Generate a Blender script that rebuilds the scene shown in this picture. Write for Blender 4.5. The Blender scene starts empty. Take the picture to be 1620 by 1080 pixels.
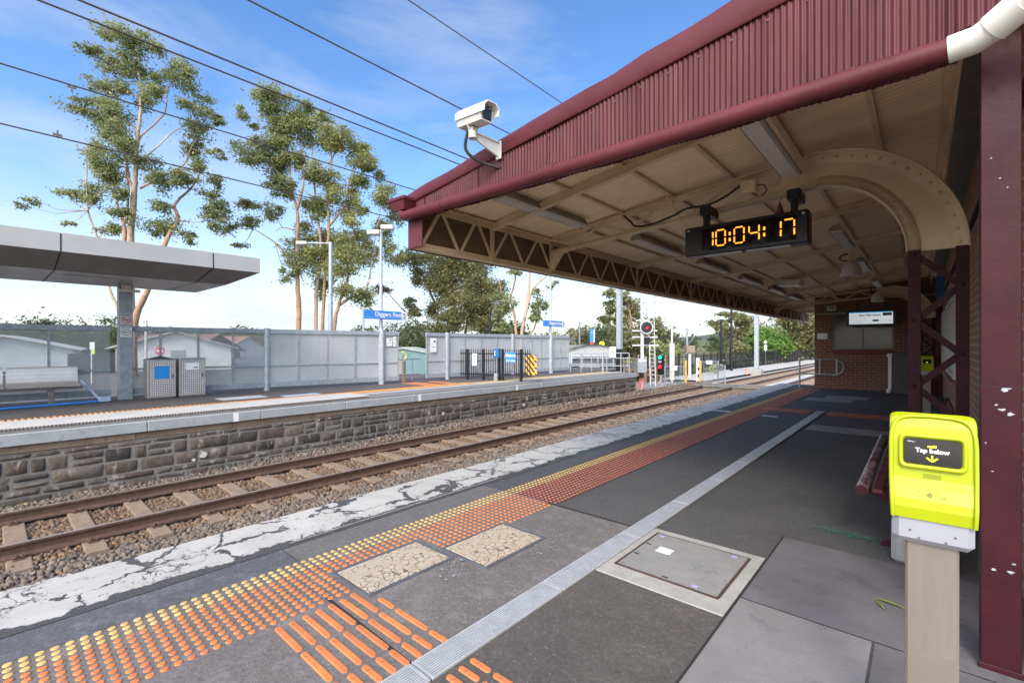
import bpy, math, random
import numpy as np
from mathutils import Vector
R = math.radians
rng = np.random.default_rng(7)
random.seed(7)
SC = bpy.context.scene
COL = SC.collection
# ------------------------------------------------------------------ camera, sky, sun, exposure
YAW = R(41.488)
CA, SA = math.cos(YAW), math.sin(YAW)
EYE = 1.45
cam_d = bpy.data.cameras.new('camera')
cam_d.sensor_width = 36.0
cam_d.lens = 735.0 / 1620.0 * 36.0
cam_d.shift_y = 6.0 / 1620.0
cam_d.clip_start = 0.05
cam_d.clip_end = 6000
cam = bpy.data.objects.new('camera', cam_d)
COL.objects.link(cam)
cam.location = (0, 0, EYE)
cam.rotation_euler = (R(90), 0, YAW)
SC.camera = cam

SUN_TO = Vector((0.30, -0.72, 0.60)).normalized()
sun_d = bpy.data.lights.new('sun', 'SUN')
sun_d.energy = 1.0
sun_d.angle = R(14)
sun_d.color = (1.0, 0.93, 0.84)
sun = bpy.data.objects.new('sun', sun_d)
COL.objects.link(sun)
sun.rotation_euler = SUN_TO.to_track_quat('Z', 'Y').to_euler()

w = bpy.data.worlds.new('World')
SC.world = w
w.use_nodes = True
nt = w.node_tree
nt.nodes.clear()
N = nt.nodes.new
L = nt.links.new
wout = N('ShaderNodeOutputWorld')
bg = N('ShaderNodeBackground')
bg.inputs['Strength'].default_value = 0.15
sky = N('ShaderNodeTexSky')
sky.sky_type = 'NISHITA'
sky.sun_disc = False
sky.sun_elevation = math.asin(SUN_TO.z)
sky.sun_rotation = math.atan2(SUN_TO.x, SUN_TO.y)
sky.air_density = 1.0
sky.dust_density = 0.6
sky.ozone_density = 1.6
tc = N('ShaderNodeTexCoord')
mp = N('ShaderNodeMapping')
mp.inputs['Rotation'].default_value = (R(12), R(-8), R(25))
mp.inputs['Scale'].default_value = (1.5, 2.4, 7.0)
n1 = N('ShaderNodeTexNoise')
n1.inputs['Scale'].default_value = 1.25
n1.inputs['Detail'].default_value = 9
n1.inputs['Roughness'].default_value = 0.56
n1.inputs['Distortion'].default_value = 0.35
cr = N('ShaderNodeValToRGB')
cr.color_ramp.elements[0].position = 0.455
cr.color_ramp.elements[0].color = (0, 0, 0, 1)
cr.color_ramp.elements[1].position = 0.86
cr.color_ramp.elements[1].color = (0.62, 0.62, 0.62, 1)
sep = N('ShaderNodeSeparateXYZ')
hz = N('ShaderNodeMapRange')
hz.inputs['From Min'].default_value = 0.0
hz.inputs['From Max'].default_value = 0.32
hz.inputs['To Min'].default_value = 0.80
hz.inputs['To Max'].default_value = 0.0
hz.interpolation_type = 'SMOOTHSTEP'
mx = N('ShaderNodeMath')
mx.operation = 'ADD'
mx.use_clamp = True
mix = N('ShaderNodeMix')
mix.data_type = 'RGBA'
mix.inputs['B'].default_value = (2.62, 2.80, 3.0, 1)
hs = N('ShaderNodeHueSaturation')
hs.inputs['Hue'].default_value = 0.506
hs.inputs['Saturation'].default_value = 1.22
hs.inputs['Value'].default_value = 0.86
L(tc.outputs['Generated'], mp.inputs['Vector'])
L(mp.outputs['Vector'], n1.inputs['Vector'])
L(n1.outputs['Fac'], cr.inputs['Fac'])
L(tc.outputs['Generated'], sep.inputs['Vector'])
L(sep.outputs['Z'], hz.inputs['Value'])
L(cr.outputs['Color'], mx.inputs[0])
L(hz.outputs['Result'], mx.inputs[1])
L(sky.outputs['Color'], hs.inputs['Color'])
L(hs.outputs['Color'], mix.inputs['A'])
L(mx.outputs['Value'], mix.inputs['Factor'])
# sky glow added round the sun, behind the camera, to light under the canopy
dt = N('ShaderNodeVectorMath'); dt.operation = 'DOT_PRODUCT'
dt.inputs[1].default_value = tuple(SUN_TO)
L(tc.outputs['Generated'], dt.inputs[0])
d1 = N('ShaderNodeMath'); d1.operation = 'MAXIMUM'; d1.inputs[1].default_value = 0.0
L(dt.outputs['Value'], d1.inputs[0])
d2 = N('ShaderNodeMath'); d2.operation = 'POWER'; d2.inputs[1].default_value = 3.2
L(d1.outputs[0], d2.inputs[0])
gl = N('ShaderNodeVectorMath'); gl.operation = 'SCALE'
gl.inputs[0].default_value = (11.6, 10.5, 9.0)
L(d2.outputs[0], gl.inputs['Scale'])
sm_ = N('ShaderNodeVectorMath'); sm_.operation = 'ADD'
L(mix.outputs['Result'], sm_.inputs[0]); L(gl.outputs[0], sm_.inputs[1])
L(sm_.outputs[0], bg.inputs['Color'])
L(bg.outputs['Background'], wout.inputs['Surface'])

SC.view_settings.view_transform = 'Standard'
SC.view_settings.look = 'None'
SC.view_settings.gamma = 1
SC.view_settings.exposure = 1.17
SC.cycles.max_bounces = 8
SC.cycles.diffuse_bounces = 5
SC.cycles.transparent_max_bounces = 24

# ------------------------------------------------------------------ places
def D(u, v, d):
    """point of the place seen at that bearing, d metres ahead"""
    r = (u - 810) / 735.0 * d
    return Vector((-SA * d + CA * r, CA * d + SA * r, EYE + (546 - v) / 735.0 * d))
def onX(u, v, x):
    a = -SA + CA * (u - 810) / 735.0
    return D(u, v, x / a)
def onY(u, v, y):
    b = CA + SA * (u - 810) / 735.0
    return D(u, v, y / b)
RIGHT = Vector((CA, SA, 0)); FWD = Vector((-SA, CA, 0)); UP = Vector((0, 0, 1))

# ------------------------------------------------------------------ object helpers
def tag(o, label=None, cat=None, group=None, kind=None):
    if label: o['label'] = label
    if cat: o['category'] = cat
    if group: o['group'] = group
    if kind: o['kind'] = kind
    return o
def thing(name, label, cat, loc=(0, 0, 0), group=None):
    o = bpy.data.objects.new(name, None)
    o.empty_display_size = 0.2
    COL.objects.link(o)
    o.location = loc
    return tag(o, label, cat, group)
def root_loc(o):
    v = Vector((0, 0, 0))
    while o is not None:
        v += o.location
        o = o.parent
    return v
def link(name, me, mat, parent=None, smooth=False):
    for m in (mat if isinstance(mat, (list, tuple)) else [mat]):
        me.materials.append(m)
    if smooth:
        me.polygons.foreach_set('use_smooth', [True] * len(me.polygons))
    o = bpy.data.objects.new(name, me)
    COL.objects.link(o)
    if parent is not None:
        o.parent = parent
    return o
def copy_tree(o, parent=None):
    c = o.copy()
    COL.objects.link(c)
    if parent is not None:
        c.parent = parent
    for ch in list(o.children):
        copy_tree(ch, c)
    return c

class MB:
    def __init__(s):
        s.v = []; s.f = []; s.m = []; s.mi = 0; s.sm = []
    def add(s, vs, fs, smooth=False):
        n = len(s.v)
        s.v += [tuple(p) for p in vs]
        for f in fs:
            s.f.append([i + n for i in f]); s.m.append(s.mi); s.sm.append(smooth)
        return s
    def hexa(s, p):
        return s.add(p, [(0, 3, 2, 1), (4, 5, 6, 7), (0, 1, 5, 4), (1, 2, 6, 5), (2, 3, 7, 6), (3, 0, 4, 7)])
    def box(s, x0, y0, z0, x1, y1, z1):
        return s.hexa([(x0, y0, z0), (x1, y0, z0), (x1, y1, z0), (x0, y1, z0), (x0, y0, z1), (x1, y0, z1), (x1, y1, z1), (x0, y1, z1)])
    def bbox(s, x0, y0, z0, x1, y1, z1, b=0.006):
        """box with chamfered edges"""
        c = Vector(((x0 + x1) / 2, (y0 + y1) / 2, (z0 + z1) / 2))
        return s.obb(c, Vector((1, 0, 0)), Vector((0, 1, 0)), Vector((0, 0, 1)), (x1 - x0) / 2, (y1 - y0) / 2, (z1 - z0) / 2, b)
    def obb(s, c, ax, ay, az, hx, hy, hz_, b=0.0):
        c = Vector(c)
        if b <= 0:
            p = [c + ax * (i * hx) + ay * (j * hy) + az * (k * hz_) for k in (-1, 1) for (i, j) in ((-1, -1), (1, -1), (1, 1), (-1, 1))]
            return s.hexa(p)
        vs = []; idx = {}
        for i in (-1, 1):
            for j in (-1, 1):
                for k in (-1, 1):
                    for a in range(3):
                        q = [i * hx, j * hy, k * hz_]
                        for t in range(3):
                            if t != a: q[t] -= (i, j, k)[t] * b
                        idx[(i, j, k, a)] = len(vs)
                        vs.append(c + ax * q[0] + ay * q[1] + az * q[2])
        fs = []
        S4 = ((-1, -1), (1, -1), (1, 1), (-1, 1))
        for sg in (-1, 1):
            fs.append([idx[(sg, a, c2, 0)] for a, c2 in S4][::sg])
            fs.append([idx[(a, sg, c2, 1)] for a, c2 in S4][::-sg])
            fs.append([idx[(a, c2, sg, 2)] for a, c2 in S4][::sg])
        for a in (-1, 1):
            for c2 in (-1, 1):
                fs.append([idx[(a, c2, -1, 0)], idx[(a, c2, 1, 0)], idx[(a, c2, 1, 1)], idx[(a, c2, -1, 1)]][::-a * c2])
                fs.append([idx[(a, -1, c2, 0)], idx[(a, 1, c2, 0)], idx[(a, 1, c2, 2)], idx[(a, -1, c2, 2)]][::a * c2])
                fs.append([idx[(-1, a, c2, 1)], idx[(1, a, c2, 1)], idx[(1, a, c2, 2)], idx[(-1, a, c2, 2)]][::-a * c2])
        for i in (-1, 1):
            for j in (-1, 1):
                for k in (-1, 1):
                    fs.append([idx[(i, j, k, 0)], idx[(i, j, k, 1)], idx[(i, j, k, 2)]][::i * j * k])
        return s.add(vs, fs)
    def bar(s, p, q, w_, h_, up=(0, 0, 1), b=0.0):
        p = Vector(p); q = Vector(q)
        ax = (q - p); l = ax.length
        if l < 1e-6: return s
        ax = ax / l
        up = Vector(up)
        ay = up.cross(ax)
        if ay.length < 1e-4: ay = Vector((1, 0, 0)).cross(ax)
        ay.normalize()
        az = ax.cross(ay)
        return s.obb((p + q) / 2, ax, ay, az, l / 2, w_ / 2, h_ / 2, b)
    def tube(s, pts, r, n=10, caps=True):
        pts = [Vector(p) for p in pts]
        rs = r if isinstance(r, (list, tuple)) else [r] * len(pts)
        rings = []; vs = []; fs = []
        prev = None
        for i, p in enumerate(pts):
            t = (pts[min(i + 1, len(pts) - 1)] - pts[max(i - 1, 0)]).normalized()
            if prev is None:
                a = Vector((0, 0, 1)) if abs(t.z) < 0.9 else Vector((1, 0, 0))
                nn = (a - t * a.dot(t)).normalized()
            else:
                nn = (prev - t * prev.dot(t))
                nn = nn.normalized() if nn.length > 1e-5 else prev
            prev = nn
            bb = t.cross(nn)
            for k in range(n):
                an = 2 * math.pi * k / n
                vs.append(p + (nn * math.cos(an) + bb * math.sin(an)) * rs[i])
        for i in range(len(pts) - 1):
            for k in range(n):
                k2 = (k + 1) % n
                fs.append((i * n + k, i * n + k2, (i + 1) * n + k2, (i + 1) * n + k))
        s.add(vs, fs, True)
        if caps:
            s.add(vs[:n], [list(range(n))[::-1]])
            s.add(vs[-n:], [list(range(n))])
        return s
    def cyl(s, p, q, r, n=14):
        return s.tube([p, q], r, n)
    def ball(s, c, r, n=10, m=6, sz=1.0, zmin=-1.0):
        c = Vector(c); vs = []; fs = []
        a0 = math.asin(max(-1, zmin))
        for i in range(m + 1):
            a = a0 + (math.pi / 2 - a0) * i / m
            for k in range(n):
                t = 2 * math.pi * k / n
                vs.append(c + Vector((r * math.cos(a) * math.cos(t), r * math.cos(a) * math.sin(t), r * sz * math.sin(a))))
        for i in range(m):
            for k in range(n):
                k2 = (k + 1) % n
                fs.append((i * n + k, i * n + k2, (i + 1) * n + k2, (i + 1) * n + k))
        return s.add(vs, fs, True)
    def disc(s, c, ax, r, n=20, t=0.01, r2=None):
        """short round cylinder along ax"""
        ax = Vector(ax).normalized(); c = Vector(c)
        return s.tube([c, c + ax * t], [r, r if r2 is None else r2], n)
    def prism(s, poly, o, ex, ey, depth):
        """2D polygon in the plane (ex, ey) at o, extruded by the vector depth"""
        o = Vector(o); ex = Vector(ex); ey = Vector(ey); depth = Vector(depth)
        n = len(poly)
        a = [o + ex * p[0] + ey * p[1] for p in poly]
        b = [p + depth for p in a]
        fs = [list(range(n))[::-1], list(range(n, 2 * n))]
        for i in range(n):
            j = (i + 1) % n
            fs.append((i, j, n + j, n + i))
        return s.add(a + b, fs)
    def quad(s, a, b, c, d):
        return s.add([a, b, c, d], [(0, 1, 2, 3)])
    def build(s, name, mat, parent=None):
        me = bpy.data.meshes.new(name)
        off = root_loc(parent)
        me.from_pydata([(p[0] - off.x, p[1] - off.y, p[2] - off.z) for p in s.v], [], s.f)
        me.polygons.foreach_set('material_index', s.m)
        me.polygons.foreach_set('use_smooth', s.sm)
        me.update()
        import bmesh
        bm = bmesh.new(); bm.from_mesh(me)
        bmesh.ops.recalc_face_normals(bm, faces=bm.faces)
        bm.to_mesh(me); bm.free()
        return link(name, me, mat, parent)

def np_mesh(name, V, F, mat, parent=None, smooth=False, tint=None):
    """big mesh from arrays; F is (n, k) with k = 3 or 4; tint = one colour per vertex"""
    me = bpy.data.meshes.new(name)
    k = F.shape[1]
    me.vertices.add(len(V)); me.vertices.foreach_set('co', np.asarray(V, np.float32).ravel())
    me.loops.add(F.size); me.loops.foreach_set('vertex_index', F.ravel().astype(np.int32))
    me.polygons.add(len(F)); me.polygons.foreach_set('loop_start', np.arange(0, F.size, k, dtype=np.int32))
    me.polygons.foreach_set('loop_total', np.full(len(F), k, np.int32))
    if tint is not None:
        at = me.color_attributes.new('tint', 'FLOAT_COLOR', 'POINT')
        at.data.foreach_set('color', np.asarray(tint, np.float32).ravel())
    me.update(calc_edges=True)
    return link(name, me, mat, parent, smooth)

def text(name, s, mat, parent, o, ex, ey, size, align='LEFT', depth=0.002, bold=0.0):
    """lettering as a thin mesh: baseline at o, along ex, upright along ey"""
    cu = bpy.data.curves.new(name, 'FONT')
    cu.body = s; cu.size = size; cu.align_x = align; cu.extrude = depth; cu.offset = bold
    tmp = bpy.data.objects.new(name, cu)
    COL.objects.link(tmp)
    dg = bpy.context.evaluated_depsgraph_get()
    me = bpy.data.meshes.new_from_object(tmp.evaluated_get(dg))
    bpy.data.objects.remove(tmp)
    ex = Vector(ex).normalized(); ey = Vector(ey).normalized(); ez = ex.cross(ey)
    o = Vector(o) - root_loc(parent)
    for vv in me.vertices:
        c = vv.co.copy()
        vv.co = o + ex * c.x + ey * c.y + ez * c.z
    me.name = name
    me.materials.clear()
    return link(name, me, mat, parent)

# ------------------------------------------------------------------ materials
def newmat(name):
    m = bpy.data.materials.new(name)
    m.use_nodes = True
    t = m.node_tree
    b = t.nodes['Principled BSDF']
    return m, t, b
def noise(t, vec, scale, detail=5, rough=0.55, dist=0.0):
    n = t.nodes.new('ShaderNodeTexNoise')
    n.inputs['Scale'].default_value = scale
    n.inputs['Detail'].default_value = detail
    n.inputs['Roughness'].default_value = rough
    n.inputs['Distortion'].default_value = dist
    if vec is not None: t.links.new(vec, n.inputs['Vector'])
    return n.outputs['Fac']
def ramp(t, fac, stops):
    n = t.nodes.new('ShaderNodeValToRGB')
    e = n.color_ramp.elements
    while len(e) < len(stops): e.new(0.5)
    for i, (p, c) in enumerate(stops):
        e[i].position = p
        e[i].color = (c, c, c, 1) if isinstance(c, (int, float)) else (*c, 1)
    t.links.new(fac, n.inputs['Fac'])
    return n.outputs['Color']
def mixc(t, fac, a, b, blend='MIX'):
    n = t.nodes.new('ShaderNodeMix')
    n.data_type = 'RGBA'; n.blend_type = blend
    for key, val in (('Factor', fac), ('A', a), ('B', b)):
        if isinstance(val, (int, float)): n.inputs[key].default_value = val if key == 'Factor' else (val, val, val, 1)
        elif isinstance(val, tuple): n.inputs[key].default_value = (*val, 1)
        else: t.links.new(val, n.inputs[key])
    return n.outputs['Result']
def math_(t, op, a, b=0.0, clamp=False):
    n = t.nodes.new('ShaderNodeMath'); n.operation = op; n.use_clamp = clamp
    for i, val in enumerate((a, b)):
        if isinstance(val, (int, float)): n.inputs[i].default_value = val
        else: t.links.new(val, n.inputs[i])
    return n.outputs['Value']
def bump(t, b, h, strength=0.3, dist=0.01):
    n = t.nodes.new('ShaderNodeBump')
    n.inputs['Strength'].default_value = strength
    n.inputs['Distance'].default_value = dist
    t.links.new(h, n.inputs['Height'])
    t.links.new(n.outputs['Normal'], b.inputs['Normal'])
def ocoord(t, scale=None, rot=None):
    c = t.nodes.new('ShaderNodeTexCoord')
    if scale is None and rot is None: return c.outputs['Object']
    m = t.nodes.new('ShaderNodeMapping')
    if scale: m.inputs['Scale'].default_value = scale
    if rot: m.inputs['Rotation'].default_value = rot
    t.links.new(c.outputs['Object'], m.inputs['Vector'])
    return m.outputs['Vector']
def M(name, col, rough=0.6, metal=0.0, var=0.16, scale=5.0, bmp=0.0, bscale=60.0, wear=None, wear_at=0.68, stretch=None, rnd=0.0):
    """painted / plain surface with uneven tone, fine bump and optional wear colour"""
    m, t, b = newmat(name)
    v = ocoord(t, stretch)
    f = noise(t, v, scale, 7, 0.62)
    lo = tuple(c * (1 - var) for c in col); hi = tuple(min(1, c * (1 + var)) for c in col)
    c = ramp(t, f, [(0.3, lo), (0.7, hi)])
    if wear:
        g = noise(t, v, scale * 4.1, 9, 0.7, 0.3)
        k = ramp(t, g, [(wear_at, 0.0), (wear_at + 0.025, 1.0)])
        c = mixc(t, k, c, wear)
    if rnd:
        oi = t.nodes.new('ShaderNodeObjectInfo')
        c = mixc(t, math_(t, 'MULTIPLY', oi.outputs['Random'], rnd), c, tuple(x * 0.45 + 0.03 for x in col))
    t.links.new(c, b.inputs['Base Color'])
    r = ramp(t, noise(t, v, scale * 2.3, 4), [(0.3, max(0.05, rough - 0.1)), (0.7, min(1, rough + 0.1))])
    t.links.new(r, b.inputs['Roughness'])
    b.inputs['Metallic'].default_value = metal
    if 'maroon' in name: b.inputs['Specular IOR Level'].default_value = 0.22
    if bmp: bump(t, b, noise(t, v, bscale, 4), bmp, 0.004)
    return m
def emis(name, col, s):
    m, t, b = newmat(name)
    b.inputs['Base Color'].default_value = (*[c * 0.3 for c in col], 1)
    b.inputs['Emission Color'].default_value = (*col, 1)
    b.inputs['Emission Strength'].default_value = s
    b.inputs['Roughness'].default_value = 0.4
    return m
def asphalt(name, col, speck=0.5, stain=(0.10, 0.10, 0.11), stain_amt=0.35, fine=1.0, cracks=0.0):
    m, t, b = newmat(name)
    v = ocoord(t)
    big = noise(t, v, 0.9, 6, 0.6, 0.4)
    mid = noise(t, v, 7.0, 6, 0.65)
    gr = noise(t, v, 210 * fine, 2, 0.5)
    c = mixc(t, ramp(t, big, [(0.35, 0.0), (0.7, 1.0)]), tuple(x * 0.82 for x in col), tuple(x * 1.2 for x in col))
    c = mixc(t, ramp(t, gr, [(0.3, 0.0), (0.7, 0.6)]), c, tuple(x * 0.5 for x in col))
    c = mixc(t, math_(t, 'MULTIPLY', ramp(t, mid, [(0.5, 0.0), (0.75, 1.0)]), stain_amt), c, stain)
    st = noise(t, ocoord(t, (3.2, 0.8, 1)), 1.7, 8, 0.72, 1.2)
    c = mixc(t, math_(t, 'MULTIPLY', ramp(t, st, [(0.55, 0.0), (0.75, 1.0)]), stain_amt * 0.8), c, tuple(x * 0.45 for x in col))
    med = noise(t, v, 48, 5, 0.7)
    c = mixc(t, ramp(t, med, [(0.36, 0.55), (0.52, 0.0)]), c, tuple(x * 0.45 for x in col))
    c = mixc(t, ramp(t, med, [(0.56, 0.0), (0.72, 0.5)]), c, tuple(min(1, x * 1.7) for x in col))
    gum = t.nodes.new('ShaderNodeTexVoronoi'); gum.inputs['Scale'].default_value = 4.2
    t.links.new(v, gum.inputs['Vector'])
    gs = math_(t, 'MULTIPLY', math_(t, 'LESS_THAN', math_(t, 'ADD', gum.outputs['Distance'], math_(t, 'MULTIPLY', mid, 0.08)), 0.105), math_(t, 'GREATER_THAN', noise(t, v, 2.2, 1), 0.52))
    c = mixc(t, math_(t, 'MULTIPLY', gs, 0.6), c, tuple(x * 0.4 for x in col))
    vo = t.nodes.new('ShaderNodeTexVoronoi')
    vo.inputs['Scale'].default_value = 75
    t.links.new(v, vo.inputs['Vector'])
    sel = math_(t, 'MULTIPLY', ramp(t, vo.outputs['Distance'], [(0.10, 1.0), (0.22, 0.0)]), ramp(t, noise(t, v, 33, 2), [(0.58, 0.0), (0.66, 1.0)]))
    c = mixc(t, math_(t, 'MULTIPLY', sel, speck), c, (0.55, 0.54, 0.52))
    if cracks:
        vc = t.nodes.new('ShaderNodeTexVoronoi'); vc.feature = 'DISTANCE_TO_EDGE'
        vc.inputs['Scale'].default_value = 0.8
        wv = t.nodes.new('ShaderNodeVectorMath'); wv.operation = 'ADD'
        nz = t.nodes.new('ShaderNodeTexNoise'); nz.inputs['Scale'].default_value = 3; nz.inputs['Detail'].default_value = 8
        t.links.new(v, nz.inputs['Vector'])
        t.links.new(v, wv.inputs[0]); t.links.new(nz.outputs['Color'], wv.inputs[1])
        t.links.new(wv.outputs[0], vc.inputs['Vector'])
        k = ramp(t, vc.outputs['Distance'], [(0.0, 1.0), (0.006, 0.0)])
        c = mixc(t, math_(t, 'MULTIPLY', k, cracks), c, (0.012, 0.012, 0.012))
    t.links.new(c, b.inputs['Base Color'])
    b.inputs['Roughness'].default_value = 0.82
    hh = math_(t, 'ADD', gr, math_(t, 'MULTIPLY', mid, 0.5))
    bump(t, b, hh, 0.55, 0.006)
    return m
def concrete(name, col, var=0.2, scale=3.0, rough=0.8, dark=None, fine=140):
    m, t, b = newmat(name)
    v = ocoord(t)
    f = noise(t, v, scale, 9, 0.68, 0.6)
    c = ramp(t, f, [(0.28, tuple(x * (1 - var) for x in col)), (0.72, tuple(min(1, x * (1 + var)) for x in col))])
    g = noise(t, v, fine, 3, 0.6)
    c = mixc(t, ramp(t, g, [(0.35, 0.35), (0.6, 0.0)]), c, tuple(x * 0.6 for x in col))
    if dark:
        k = ramp(t, noise(t, v, scale * 1.7, 8, 0.7, 0.8), [(0.56, 0.0), (0.66, 0.8)])
        c = mixc(t, k, c, dark)
    t.links.new(c, b.inputs['Base Color'])
    b.inputs['Roughness'].default_value = rough
    bump(t, b, math_(t, 'ADD', g, f), 0.3, 0.004)
    return m
def brick(name, axis, c1=(0.21, 0.062, 0.042), c2=(0.30, 0.10, 0.065), mortar=(0.42, 0.34, 0.26)):
    m, t, b = newmat(name)
    c = t.nodes.new('ShaderNodeTexCoord')
    s = t.nodes.new('ShaderNodeSeparateXYZ'); t.links.new(c.outputs['Object'], s.inputs[0])
    k = t.nodes.new('ShaderNodeCombineXYZ')
    t.links.new(s.outputs['X' if axis == 'x' else 'Y'], k.inputs[0]); t.links.new(s.outputs['Z'], k.inputs[1])
    wb = t.nodes.new('ShaderNodeVectorMath'); wb.operation = 'ADD'
    nz = t.nodes.new('ShaderNodeTexNoise'); nz.inputs['Scale'].default_value = 6; nz.inputs['Detail'].default_value = 3
    t.links.new(k.outputs[0], nz.inputs['Vector'])
    sc = t.nodes.new('ShaderNodeVectorMath'); sc.operation = 'SCALE'; sc.inputs['Scale'].default_value = 0.012
    t.links.new(nz.outputs['Color'], sc.inputs[0])
    t.links.new(k.outputs[0], wb.inputs[0]); t.links.new(sc.outputs[0], wb.inputs[1])
    br = t.nodes.new('ShaderNodeTexBrick')
    br.inputs['Scale'].default_value = 1.0
    br.inputs['Brick Width'].default_value = 0.24
    br.inputs['Row Height'].default_value = 0.086
    br.inputs['Mortar Size'].default_value = 0.0085
    br.inputs['Mortar Smooth'].default_value = 0.3
    br.inputs['Bias'].default_value = 0.0
    br.inputs['Color1'].default_value = (*c1, 1); br.inputs['Color2'].default_value = (*c2, 1)
    br.inputs['Mortar'].default_value = (*mortar, 1)
    t.links.new(wb.outputs[0], br.inputs['Vector'])
    n = noise(t, k.outputs[0], 14, 8, 0.7)
    col = mixc(t, ramp(t, n, [(0.3, 0.0), (0.75, 0.75)]), br.outputs['Color'], tuple(x * 0.55 for x in c1))
    n2 = noise(t, k.outputs[0], 1.1, 4)
    col = mixc(t, ramp(t, n2, [(0.45, 0.0), (0.8, 0.35)]), col, (0.28, 0.16, 0.12))
    t.links.new(col, b.inputs['Base Color'])
    b.inputs['Roughness'].default_value = 0.78
    h = math_(t, 'ADD', math_(t, 'MULTIPLY', br.outputs['Fac'], -1.0), math_(t, 'MULTIPLY', n, 0.4))
    bump(t, b, h, 0.8, 0.008)
    return m
def tinted(name, rough=0.85, nscale=30.0, amt=0.35, bmp=0.4, dirt=None, dirt_at=0.6):
    """colour comes from each piece of a many-piece mesh (block, stone, leaf)"""
    m, t, b = newmat(name)
    a = t.nodes.new('ShaderNodeAttribute'); a.attribute_name = 'tint'
    v = ocoord(t)
    n = noise(t, v, nscale, 6, 0.65)
    c = mixc(t, ramp(t, n, [(0.35, amt), (0.65, 0.0)]), a.outputs['Color'], mixc(t, 1.0, a.outputs['Color'], (0.45, 0.43, 0.4), 'MULTIPLY'))
    if dirt:
        k = ramp(t, noise(t, ocoord(t, (1, 1, 0.45)), 5.0, 7, 0.7, 0.7), [(dirt_at, 0.0), (dirt_at + 0.1, 0.85)])
        c = mixc(t, k, c, dirt)
    t.links.new(c, b.inputs['Base Color'])
    b.inputs['Roughness'].default_value = rough
    if bmp: bump(t, b, n, bmp, 0.01)
    return m
def leafmat(name, c_lo, c_hi, trans=0.42, nscale=0.8):
    m, t, b = newmat(name)
    v = ocoord(t)
    n = noise(t, v, nscale, 4, 0.6)
    n2 = noise(t, v, 9.0, 3, 0.6)
    c = ramp(t, math_(t, 'ADD', math_(t, 'MULTIPLY', n, 0.6), math_(t, 'MULTIPLY', n2, 0.4)), [(0.36, c_lo), (0.64, c_hi)])
    t.links.new(c, b.inputs['Base Color'])
    b.inputs['Roughness'].default_value = 0.5
    tr = t.nodes.new('ShaderNodeBsdfTranslucent')
    t.links.new(c, tr.inputs['Color'])
    ms = t.nodes.new('ShaderNodeMixShader'); ms.inputs[0].default_value = trans
    t.links.new(b.outputs[0], ms.inputs[1]); t.links.new(tr.outputs[0], ms.inputs[2])
    t.links.new(ms.outputs[0], t.nodes['Material Output'].inputs['Surface'])
    return m
def screen_glass(name, haze, col, rough=0.12):
    """acrylic panel: part clear, part milky"""
    m, t, b = newmat(name)
    b.inputs['Base Color'].default_value = (*col, 1)
    b.inputs['Roughness'].default_value = rough
    tr = t.nodes.new('ShaderNodeBsdfTransparent'); tr.inputs['Color'].default_value = (0.93, 0.95, 0.96, 1)
    v = ocoord(t)
    f = ramp(t, noise(t, v, 1.5, 6, 0.6), [(0.3, max(0, haze - 0.07)), (0.7, min(1, haze + 0.07))])
    ms = t.nodes.new('ShaderNodeMixShader')
    t.links.new(f, ms.inputs[0]); t.links.new(tr.outputs[0], ms.inputs[1]); t.links.new(b.outputs[0], ms.inputs[2])
    t.links.new(ms.outputs[0], t.nodes['Material Output'].inputs['Surface'])
    return m

MAROON = M('maroon_paint', (0.112, 0.025, 0.032), 0.40, 0, 0.2, 3, 0.15, 50, wear=(0.30, 0.12, 0.12), wear_at=0.80)
MAROON_SHEET = M('weathered_maroon_sheet', (0.092, 0.020, 0.026), 0.45, 0, 0.34, 4.5, 0.12, 50, wear=(0.17, 0.085, 0.08), wear_at=0.68, stretch=(1.4, 1, 0.22))
MAROON_POST = M('maroon_post_paint', (0.045, 0.008, 0.014), 0.5, 0, 0.25, 4, 0.2, 40, wear=(0.42, 0.36, 0.38), wear_at=0.725)
MAROON_DK = M('maroon_dark_paint', (0.045, 0.010, 0.014), 0.62, 0, 0.3, 6, 0.2, 40, wear=(0.25, 0.15, 0.15), wear_at=0.78)
CREAM = M('cream_steel_paint', (0.66, 0.51, 0.33), 0.5, 0, 0.18, 2.5, 0.15, 70, wear=(0.16, 0.085, 0.045), wear_at=0.735)
CEIL = M('cream_roof_sheet', (0.84, 0.67, 0.44), 0.55, 0, 0.12, 1.1, 0.1, 50, wear=(0.34, 0.22, 0.12), wear_at=0.72, stretch=(1, 3, 1))
BROWN = M('brown_truss_paint', (0.40, 0.28, 0.17), 0.55, 0, 0.22, 4, 0.15, 60, wear=(0.10, 0.05, 0.03), wear_at=0.72)
WHITE = M('white_paint', (0.78, 0.77, 0.74), 0.4, 0, 0.07, 5, 0.1, 50, wear=(0.45, 0.4, 0.34), wear_at=0.74)
PIPEW = M('white_pipe_paint', (0.74, 0.71, 0.64), 0.35, 0, 0.08, 6, 0.1, 40, wear=(0.40, 0.33, 0.24), wear_at=0.73)
OFFWHITE = M('off_white_plastic', (0.62, 0.60, 0.55), 0.4, 0, 0.1, 7)
GALV = M('galvanised_steel', (0.40, 0.43, 0.46), 0.45, 0.35, 0.2, 9, 0.1, 60)
GALV_DK = M('weathered_galvanised_steel', (0.27, 0.31, 0.345), 0.5, 0.2, 0.25, 7, 0.1, 60)
STAIN = M('stainless_steel', (0.60, 0.57, 0.53), 0.34, 0.75, 0.12, 14, 0.06, 90)
STAIN_DK = M('dark_steel', (0.19, 0.175, 0.16), 0.4, 0.6, 0.2, 10)
BLACK = M('black_paint', (0.014, 0.014, 0.017), 0.4, 0, 0.3, 8)
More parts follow.
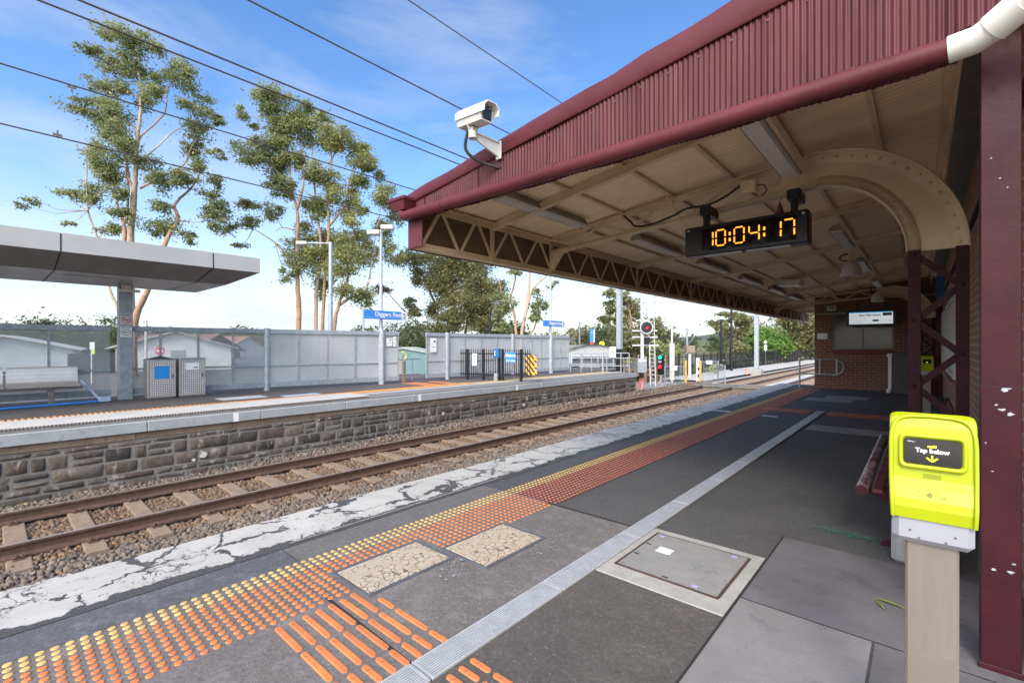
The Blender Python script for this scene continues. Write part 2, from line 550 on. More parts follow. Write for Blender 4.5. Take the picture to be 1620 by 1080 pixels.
BLACKP = M('black_plastic', (0.010, 0.010, 0.012), 0.35, 0, 0.2, 8)
RUBBER = M('dark_cable', (0.035, 0.028, 0.024), 0.55, 0, 0.2, 12)
YELLOW = M('lime_yellow_plastic', (0.40, 0.455, 0.004), 0.38, 0, 0.06, 5, 0.05, 200)
GREYP = M('grey_plastic', (0.33, 0.335, 0.36), 0.42, 0, 0.06, 6)
PEDEST = M('brushed_pedestal_steel', (0.30, 0.255, 0.215), 0.45, 0.45, 0.12, 3, 0.05, 120, stretch=(4, 4, 0.3))
ORANGE = M('orange_tactile', (0.66, 0.20, 0.055), 0.7, 0, 0.22, 9, 0.15, 200, wear=(0.22, 0.11, 0.06), wear_at=0.61, rnd=0.45)
ORANGE_RED = M('terracotta_tactile', (0.50, 0.145, 0.075), 0.65, 0, 0.2, 9, 0.15, 200, wear=(0.22, 0.07, 0.04), wear_at=0.68)
YEL_T = M('yellow_tactile', (0.66, 0.43, 0.14), 0.7, 0, 0.2, 9, 0.15, 200, wear=(0.26, 0.17, 0.08), wear_at=0.61, rnd=0.4)
BLUE = M('blue_sign', (0.045, 0.24, 0.68), 0.4, 0, 0.06, 3)
BLUE_DK = M('blue_enamel', (0.02, 0.14, 0.36), 0.35, 0, 0.1, 5)
SIGNW = M('sign_white', (0.80, 0.80, 0.80), 0.45, 0, 0.04, 5)
YPOST = M('yellow_post_paint', (0.72, 0.42, 0.08), 0.5, 0, 0.15, 6)
HAZY = M('hazard_yellow', (0.75, 0.42, 0.05), 0.5, 0, 0.12, 8)
RUST = M('rusty_rail', (0.125, 0.075, 0.052), 0.7, 0.2, 0.28, 12, 0.3, 60)
RAILTOP = M('polished_railhead', (0.55, 0.50, 0.46), 0.28, 0.6, 0.15, 5, stretch=(4, 0.4, 1))
SLEEPER = concrete('sleeper_concrete', (0.27, 0.20, 0.14), 0.28, 6, dark=(0.17, 0.12, 0.085))
TIMBER = M('weathered_timber', (0.20, 0.15, 0.10), 0.8, 0, 0.3, 5, 0.3, 50, stretch=(1, 1, 6))
SHEDG = M('teal_steel_cladding', (0.14, 0.24, 0.25), 0.5, 0, 0.12, 2)
CLADW = M('pale_cladding', (0.55, 0.57, 0.58), 0.6, 0, 0.08, 2)
ROOFG = M('grey_roof', (0.30, 0.30, 0.31), 0.6, 0, 0.15, 2)
ROOFT = M('tile_roof', (0.22, 0.13, 0.10), 0.75, 0, 0.25, 3)
P2METAL = M('shelter_grey_panel', (0.44, 0.43, 0.41), 0.42, 0.15, 0.08, 1.2)
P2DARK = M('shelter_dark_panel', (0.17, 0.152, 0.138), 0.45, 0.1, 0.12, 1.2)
P2SOFF = M('shelter_soffit_panel', (0.36, 0.33, 0.32), 0.4, 0.15, 0.1, 1.5)
DARKGAP = M('dark_joint', (0.02, 0.02, 0.02), 0.8)
REDP = M('red_cable', (0.55, 0.06, 0.04), 0.5, 0, 0.15, 8)
GREENM = M('green_spray_paint', (0.05, 0.22, 0.15), 0.8, 0, 0.3, 20)
BARK = M('gum_bark', (0.40, 0.25, 0.15), 0.8, 0, 0.4, 1.6, 0.4, 18, wear=(0.20, 0.13, 0.09), wear_at=0.56, stretch=(1, 1, 0.35))
BARKP = M('pale_gum_bark', (0.46, 0.36, 0.26), 0.8, 0, 0.3, 1.4, 0.4, 18, wear=(0.22, 0.16, 0.12), wear_at=0.58, stretch=(1, 1, 0.35))
BARKD = M('dark_bark', (0.12, 0.09, 0.065), 0.85, 0, 0.3, 3, 0.4, 18)
LEAF_A = leafmat('gum_leaves', (0.15, 0.185, 0.08), (0.43, 0.455, 0.20))
LEAF_B = leafmat('sunlit_gum_leaves', (0.16, 0.195, 0.075), (0.50, 0.50, 0.19))
LEAF_C = leafmat('olive_leaves', (0.13, 0.138, 0.06), (0.36, 0.345, 0.15))
LEAF_D = leafmat('bright_green_leaves', (0.08, 0.17, 0.025), (0.22, 0.37, 0.07))
LEAF_E = leafmat('dark_hedge_leaves', (0.05, 0.07, 0.032), (0.15, 0.17, 0.07))
CLEAR = screen_glass('clear_hazy_acrylic', 0.52, (0.38, 0.405, 0.425))
FROST = screen_glass('milky_acrylic', 0.84, (0.47, 0.485, 0.50), 0.25)
# ================================================================== ground, track bed, platforms
def sheet(name, x0, y0, x1, y1, z, mat, kind='structure', parent=None):
    o = MB().quad((x0, y0, z), (x1, y0, z), (x1, y1, z), (x0, y1, z)).build(name, mat, parent)
    if kind: o['kind'] = kind
    return o
EARTH = concrete('dry_grass_earth', (0.16, 0.155, 0.075), 0.45, 0.35, 0.9, dark=(0.09, 0.11, 0.035), fine=30)
sheet('ground', -2600, -1500, 2200, 3000, -1.32, EARTH)
BALL = concrete('ballast_bed', (0.13, 0.105, 0.085), 0.4, 14, 0.9, fine=60)
PALEB = concrete('pale_ballast', (0.50, 0.48, 0.45), 0.25, 6, 0.9, fine=40)
TERR = asphalt('car_park_asphalt', (0.13, 0.13, 0.125), 0.2)

def ballast_z(x, y):
    x = np.asarray(x, float); y = np.asarray(y, float)
    rise = 0.08 + 0.24 * np.clip((y - 3) / 10.0, 0, 1)
    k = np.clip((-10.15 - x) / 0.75, 0, 1)
    k2 = np.clip((x + 7.7) / 1.2, 0, 1)
    return -1.215 + rise * k + 0.03 * k2 + 0.012 * np.sin(y * 2.1 + x * 3)
# bed under the stones
gx = np.linspace(-11.0, -4.0, 29); gy = np.linspace(-4, 31.2, 90)
XX, YY = np.meshgrid(gx, gy)
V = np.stack([XX, YY, ballast_z(XX, YY) - 0.012], -1).reshape(-1, 3)
idx = np.arange(len(gy) * len(gx)).reshape(len(gy), len(gx))
F = np.stack([idx[:-1, :-1], idx[:-1, 1:], idx[1:, 1:], idx[1:, :-1]], -1).reshape(-1, 4)
o = np_mesh('track_bed', V, F, BALL, smooth=True); o['kind'] = 'structure'
sheet('far_track_bed', -15.0, 31.2, 4.0, 130, -1.225, PALEB)
sheet('gravel_path', -14.7, 33.0, -11.3, 130, -1.02, PALEB)
sheet('gravel_apron', -16.5, 22.1, -11.0, 31.2, -1.22, concrete('grey_gravel', (0.30, 0.28, 0.26), 0.3, 8, 0.9, fine=30))

# ballast stones
PHI = (1 + 5 ** .5) / 2
ICO_V = np.array([(-1, PHI, 0), (1, PHI, 0), (-1, -PHI, 0), (1, -PHI, 0), (0, -1, PHI), (0, 1, PHI), (0, -1, -PHI), (0, 1, -PHI), (PHI, 0, -1), (PHI, 0, 1), (-PHI, 0, -1), (-PHI, 0, 1)]) / 1.9
ICO_F = np.array([(0, 11, 5), (0, 5, 1), (0, 1, 7), (0, 7, 10), (0, 10, 11), (1, 5, 9), (5, 11, 4), (11, 10, 2), (10, 7, 6), (7, 1, 8), (3, 9, 4), (3, 4, 2), (3, 2, 6), (3, 6, 8), (3, 8, 9), (4, 9, 5), (2, 4, 11), (6, 2, 10), (8, 6, 7), (9, 8, 1)])
def rotmats(n):
    q = rng.normal(size=(n, 4)); q /= np.linalg.norm(q, axis=1)[:, None]
    a, b, c, d = q.T
    return np.stack([1 - 2 * (c * c + d * d), 2 * (b * c - a * d), 2 * (b * d + a * c), 2 * (b * c + a * d), 1 - 2 * (b * b + d * d), 2 * (c * d - a * b), 2 * (b * d - a * c), 2 * (c * d + a * b), 1 - 2 * (b * b + c * c)], -1).reshape(n, 3, 3)
SL0, SLP, SLN = 0.26 - 2 * 0.685, 0.685, 93
RX0, RX1 = -10.07, -8.42
def stones(y0, y1, dens, r0, r1, x0=-10.93, x1=-6.2):
    n = int((y1 - y0) * (x1 - x0) * dens)
    x = rng.uniform(x0, x1, n); y = rng.uniform(y0, y1, n)
    ph = np.abs(((y - SL0 + SLP / 2) % SLP) - SLP / 2)
    on_sl = (ph < 0.12) & (x > -10.58) & (x < -7.80)
    on_rail = (np.abs(x - RX0) < 0.085) | (np.abs(x - RX1) < 0.085)
    keep = ~(on_rail | (on_sl & (rng.random(n) > 0.03)))
    x, y = x[keep], y[keep]
    n = len(x)
    r = rng.uniform(r0, r1, n) * rng.uniform(0.8, 1.25, n)
    inner = (x > RX0) & (x < RX1)
    z = ballast_z(x, y) + rng.uniform(-0.012, 0.022, n) - 0.02 * inner
    return x, y, z, r
parts_ = [stones(-1.5, 7, 720, 0.021, 0.036), stones(7, 15, 420, 0.026, 0.042), stones(15, 31, 170, 0.035, 0.055)]
x, y, z, r = [np.concatenate(a) for a in zip(*parts_)]
n = len(x)
sc = r[:, None] * rng.uniform(0.62, 1.25, (n, 3))
base = ICO_V[None] * (1 + rng.uniform(-0.28, 0.28, (n, 12, 1)))
P = np.einsum('nij,nkj->nki', rotmats(n), base * sc[:, None, :])
P += np.stack([x, y, z], -1)[:, None]
FF = (ICO_F[None] + 12 * np.arange(n)[:, None, None]).reshape(-1, 3)
pal = np.array([(0.19, 0.15, 0.12), (0.225, 0.175, 0.14), (0.15, 0.125, 0.11), (0.27, 0.215, 0.165), (0.19, 0.145, 0.11), (0.13, 0.115, 0.11), (0.34, 0.24, 0.14)])
pk = rng.choice(len(pal), n, p=[.24, .2, .18, .1, .16, .09, .03])
tint = pal[pk] * rng.uniform(0.8, 1.2, (n, 1))
rusty = ((x > -10.6) & (x < -8.0))[:, None]
tint = np.where(rusty, tint * np.array([0.98, 0.82, 0.65]), tint)
tint = np.concatenate([tint, np.ones((n, 1))], 1)
o = np_mesh('ballast_stones', P.reshape(-1, 3), FF, tinted('ballast_stone', 0.9, 40, 0.3, 0.3), tint=np.repeat(tint, 12, 0))
tag(o, 'loose grey brown ballast stones around the sleepers', 'ballast', kind='stuff')

# ------------------------------------------------------------------ tracks
def rail_profile():
    return [(-.07, 0), (.07, 0), (.07, .012), (.02, .03), (.009, .045), (.009, .125), (.034, .138), (.036, .165), (.028, .172), (-.028, .172), (-.036, .165), (-.034, .138), (-.009, .125), (-.009, .045), (-.02, .03), (-.07, .012)]
def make_track(label, rx0, rx1, y0, y1, clips, sl_from, sl_to):
    t = thing('railway_track', label, 'railway track', ((rx0 + rx1) / 2, 0, -1.172))
    for rx in (rx0, rx1):
        m = MB()
        pr = rail_profile()
        nn = len(pr)
        a = [(rx + p[0], y0, -1.172 + p[1]) for p in pr]; b = [(p[0], y1, p[2]) for p in a]
        fs = []
        for i in range(nn):
            j = (i + 1) % nn
            m.mi = 1 if i == 8 else 0
            m.add([a[i], a[j], b[j], b[i]], [(0, 1, 2, 3)])
        m.build('rail', [RUST, RAILTOP], t)
    cx = (rx0 + rx1) / 2
    sm = None; cm = None
    for k in range(SLN):
        yy = SL0 + k * SLP
        if yy < sl_from or yy > sl_to: continue
        if sm is None:
            m = MB()
            m.prism([(-.13, -.16), (.13, -.16), (.112, -.006), (.1, 0), (-.1, 0), (-.112, -.006)], (cx - 1.36, 0, -1.172), (0, 1, 0), (0, 0, 1), (2.72, 0, 0))
            s = m.build('sleeper', SLEEPER, t); sm = s.data
        else:
            s = bpy.data.objects.new('sleeper', sm); COL.objects.link(s); s.parent = t
        s.location = (0, yy, 0)
        if k < clips:
            for rx in (rx0, rx1):
                for sd in (-1, 1):
                    if cm is None:
                        m = MB()
                        m.tube([(-.05, -.06, .02), (.0, -.06, .035), (.035, -.035, .03), (.0, -.01, .045), (-.05, 0, .03), (0, .01, .045), (.035, .035, .03), (.0, .06, .035), (-.05, .06, .02)], .011, 6)
                        m.box(-.03, -.05, 0, .06, .05, .012)
                        c = m.build('rail_clip', RUST, None); cm = c.data; c.parent = s
                    else:
                        c = bpy.data.objects.new('rail_clip', cm); COL.objects.link(c); c.parent = s
                    c.location = (rx - cx + sd * 0.115, 0, 0.0)
                    c.rotation_euler = (0, 0, 0 if sd > 0 else math.pi)
    return t
make_track('rusty broad gauge track running in front of the bluestone platform wall', RX0, RX1, -4, 130, 16, -2, 62)
make_track('track close under the painted platform edge, seen past the end of the platform', -6.58, -4.96, -4, 130, 0, 14, 62)

# ------------------------------------------------------------------ near platform
ASP_DK = asphalt('dark_asphalt', (0.098, 0.094, 0.090), 0.55, stain=(0.125, 0.122, 0.12), stain_amt=0.5, cracks=0.0)
ASP_NEAR = asphalt('worn_asphalt', (0.172, 0.155, 0.143), 0.8, stain=(0.27, 0.255, 0.245), stain_amt=0.6)
ASP_BRN = asphalt('brown_asphalt', (0.108, 0.096, 0.084), 0.85, stain=(0.15, 0.135, 0.12), stain_amt=0.5)
ASP_BLU = asphalt('bluish_asphalt', (0.115, 0.116, 0.124), 0.4, stain=(0.22, 0.24, 0.29), stain_amt=0.75)
ASP_BLU2 = asphalt('weathered_edge_asphalt', (0.15, 0.142, 0.135), 0.6, stain=(0.17, 0.17, 0.17), stain_amt=0.6)
ASP_BLU3 = asphalt('dark_edge_asphalt', (0.095, 0.094, 0.098), 0.4, stain=(0.11, 0.11, 0.12), stain_amt=0.5)
CONC_P = concrete('purple_grey_concrete', (0.14, 0.13, 0.136), 0.22, 2.2, 0.75, dark=(0.085, 0.08, 0.09))
CONC_G = concrete('mid_grey_concrete', (0.215, 0.206, 0.20), 0.16, 2.5, 0.78, dark=(0.13, 0.128, 0.13))
CONC_L = concrete('pale_aggregate_concrete', (0.36, 0.35, 0.32), 0.2, 8, 0.85, fine=120)
CONC_F = concrete('far_patch_concrete', (0.30, 0.285, 0.265), 0.2, 3, 0.85)
WALLB = concrete('platform_side', (0.22, 0.21, 0.19), 0.3, 3)

b = MB(); b.box(-4.03, -16, -1.5, 3.2, 20.0, -0.012)
o = b.build('platform', WALLB); o['kind'] = 'structure'
sheet('platform_asphalt', -3.5, -4, 3.2, 19.98, 0.0, ASP_DK)
sheet('light_bounce_apron', -4.0, -16, 3.2, -4.01, 0.002, CONC_F)  # pale unseen surface added behind the camera to bounce light under the canopy
sheet('worn_asphalt_patch', -3.12, -4, -1.735, 3.42, 0.004, ASP_NEAR)
sheet('brown_asphalt_patch', -1.585, -4, -0.79, 2.60, 0.004, ASP_BRN)
sheet('edge_asphalt', -3.5, -4, -3.122, 1.38, 0.004, ASP_BLU)
sheet('edge_asphalt', -3.5, 1.392, -3.122, 3.40, 0.004, ASP_BLU2)
sheet('edge_asphalt', -3.5, 3.41, -3.122, 19.95, 0.004, ASP_BLU3)
sheet('concrete_slab', -0.785, 2.872, 0.40, 3.98, 0.005, CONC_P)
sheet('concrete_slab', -0.785, -4, -0.187, 2.862, 0.005, CONC_G)
sheet('concrete_slab', -0.175, -4, 0.40, 2.862, 0.005, CONC_P)
sheet('concrete_patch', -1.52, 9.32, 0.40, 10.0, 0.004, CONC_F)
sheet('concrete_patch', -2.38, 14.3, -1.35, 15.2, 0.004, CONC_F)
sheet('concrete_patch', -2.05, 15.23, -1.1, 16.2, 0.004, CONC_F)
m = MB()
m.quad((-2.58, 3.40, .0065), (-1.735, 3.40, .0065), (-1.735, 3.425, .0065), (-2.58, 3.425, .0065))
m.quad((-2.56, 1.28, .0065), (-1.74, 1.26, .0065), (-1.74, 1.285, .0065), (-2.56, 1.30, .0065))
m.quad((-0.795, -4, .0065), (-0.783, -4, .0065), (-0.783, 4.0, .0065), (-0.795, 4.0, .0065))
o = m.build('pavement_joint', DARKGAP); o['kind'] = 'structure'

# white painted platform edge with broken, cracked paint
m_, t, b = newmat('cracked_white_edge_paint')
v = ocoord(t)
nz = t.nodes.new('ShaderNodeTexNoise'); nz.inputs['Scale'].default_value = 4.5; nz.inputs['Detail'].default_value = 9; nz.inputs['Roughness'].default_value = 0.65
t.links.new(v, nz.inputs['Vector'])
add = t.nodes.new('ShaderNodeVectorMath'); add.operation = 'MULTIPLY_ADD'
add.inputs[1].default_value = (0.42, 0.42, 0.0)
t.links.new(nz.outputs['Color'], add.inputs[0]); t.links.new(v, add.inputs[2])
vc = t.nodes.new('ShaderNodeTexVoronoi'); vc.feature = 'DISTANCE_TO_EDGE'; vc.inputs['Scale'].default_value = 2.3
t.links.new(add.outputs[0], vc.inputs['Vector'])
wid = ramp(t, noise(t, v, 2.6, 5, 0.6), [(0.40, 0.0), (0.62, 1.0)])
crack = math_(t, 'LESS_THAN', vc.outputs['Distance'], math_(t, 'MULTIPLY', wid, 0.075))
vc2 = t.nodes.new('ShaderNodeTexVoronoi'); vc2.feature = 'DISTANCE_TO_EDGE'; vc2.inputs['Scale'].default_value = 6.5
t.links.new(add.outputs[0], vc2.inputs['Vector'])
fine = math_(t, 'LESS_THAN', vc2.outputs['Distance'], math_(t, 'MULTIPLY', ramp(t, noise(t, v, 1.9, 4, 0.6), [(0.5, 0.0), (0.66, 1.0)]), 0.035))
sp = t.nodes.new('ShaderNodeSeparateXYZ'); t.links.new(v, sp.inputs[0])
ragged = math_(t, 'GREATER_THAN', math_(t, 'ADD', sp.outputs['X'], math_(t, 'MULTIPLY', math_(t, 'SUBTRACT', noise(t, v, 3.4, 8, 0.68), 0.5), 0.34)), -3.495)
bare = math_(t, 'MAXIMUM', math_(t, 'MAXIMUM', crack, fine), ragged)
chips = ramp(t, noise(t, v, 26, 5, 0.7), [(0.63, 0.0), (0.655, 1.0)])
bare = math_(t, 'MAXIMUM', bare, math_(t, 'MULTIPLY', chips, 0.8))
dirty = ramp(t, noise(t, v, 2.0, 8, 0.7, 0.8), [(0.35, (0.49, 0.472, 0.432)), (0.7, (0.35, 0.337, 0.305))])
farg = t.nodes.new('ShaderNodeMapRange'); farg.inputs['From Min'].default_value = 3.0; farg.inputs['From Max'].default_value = 6.0
t.links.new(sp.outputs['Y'], farg.inputs['Value'])
dirty = mixc(t, farg.outputs['Result'], dirty, ramp(t, noise(t, v, 5.0, 8, 0.7, 0.8), [(0.35, (0.60, 0.58, 0.54)), (0.7, (0.43, 0.42, 0.39))]))
asp = ramp(t, noise(t, v, 90, 4), [(0.3, (0.03, 0.03, 0.03)), (0.7, (0.095, 0.092, 0.09))])
bare2 = math_(t, 'MAXIMUM', math_(t, 'MULTIPLY', bare, math_(t, 'SUBTRACT', 1.0, math_(t, 'MULTIPLY', farg.outputs['Result'], 0.55))), ragged)
t.links.new(mixc(t, bare2, dirty, asp), b.inputs['Base Color'])
b.inputs['Roughness'].default_value = 0.75
bump(t, b, math_(t, 'ADD', math_(t, 'MULTIPLY', bare, -1.0), math_(t, 'MULTIPLY', noise(t, v, 120, 4), 0.3)), 0.6, 0.006)
EDGEW = m_
m = MB()
yy = np.linspace(-4, 20.0, 60)
for a, c in zip(yy[:-1], yy[1:]):
    w0 = 0.012 * math.sin(a * 1.7) ; w1 = 0.012 * math.sin(c * 1.7)
    m.quad((-4.07 + w0, a, -0.2), (-4.07 + w1, c, -0.2), (-4.07 + w1, c, -0.012), (-4.07 + w0, a, -0.012))
    m.quad((-4.07 + w0, a, -0.012), (-4.07 + w1, c, -0.012), (-4.05 + w1, c, 0.008), (-4.05 + w0, a, 0.008))
    m.quad((-4.05 + w0, a, 0.008), (-4.05 + w1, c, 0.008), (-3.40, c, 0.008), (-3.40, a, 0.008))
o = m.build('platform_edge', EDGEW); o['kind'] = 'structure'
sheet('painted_line', -3.458, 1.46, -3.444, 3.7, 0.0125, M('worn_line_paint', (0.36, 0.355, 0.34), 0.7, 0, 0.2, 14, wear=(0.12, 0.115, 0.11), wear_at=0.55))
sheet('painted_line', -3.46, 10.62, -3.12, 10.80, 0.009, M('pale_blue_paint', (0.40, 0.46, 0.52), 0.5))
sheet('painted_line', -2.48, 10.48, -2.2, 10.66, 0.009, M('pale_blue_paint_worn', (0.40, 0.46, 0.52), 0.5))

# ------------------------------------------------------------------ tactile studs and bars
STP = 0.0517
sm_o = MB().tube([(0, 0, 0), (0, 0, .0035), (0, 0, .005)], [.0175, .0165, .0135], 14)
studs = []
nrow = 12
for j in range(-12, 353):
    for i in range(nrow):
        sx = -3.105 + i * STP; sy = j * STP + 0.01
        if (-2.83 < sx < -2.36 and 1.41 < sy < 2.13) or (-2.58 < sx < -2.1 and 2.10 < sy < 2.81): continue
        d = math.hypot(sx, sy)
        dep = -SA * sx + CA * sy
        seen = dep > 0.3 and abs((CA * sx + SA * sy) / dep) < 1.12 and EYE / dep < 0.74
        studs.append((0 if seen else 1, d, sx, sy, i))
studs.sort()
protos = {}
for q, (s_, d, sx, sy, i) in enumerate(studs[:300]):
    key = 'y' if i < 3 else 'o'
    if key not in protos:
        mb = MB().tube([(0, 0, 0), (0, 0, .0035), (0, 0, .005)], [.0178, .0168, .0135], 14)
        o = mb.build('tactile_stud', YEL_T if key == 'y' else ORANGE); protos[key] = o
    else:
        o = protos[key].copy(); COL.objects.link(o)
    o.location = (sx + random.uniform(-.0012, .0012), sy + random.uniform(-.0012, .0012), 0.004)
    tag(o, 'small round yellow warning stud in the outer rows nearest the platform edge' if key == 'y' else 'small round orange warning stud in the inner rows of the platform edge strip', 'tactile stud',
        'yellow tactile studs' if key == 'y' else 'orange tactile studs')
def stud_field(name, pts, mat, label, r=.0178, h=.005, el=1.0):
    n = len(pts)
    k = 10
    an = np.arange(k) * 2 * np.pi / k
    ring = np.stack([np.cos(an), np.sin(an) * el], -1)
    t0 = np.concatenate([np.concatenate([ring * r, np.zeros((k, 1))], 1), np.concatenate([ring * r * .8, np.full((k, 1), h)], 1)], 0)
    P = np.asarray(pts)[:, None, :] + t0[None]
    side = np.array([(a, (a + 1) % k, k + (a + 1) % k, k + a) for a in range(k)])
    top = np.array([(k, k + 1, k + 2, k + 3), (k, k + 3, k + 4, k + 9), (k + 9, k + 4, k + 5, k + 8), (k + 5, k + 6, k + 7, k + 8)])
    ff = np.concatenate([side, top])
    FF = (ff[None] + 2 * k * np.arange(n)[:, None, None]).reshape(-1, 4)
    o = np_mesh(name, P.reshape(-1, 3), FF, mat)
    return tag(o, label, 'tactile studs', kind='stuff')
rest = studs[300:]
def zz(y): return 0.004 if y < 3.42 else 0.0
stud_field('tactile_studs', [(a, c, zz(c)) for _, _, a, c, i in rest if i < 3], YEL_T, 'yellow warning studs running on along the far platform edge strip')
stud_field('tactile_studs', [(a, c, zz(c)) for _, _, a, c, i in rest if i >= 3 and c < 3.42], ORANGE, 'orange warning studs around the cream pit lids')
stud_field('tactile_studs', [(a, c, zz(c)) for _, _, a, c, i in rest if i >= 3 and c >= 3.42], ORANGE_RED, 'terracotta warning studs in the long strip under the canopy')
sheet('tactile_base', -2.99, 3.45, -2.49, 18.2, 0.0025, asphalt('terracotta_base', (0.105, 0.055, 0.045), 0.2))

bar_me = {}
def tac_bar(x0, y0, ln, where):
    k = round(ln, 2)
    if k not in bar_me:
        m = MB()
        n = 8; wv = .0165
        pts = [(ln - wv + wv * math.cos(a), wv * math.sin(a)) for a in np.linspace(-math.pi / 2, math.pi / 2, n)] + [(wv + wv * math.cos(a), wv * math.sin(a)) for a in np.linspace(math.pi / 2, 3 * math.pi / 2, n)]
        lo = [(p[0], p[1], 0) for p in pts]; hi = [((p[0] - ln / 2) * 0.985 + ln / 2, p[1] * .8, .005) for p in pts]
        nn = len(pts)
        m.add(lo + hi, [list(range(nn, 2 * nn))] + [(i, (i + 1) % nn, nn + (i + 1) % nn, nn + i) for i in range(nn)])
        o = m.build('tactile_bar', ORANGE); bar_me[k] = o
    else:
        o = bar_me[k].copy(); COL.objects.link(o)
    o.location = (x0, y0, 0.004)
    return tag(o, where, 'tactile bar', 'orange directional bars')
for r_ in range(7):
    yb = 0.985 + r_ * 0.0705
    for (a, ln) in ((-2.48, .275), (-2.185, .275), (-1.89, .145)):
        tac_bar(a - .012 * (r_ == 6), yb, ln, 'long orange directional bar between the studs and the drain grate' if ln > .2 else 'short orange directional bar ending a row beside the drain grate')
for (a, ln) in ((-2.33, .145), (-2.165, .275), (-1.87, .145)):
    tac_bar(a, 1.487, ln, 'orange directional bar in the row below the corner of the cream pit lid')
for r_ in range(8):
    yb = 0.985 + r_ * 0.0705
    tac_bar(-1.56, yb, .125, 'short orange directional bar just across the drain grate')
    for a in (-1.415, -1.12):
        tac_bar(a, yb, .275, 'long orange directional bar across the drain grate, towards the building')
# far cross row of terracotta tiles
for i in range(8):
    if i == 3: continue
    x0 = -2.74 + i * 0.305
    m = MB(); m.bbox(x0, 11.55, 0.0, x0 + .295, 12.15, 0.006, .003)
    for k in range(5): m.bbox(x0 + .03 + k * .055, 11.58, .006, x0 + .052 + k * .055, 12.12, .011, .002)
    o = m.build('tactile_tile', ORANGE_RED)
    tag(o, 'ribbed terracotta tactile tile in the row crossing the platform', 'tactile tile', 'terracotta tiles in the cross row')

# ------------------------------------------------------------------ drain, pits
sheet('drain_channel', -1.735, -4, -1.585, 11.62, 0.0022, DARKGAP)
grate = None
GRM = M('drain_grate_steel', (0.56, 0.56, 0.56), 0.4, 0.4, 0.12, 9)
for k in range(13):
    y0 = 0.315 - 1.0 + k * 0.98
    if k == 0 or True:
        if grate is None:
            m = MB()
            for xx in (-.07, .07): m.bbox(xx - .006, 0, 0, xx + .006, .97, .014, .002)
            for i in range(9):
                xx = -.055 + i * .01375
                m.box(xx - .0046, .0125, .001, xx + .0046, .9575, .012)
            for yy in (0.006, .964): m.box(-.064, yy - .006, 0, .064, yy + .006, .0135)
            for i in range(1, 24): m.box(-.064, i * .0404 - .0016, .002, .064, i * .0404 + .0016, .0095)
            grate = m.build('drain_grate', GRM); o = grate
        else:
            o = grate.copy(); COL.objects.link(o)
    o.location = (-1.66, y0, 0.003)
    tag(o, 'narrow silver slotted drain grate, one length of the line along the platform', 'drain grate', 'drain grates along the platform')

m_, t, b = newmat('crazed_cream_lid')
v = ocoord(t)
vc = t.nodes.new('ShaderNodeTexVoronoi'); vc.feature = 'DISTANCE_TO_EDGE'; vc.inputs['Scale'].default_value = 21
t.links.new(v, vc.inputs['Vector'])
ln_ = ramp(t, vc.outputs['Distance'], [(0.0, 1.0), (0.025, 1.0), (0.06, 0.0)])
gate = ramp(t, noise(t, v, 9, 3), [(0.42, 0.0), (0.5, 1.0)])
c = ramp(t, noise(t, v, 8, 7, 0.7), [(0.3, (0.40, 0.33, 0.24)), (0.7, (0.55, 0.47, 0.36))])
c = mixc(t, ramp(t, noise(t, v, 150, 3), [(0.4, 0.35), (0.6, 0.0)]), c, (0.2, 0.16, 0.12))
t.links.new(mixc(t, math_(t, 'MULTIPLY', ln_, gate), c, (0.13, 0.09, 0.06)), b.inputs['Base Color'])
b.inputs['Roughness'].default_value = 0.8
bump(t, b, math_(t, 'MULTIPLY', ln_, -1.0), 0.5, 0.004)
LID = m_
RIM = M('pit_rim_grey', (0.10, 0.105, 0.12), 0.55, 0.2, 0.2, 8)
def pit(x0, y0, x1, y1, label):
    t = thing('service_pit', label, 'service pit', ((x0 + x1) / 2, (y0 + y1) / 2, 0))
    m = MB(); w_ = .022
    m.bbox(x0 - w_, y0 - w_, 0, x1 + w_, y0, .012, .003); m.bbox(x0 - w_, y1, 0, x1 + w_, y1 + w_, .012, .003)
    m.bbox(x0 - w_, y0, 0, x0, y1, .0118, .003); m.bbox(x1, y0, 0, x1 + w_, y1, .0118, .003)
    m.build('frame', RIM, t)
    m = MB(); m.bbox(x0 + .004, y0 + .004, .002, x1 - .004, y1 - .004, .0135, .003)
    l = m.build('lid', LID, t)
    for yy in (y0 + .1, y1 - .1):
        MB().box((x0 + x1) / 2 - .004, yy - .014, .0136, (x0 + x1) / 2 + .004, yy + .014, .0145).build('keyhole', DARKGAP, l)
    return t
pit(-2.785, 1.47, -2.405, 2.085, 'cream crazed pit lid nearer the camera, set into the orange studs')
pit(-2.545, 2.155, -2.135, 2.755, 'cream crazed pit lid with white chalk smudges, touching the far corner of the other')
t = thing('service_pit', 'large square concrete manhole with rusty edged lid beside the drain', 'manhole', (-1.2, 3.05, 0))
MB().bbox(-1.582, 2.60, -.002, -0.80, 3.50, .0095, .004).build('surround', CONC_L, t)
m = MB(); m.bbox(-1.515, 2.765, .0096, -.885, 3.41, .0125, .001)
lid = m.build('lid', concrete('manhole_lid', (0.255, 0.25, 0.235), 0.16, 5, 0.8, dark=(0.17, 0.165, 0.155)), t)
m = MB()
RUSTE = M('rusty_edge', (0.10, 0.06, 0.045), 0.7, 0.3, 0.3, 14)
m.box(-1.53, 2.745, .0097, -.87, 2.762, .0145); m.box(-1.53, 3.413, .0097, -.87, 3.42, .013); m.box(-1.53, 2.763, .0097, -1.518, 3.412, .0138); m.box(-.882, 2.763, .0097, -.866, 3.412, .0143)
m.build('lid_edge', RUSTE, t)
LILAC = M('lilac_tag', (0.42, 0.32, 0.62), 0.5)
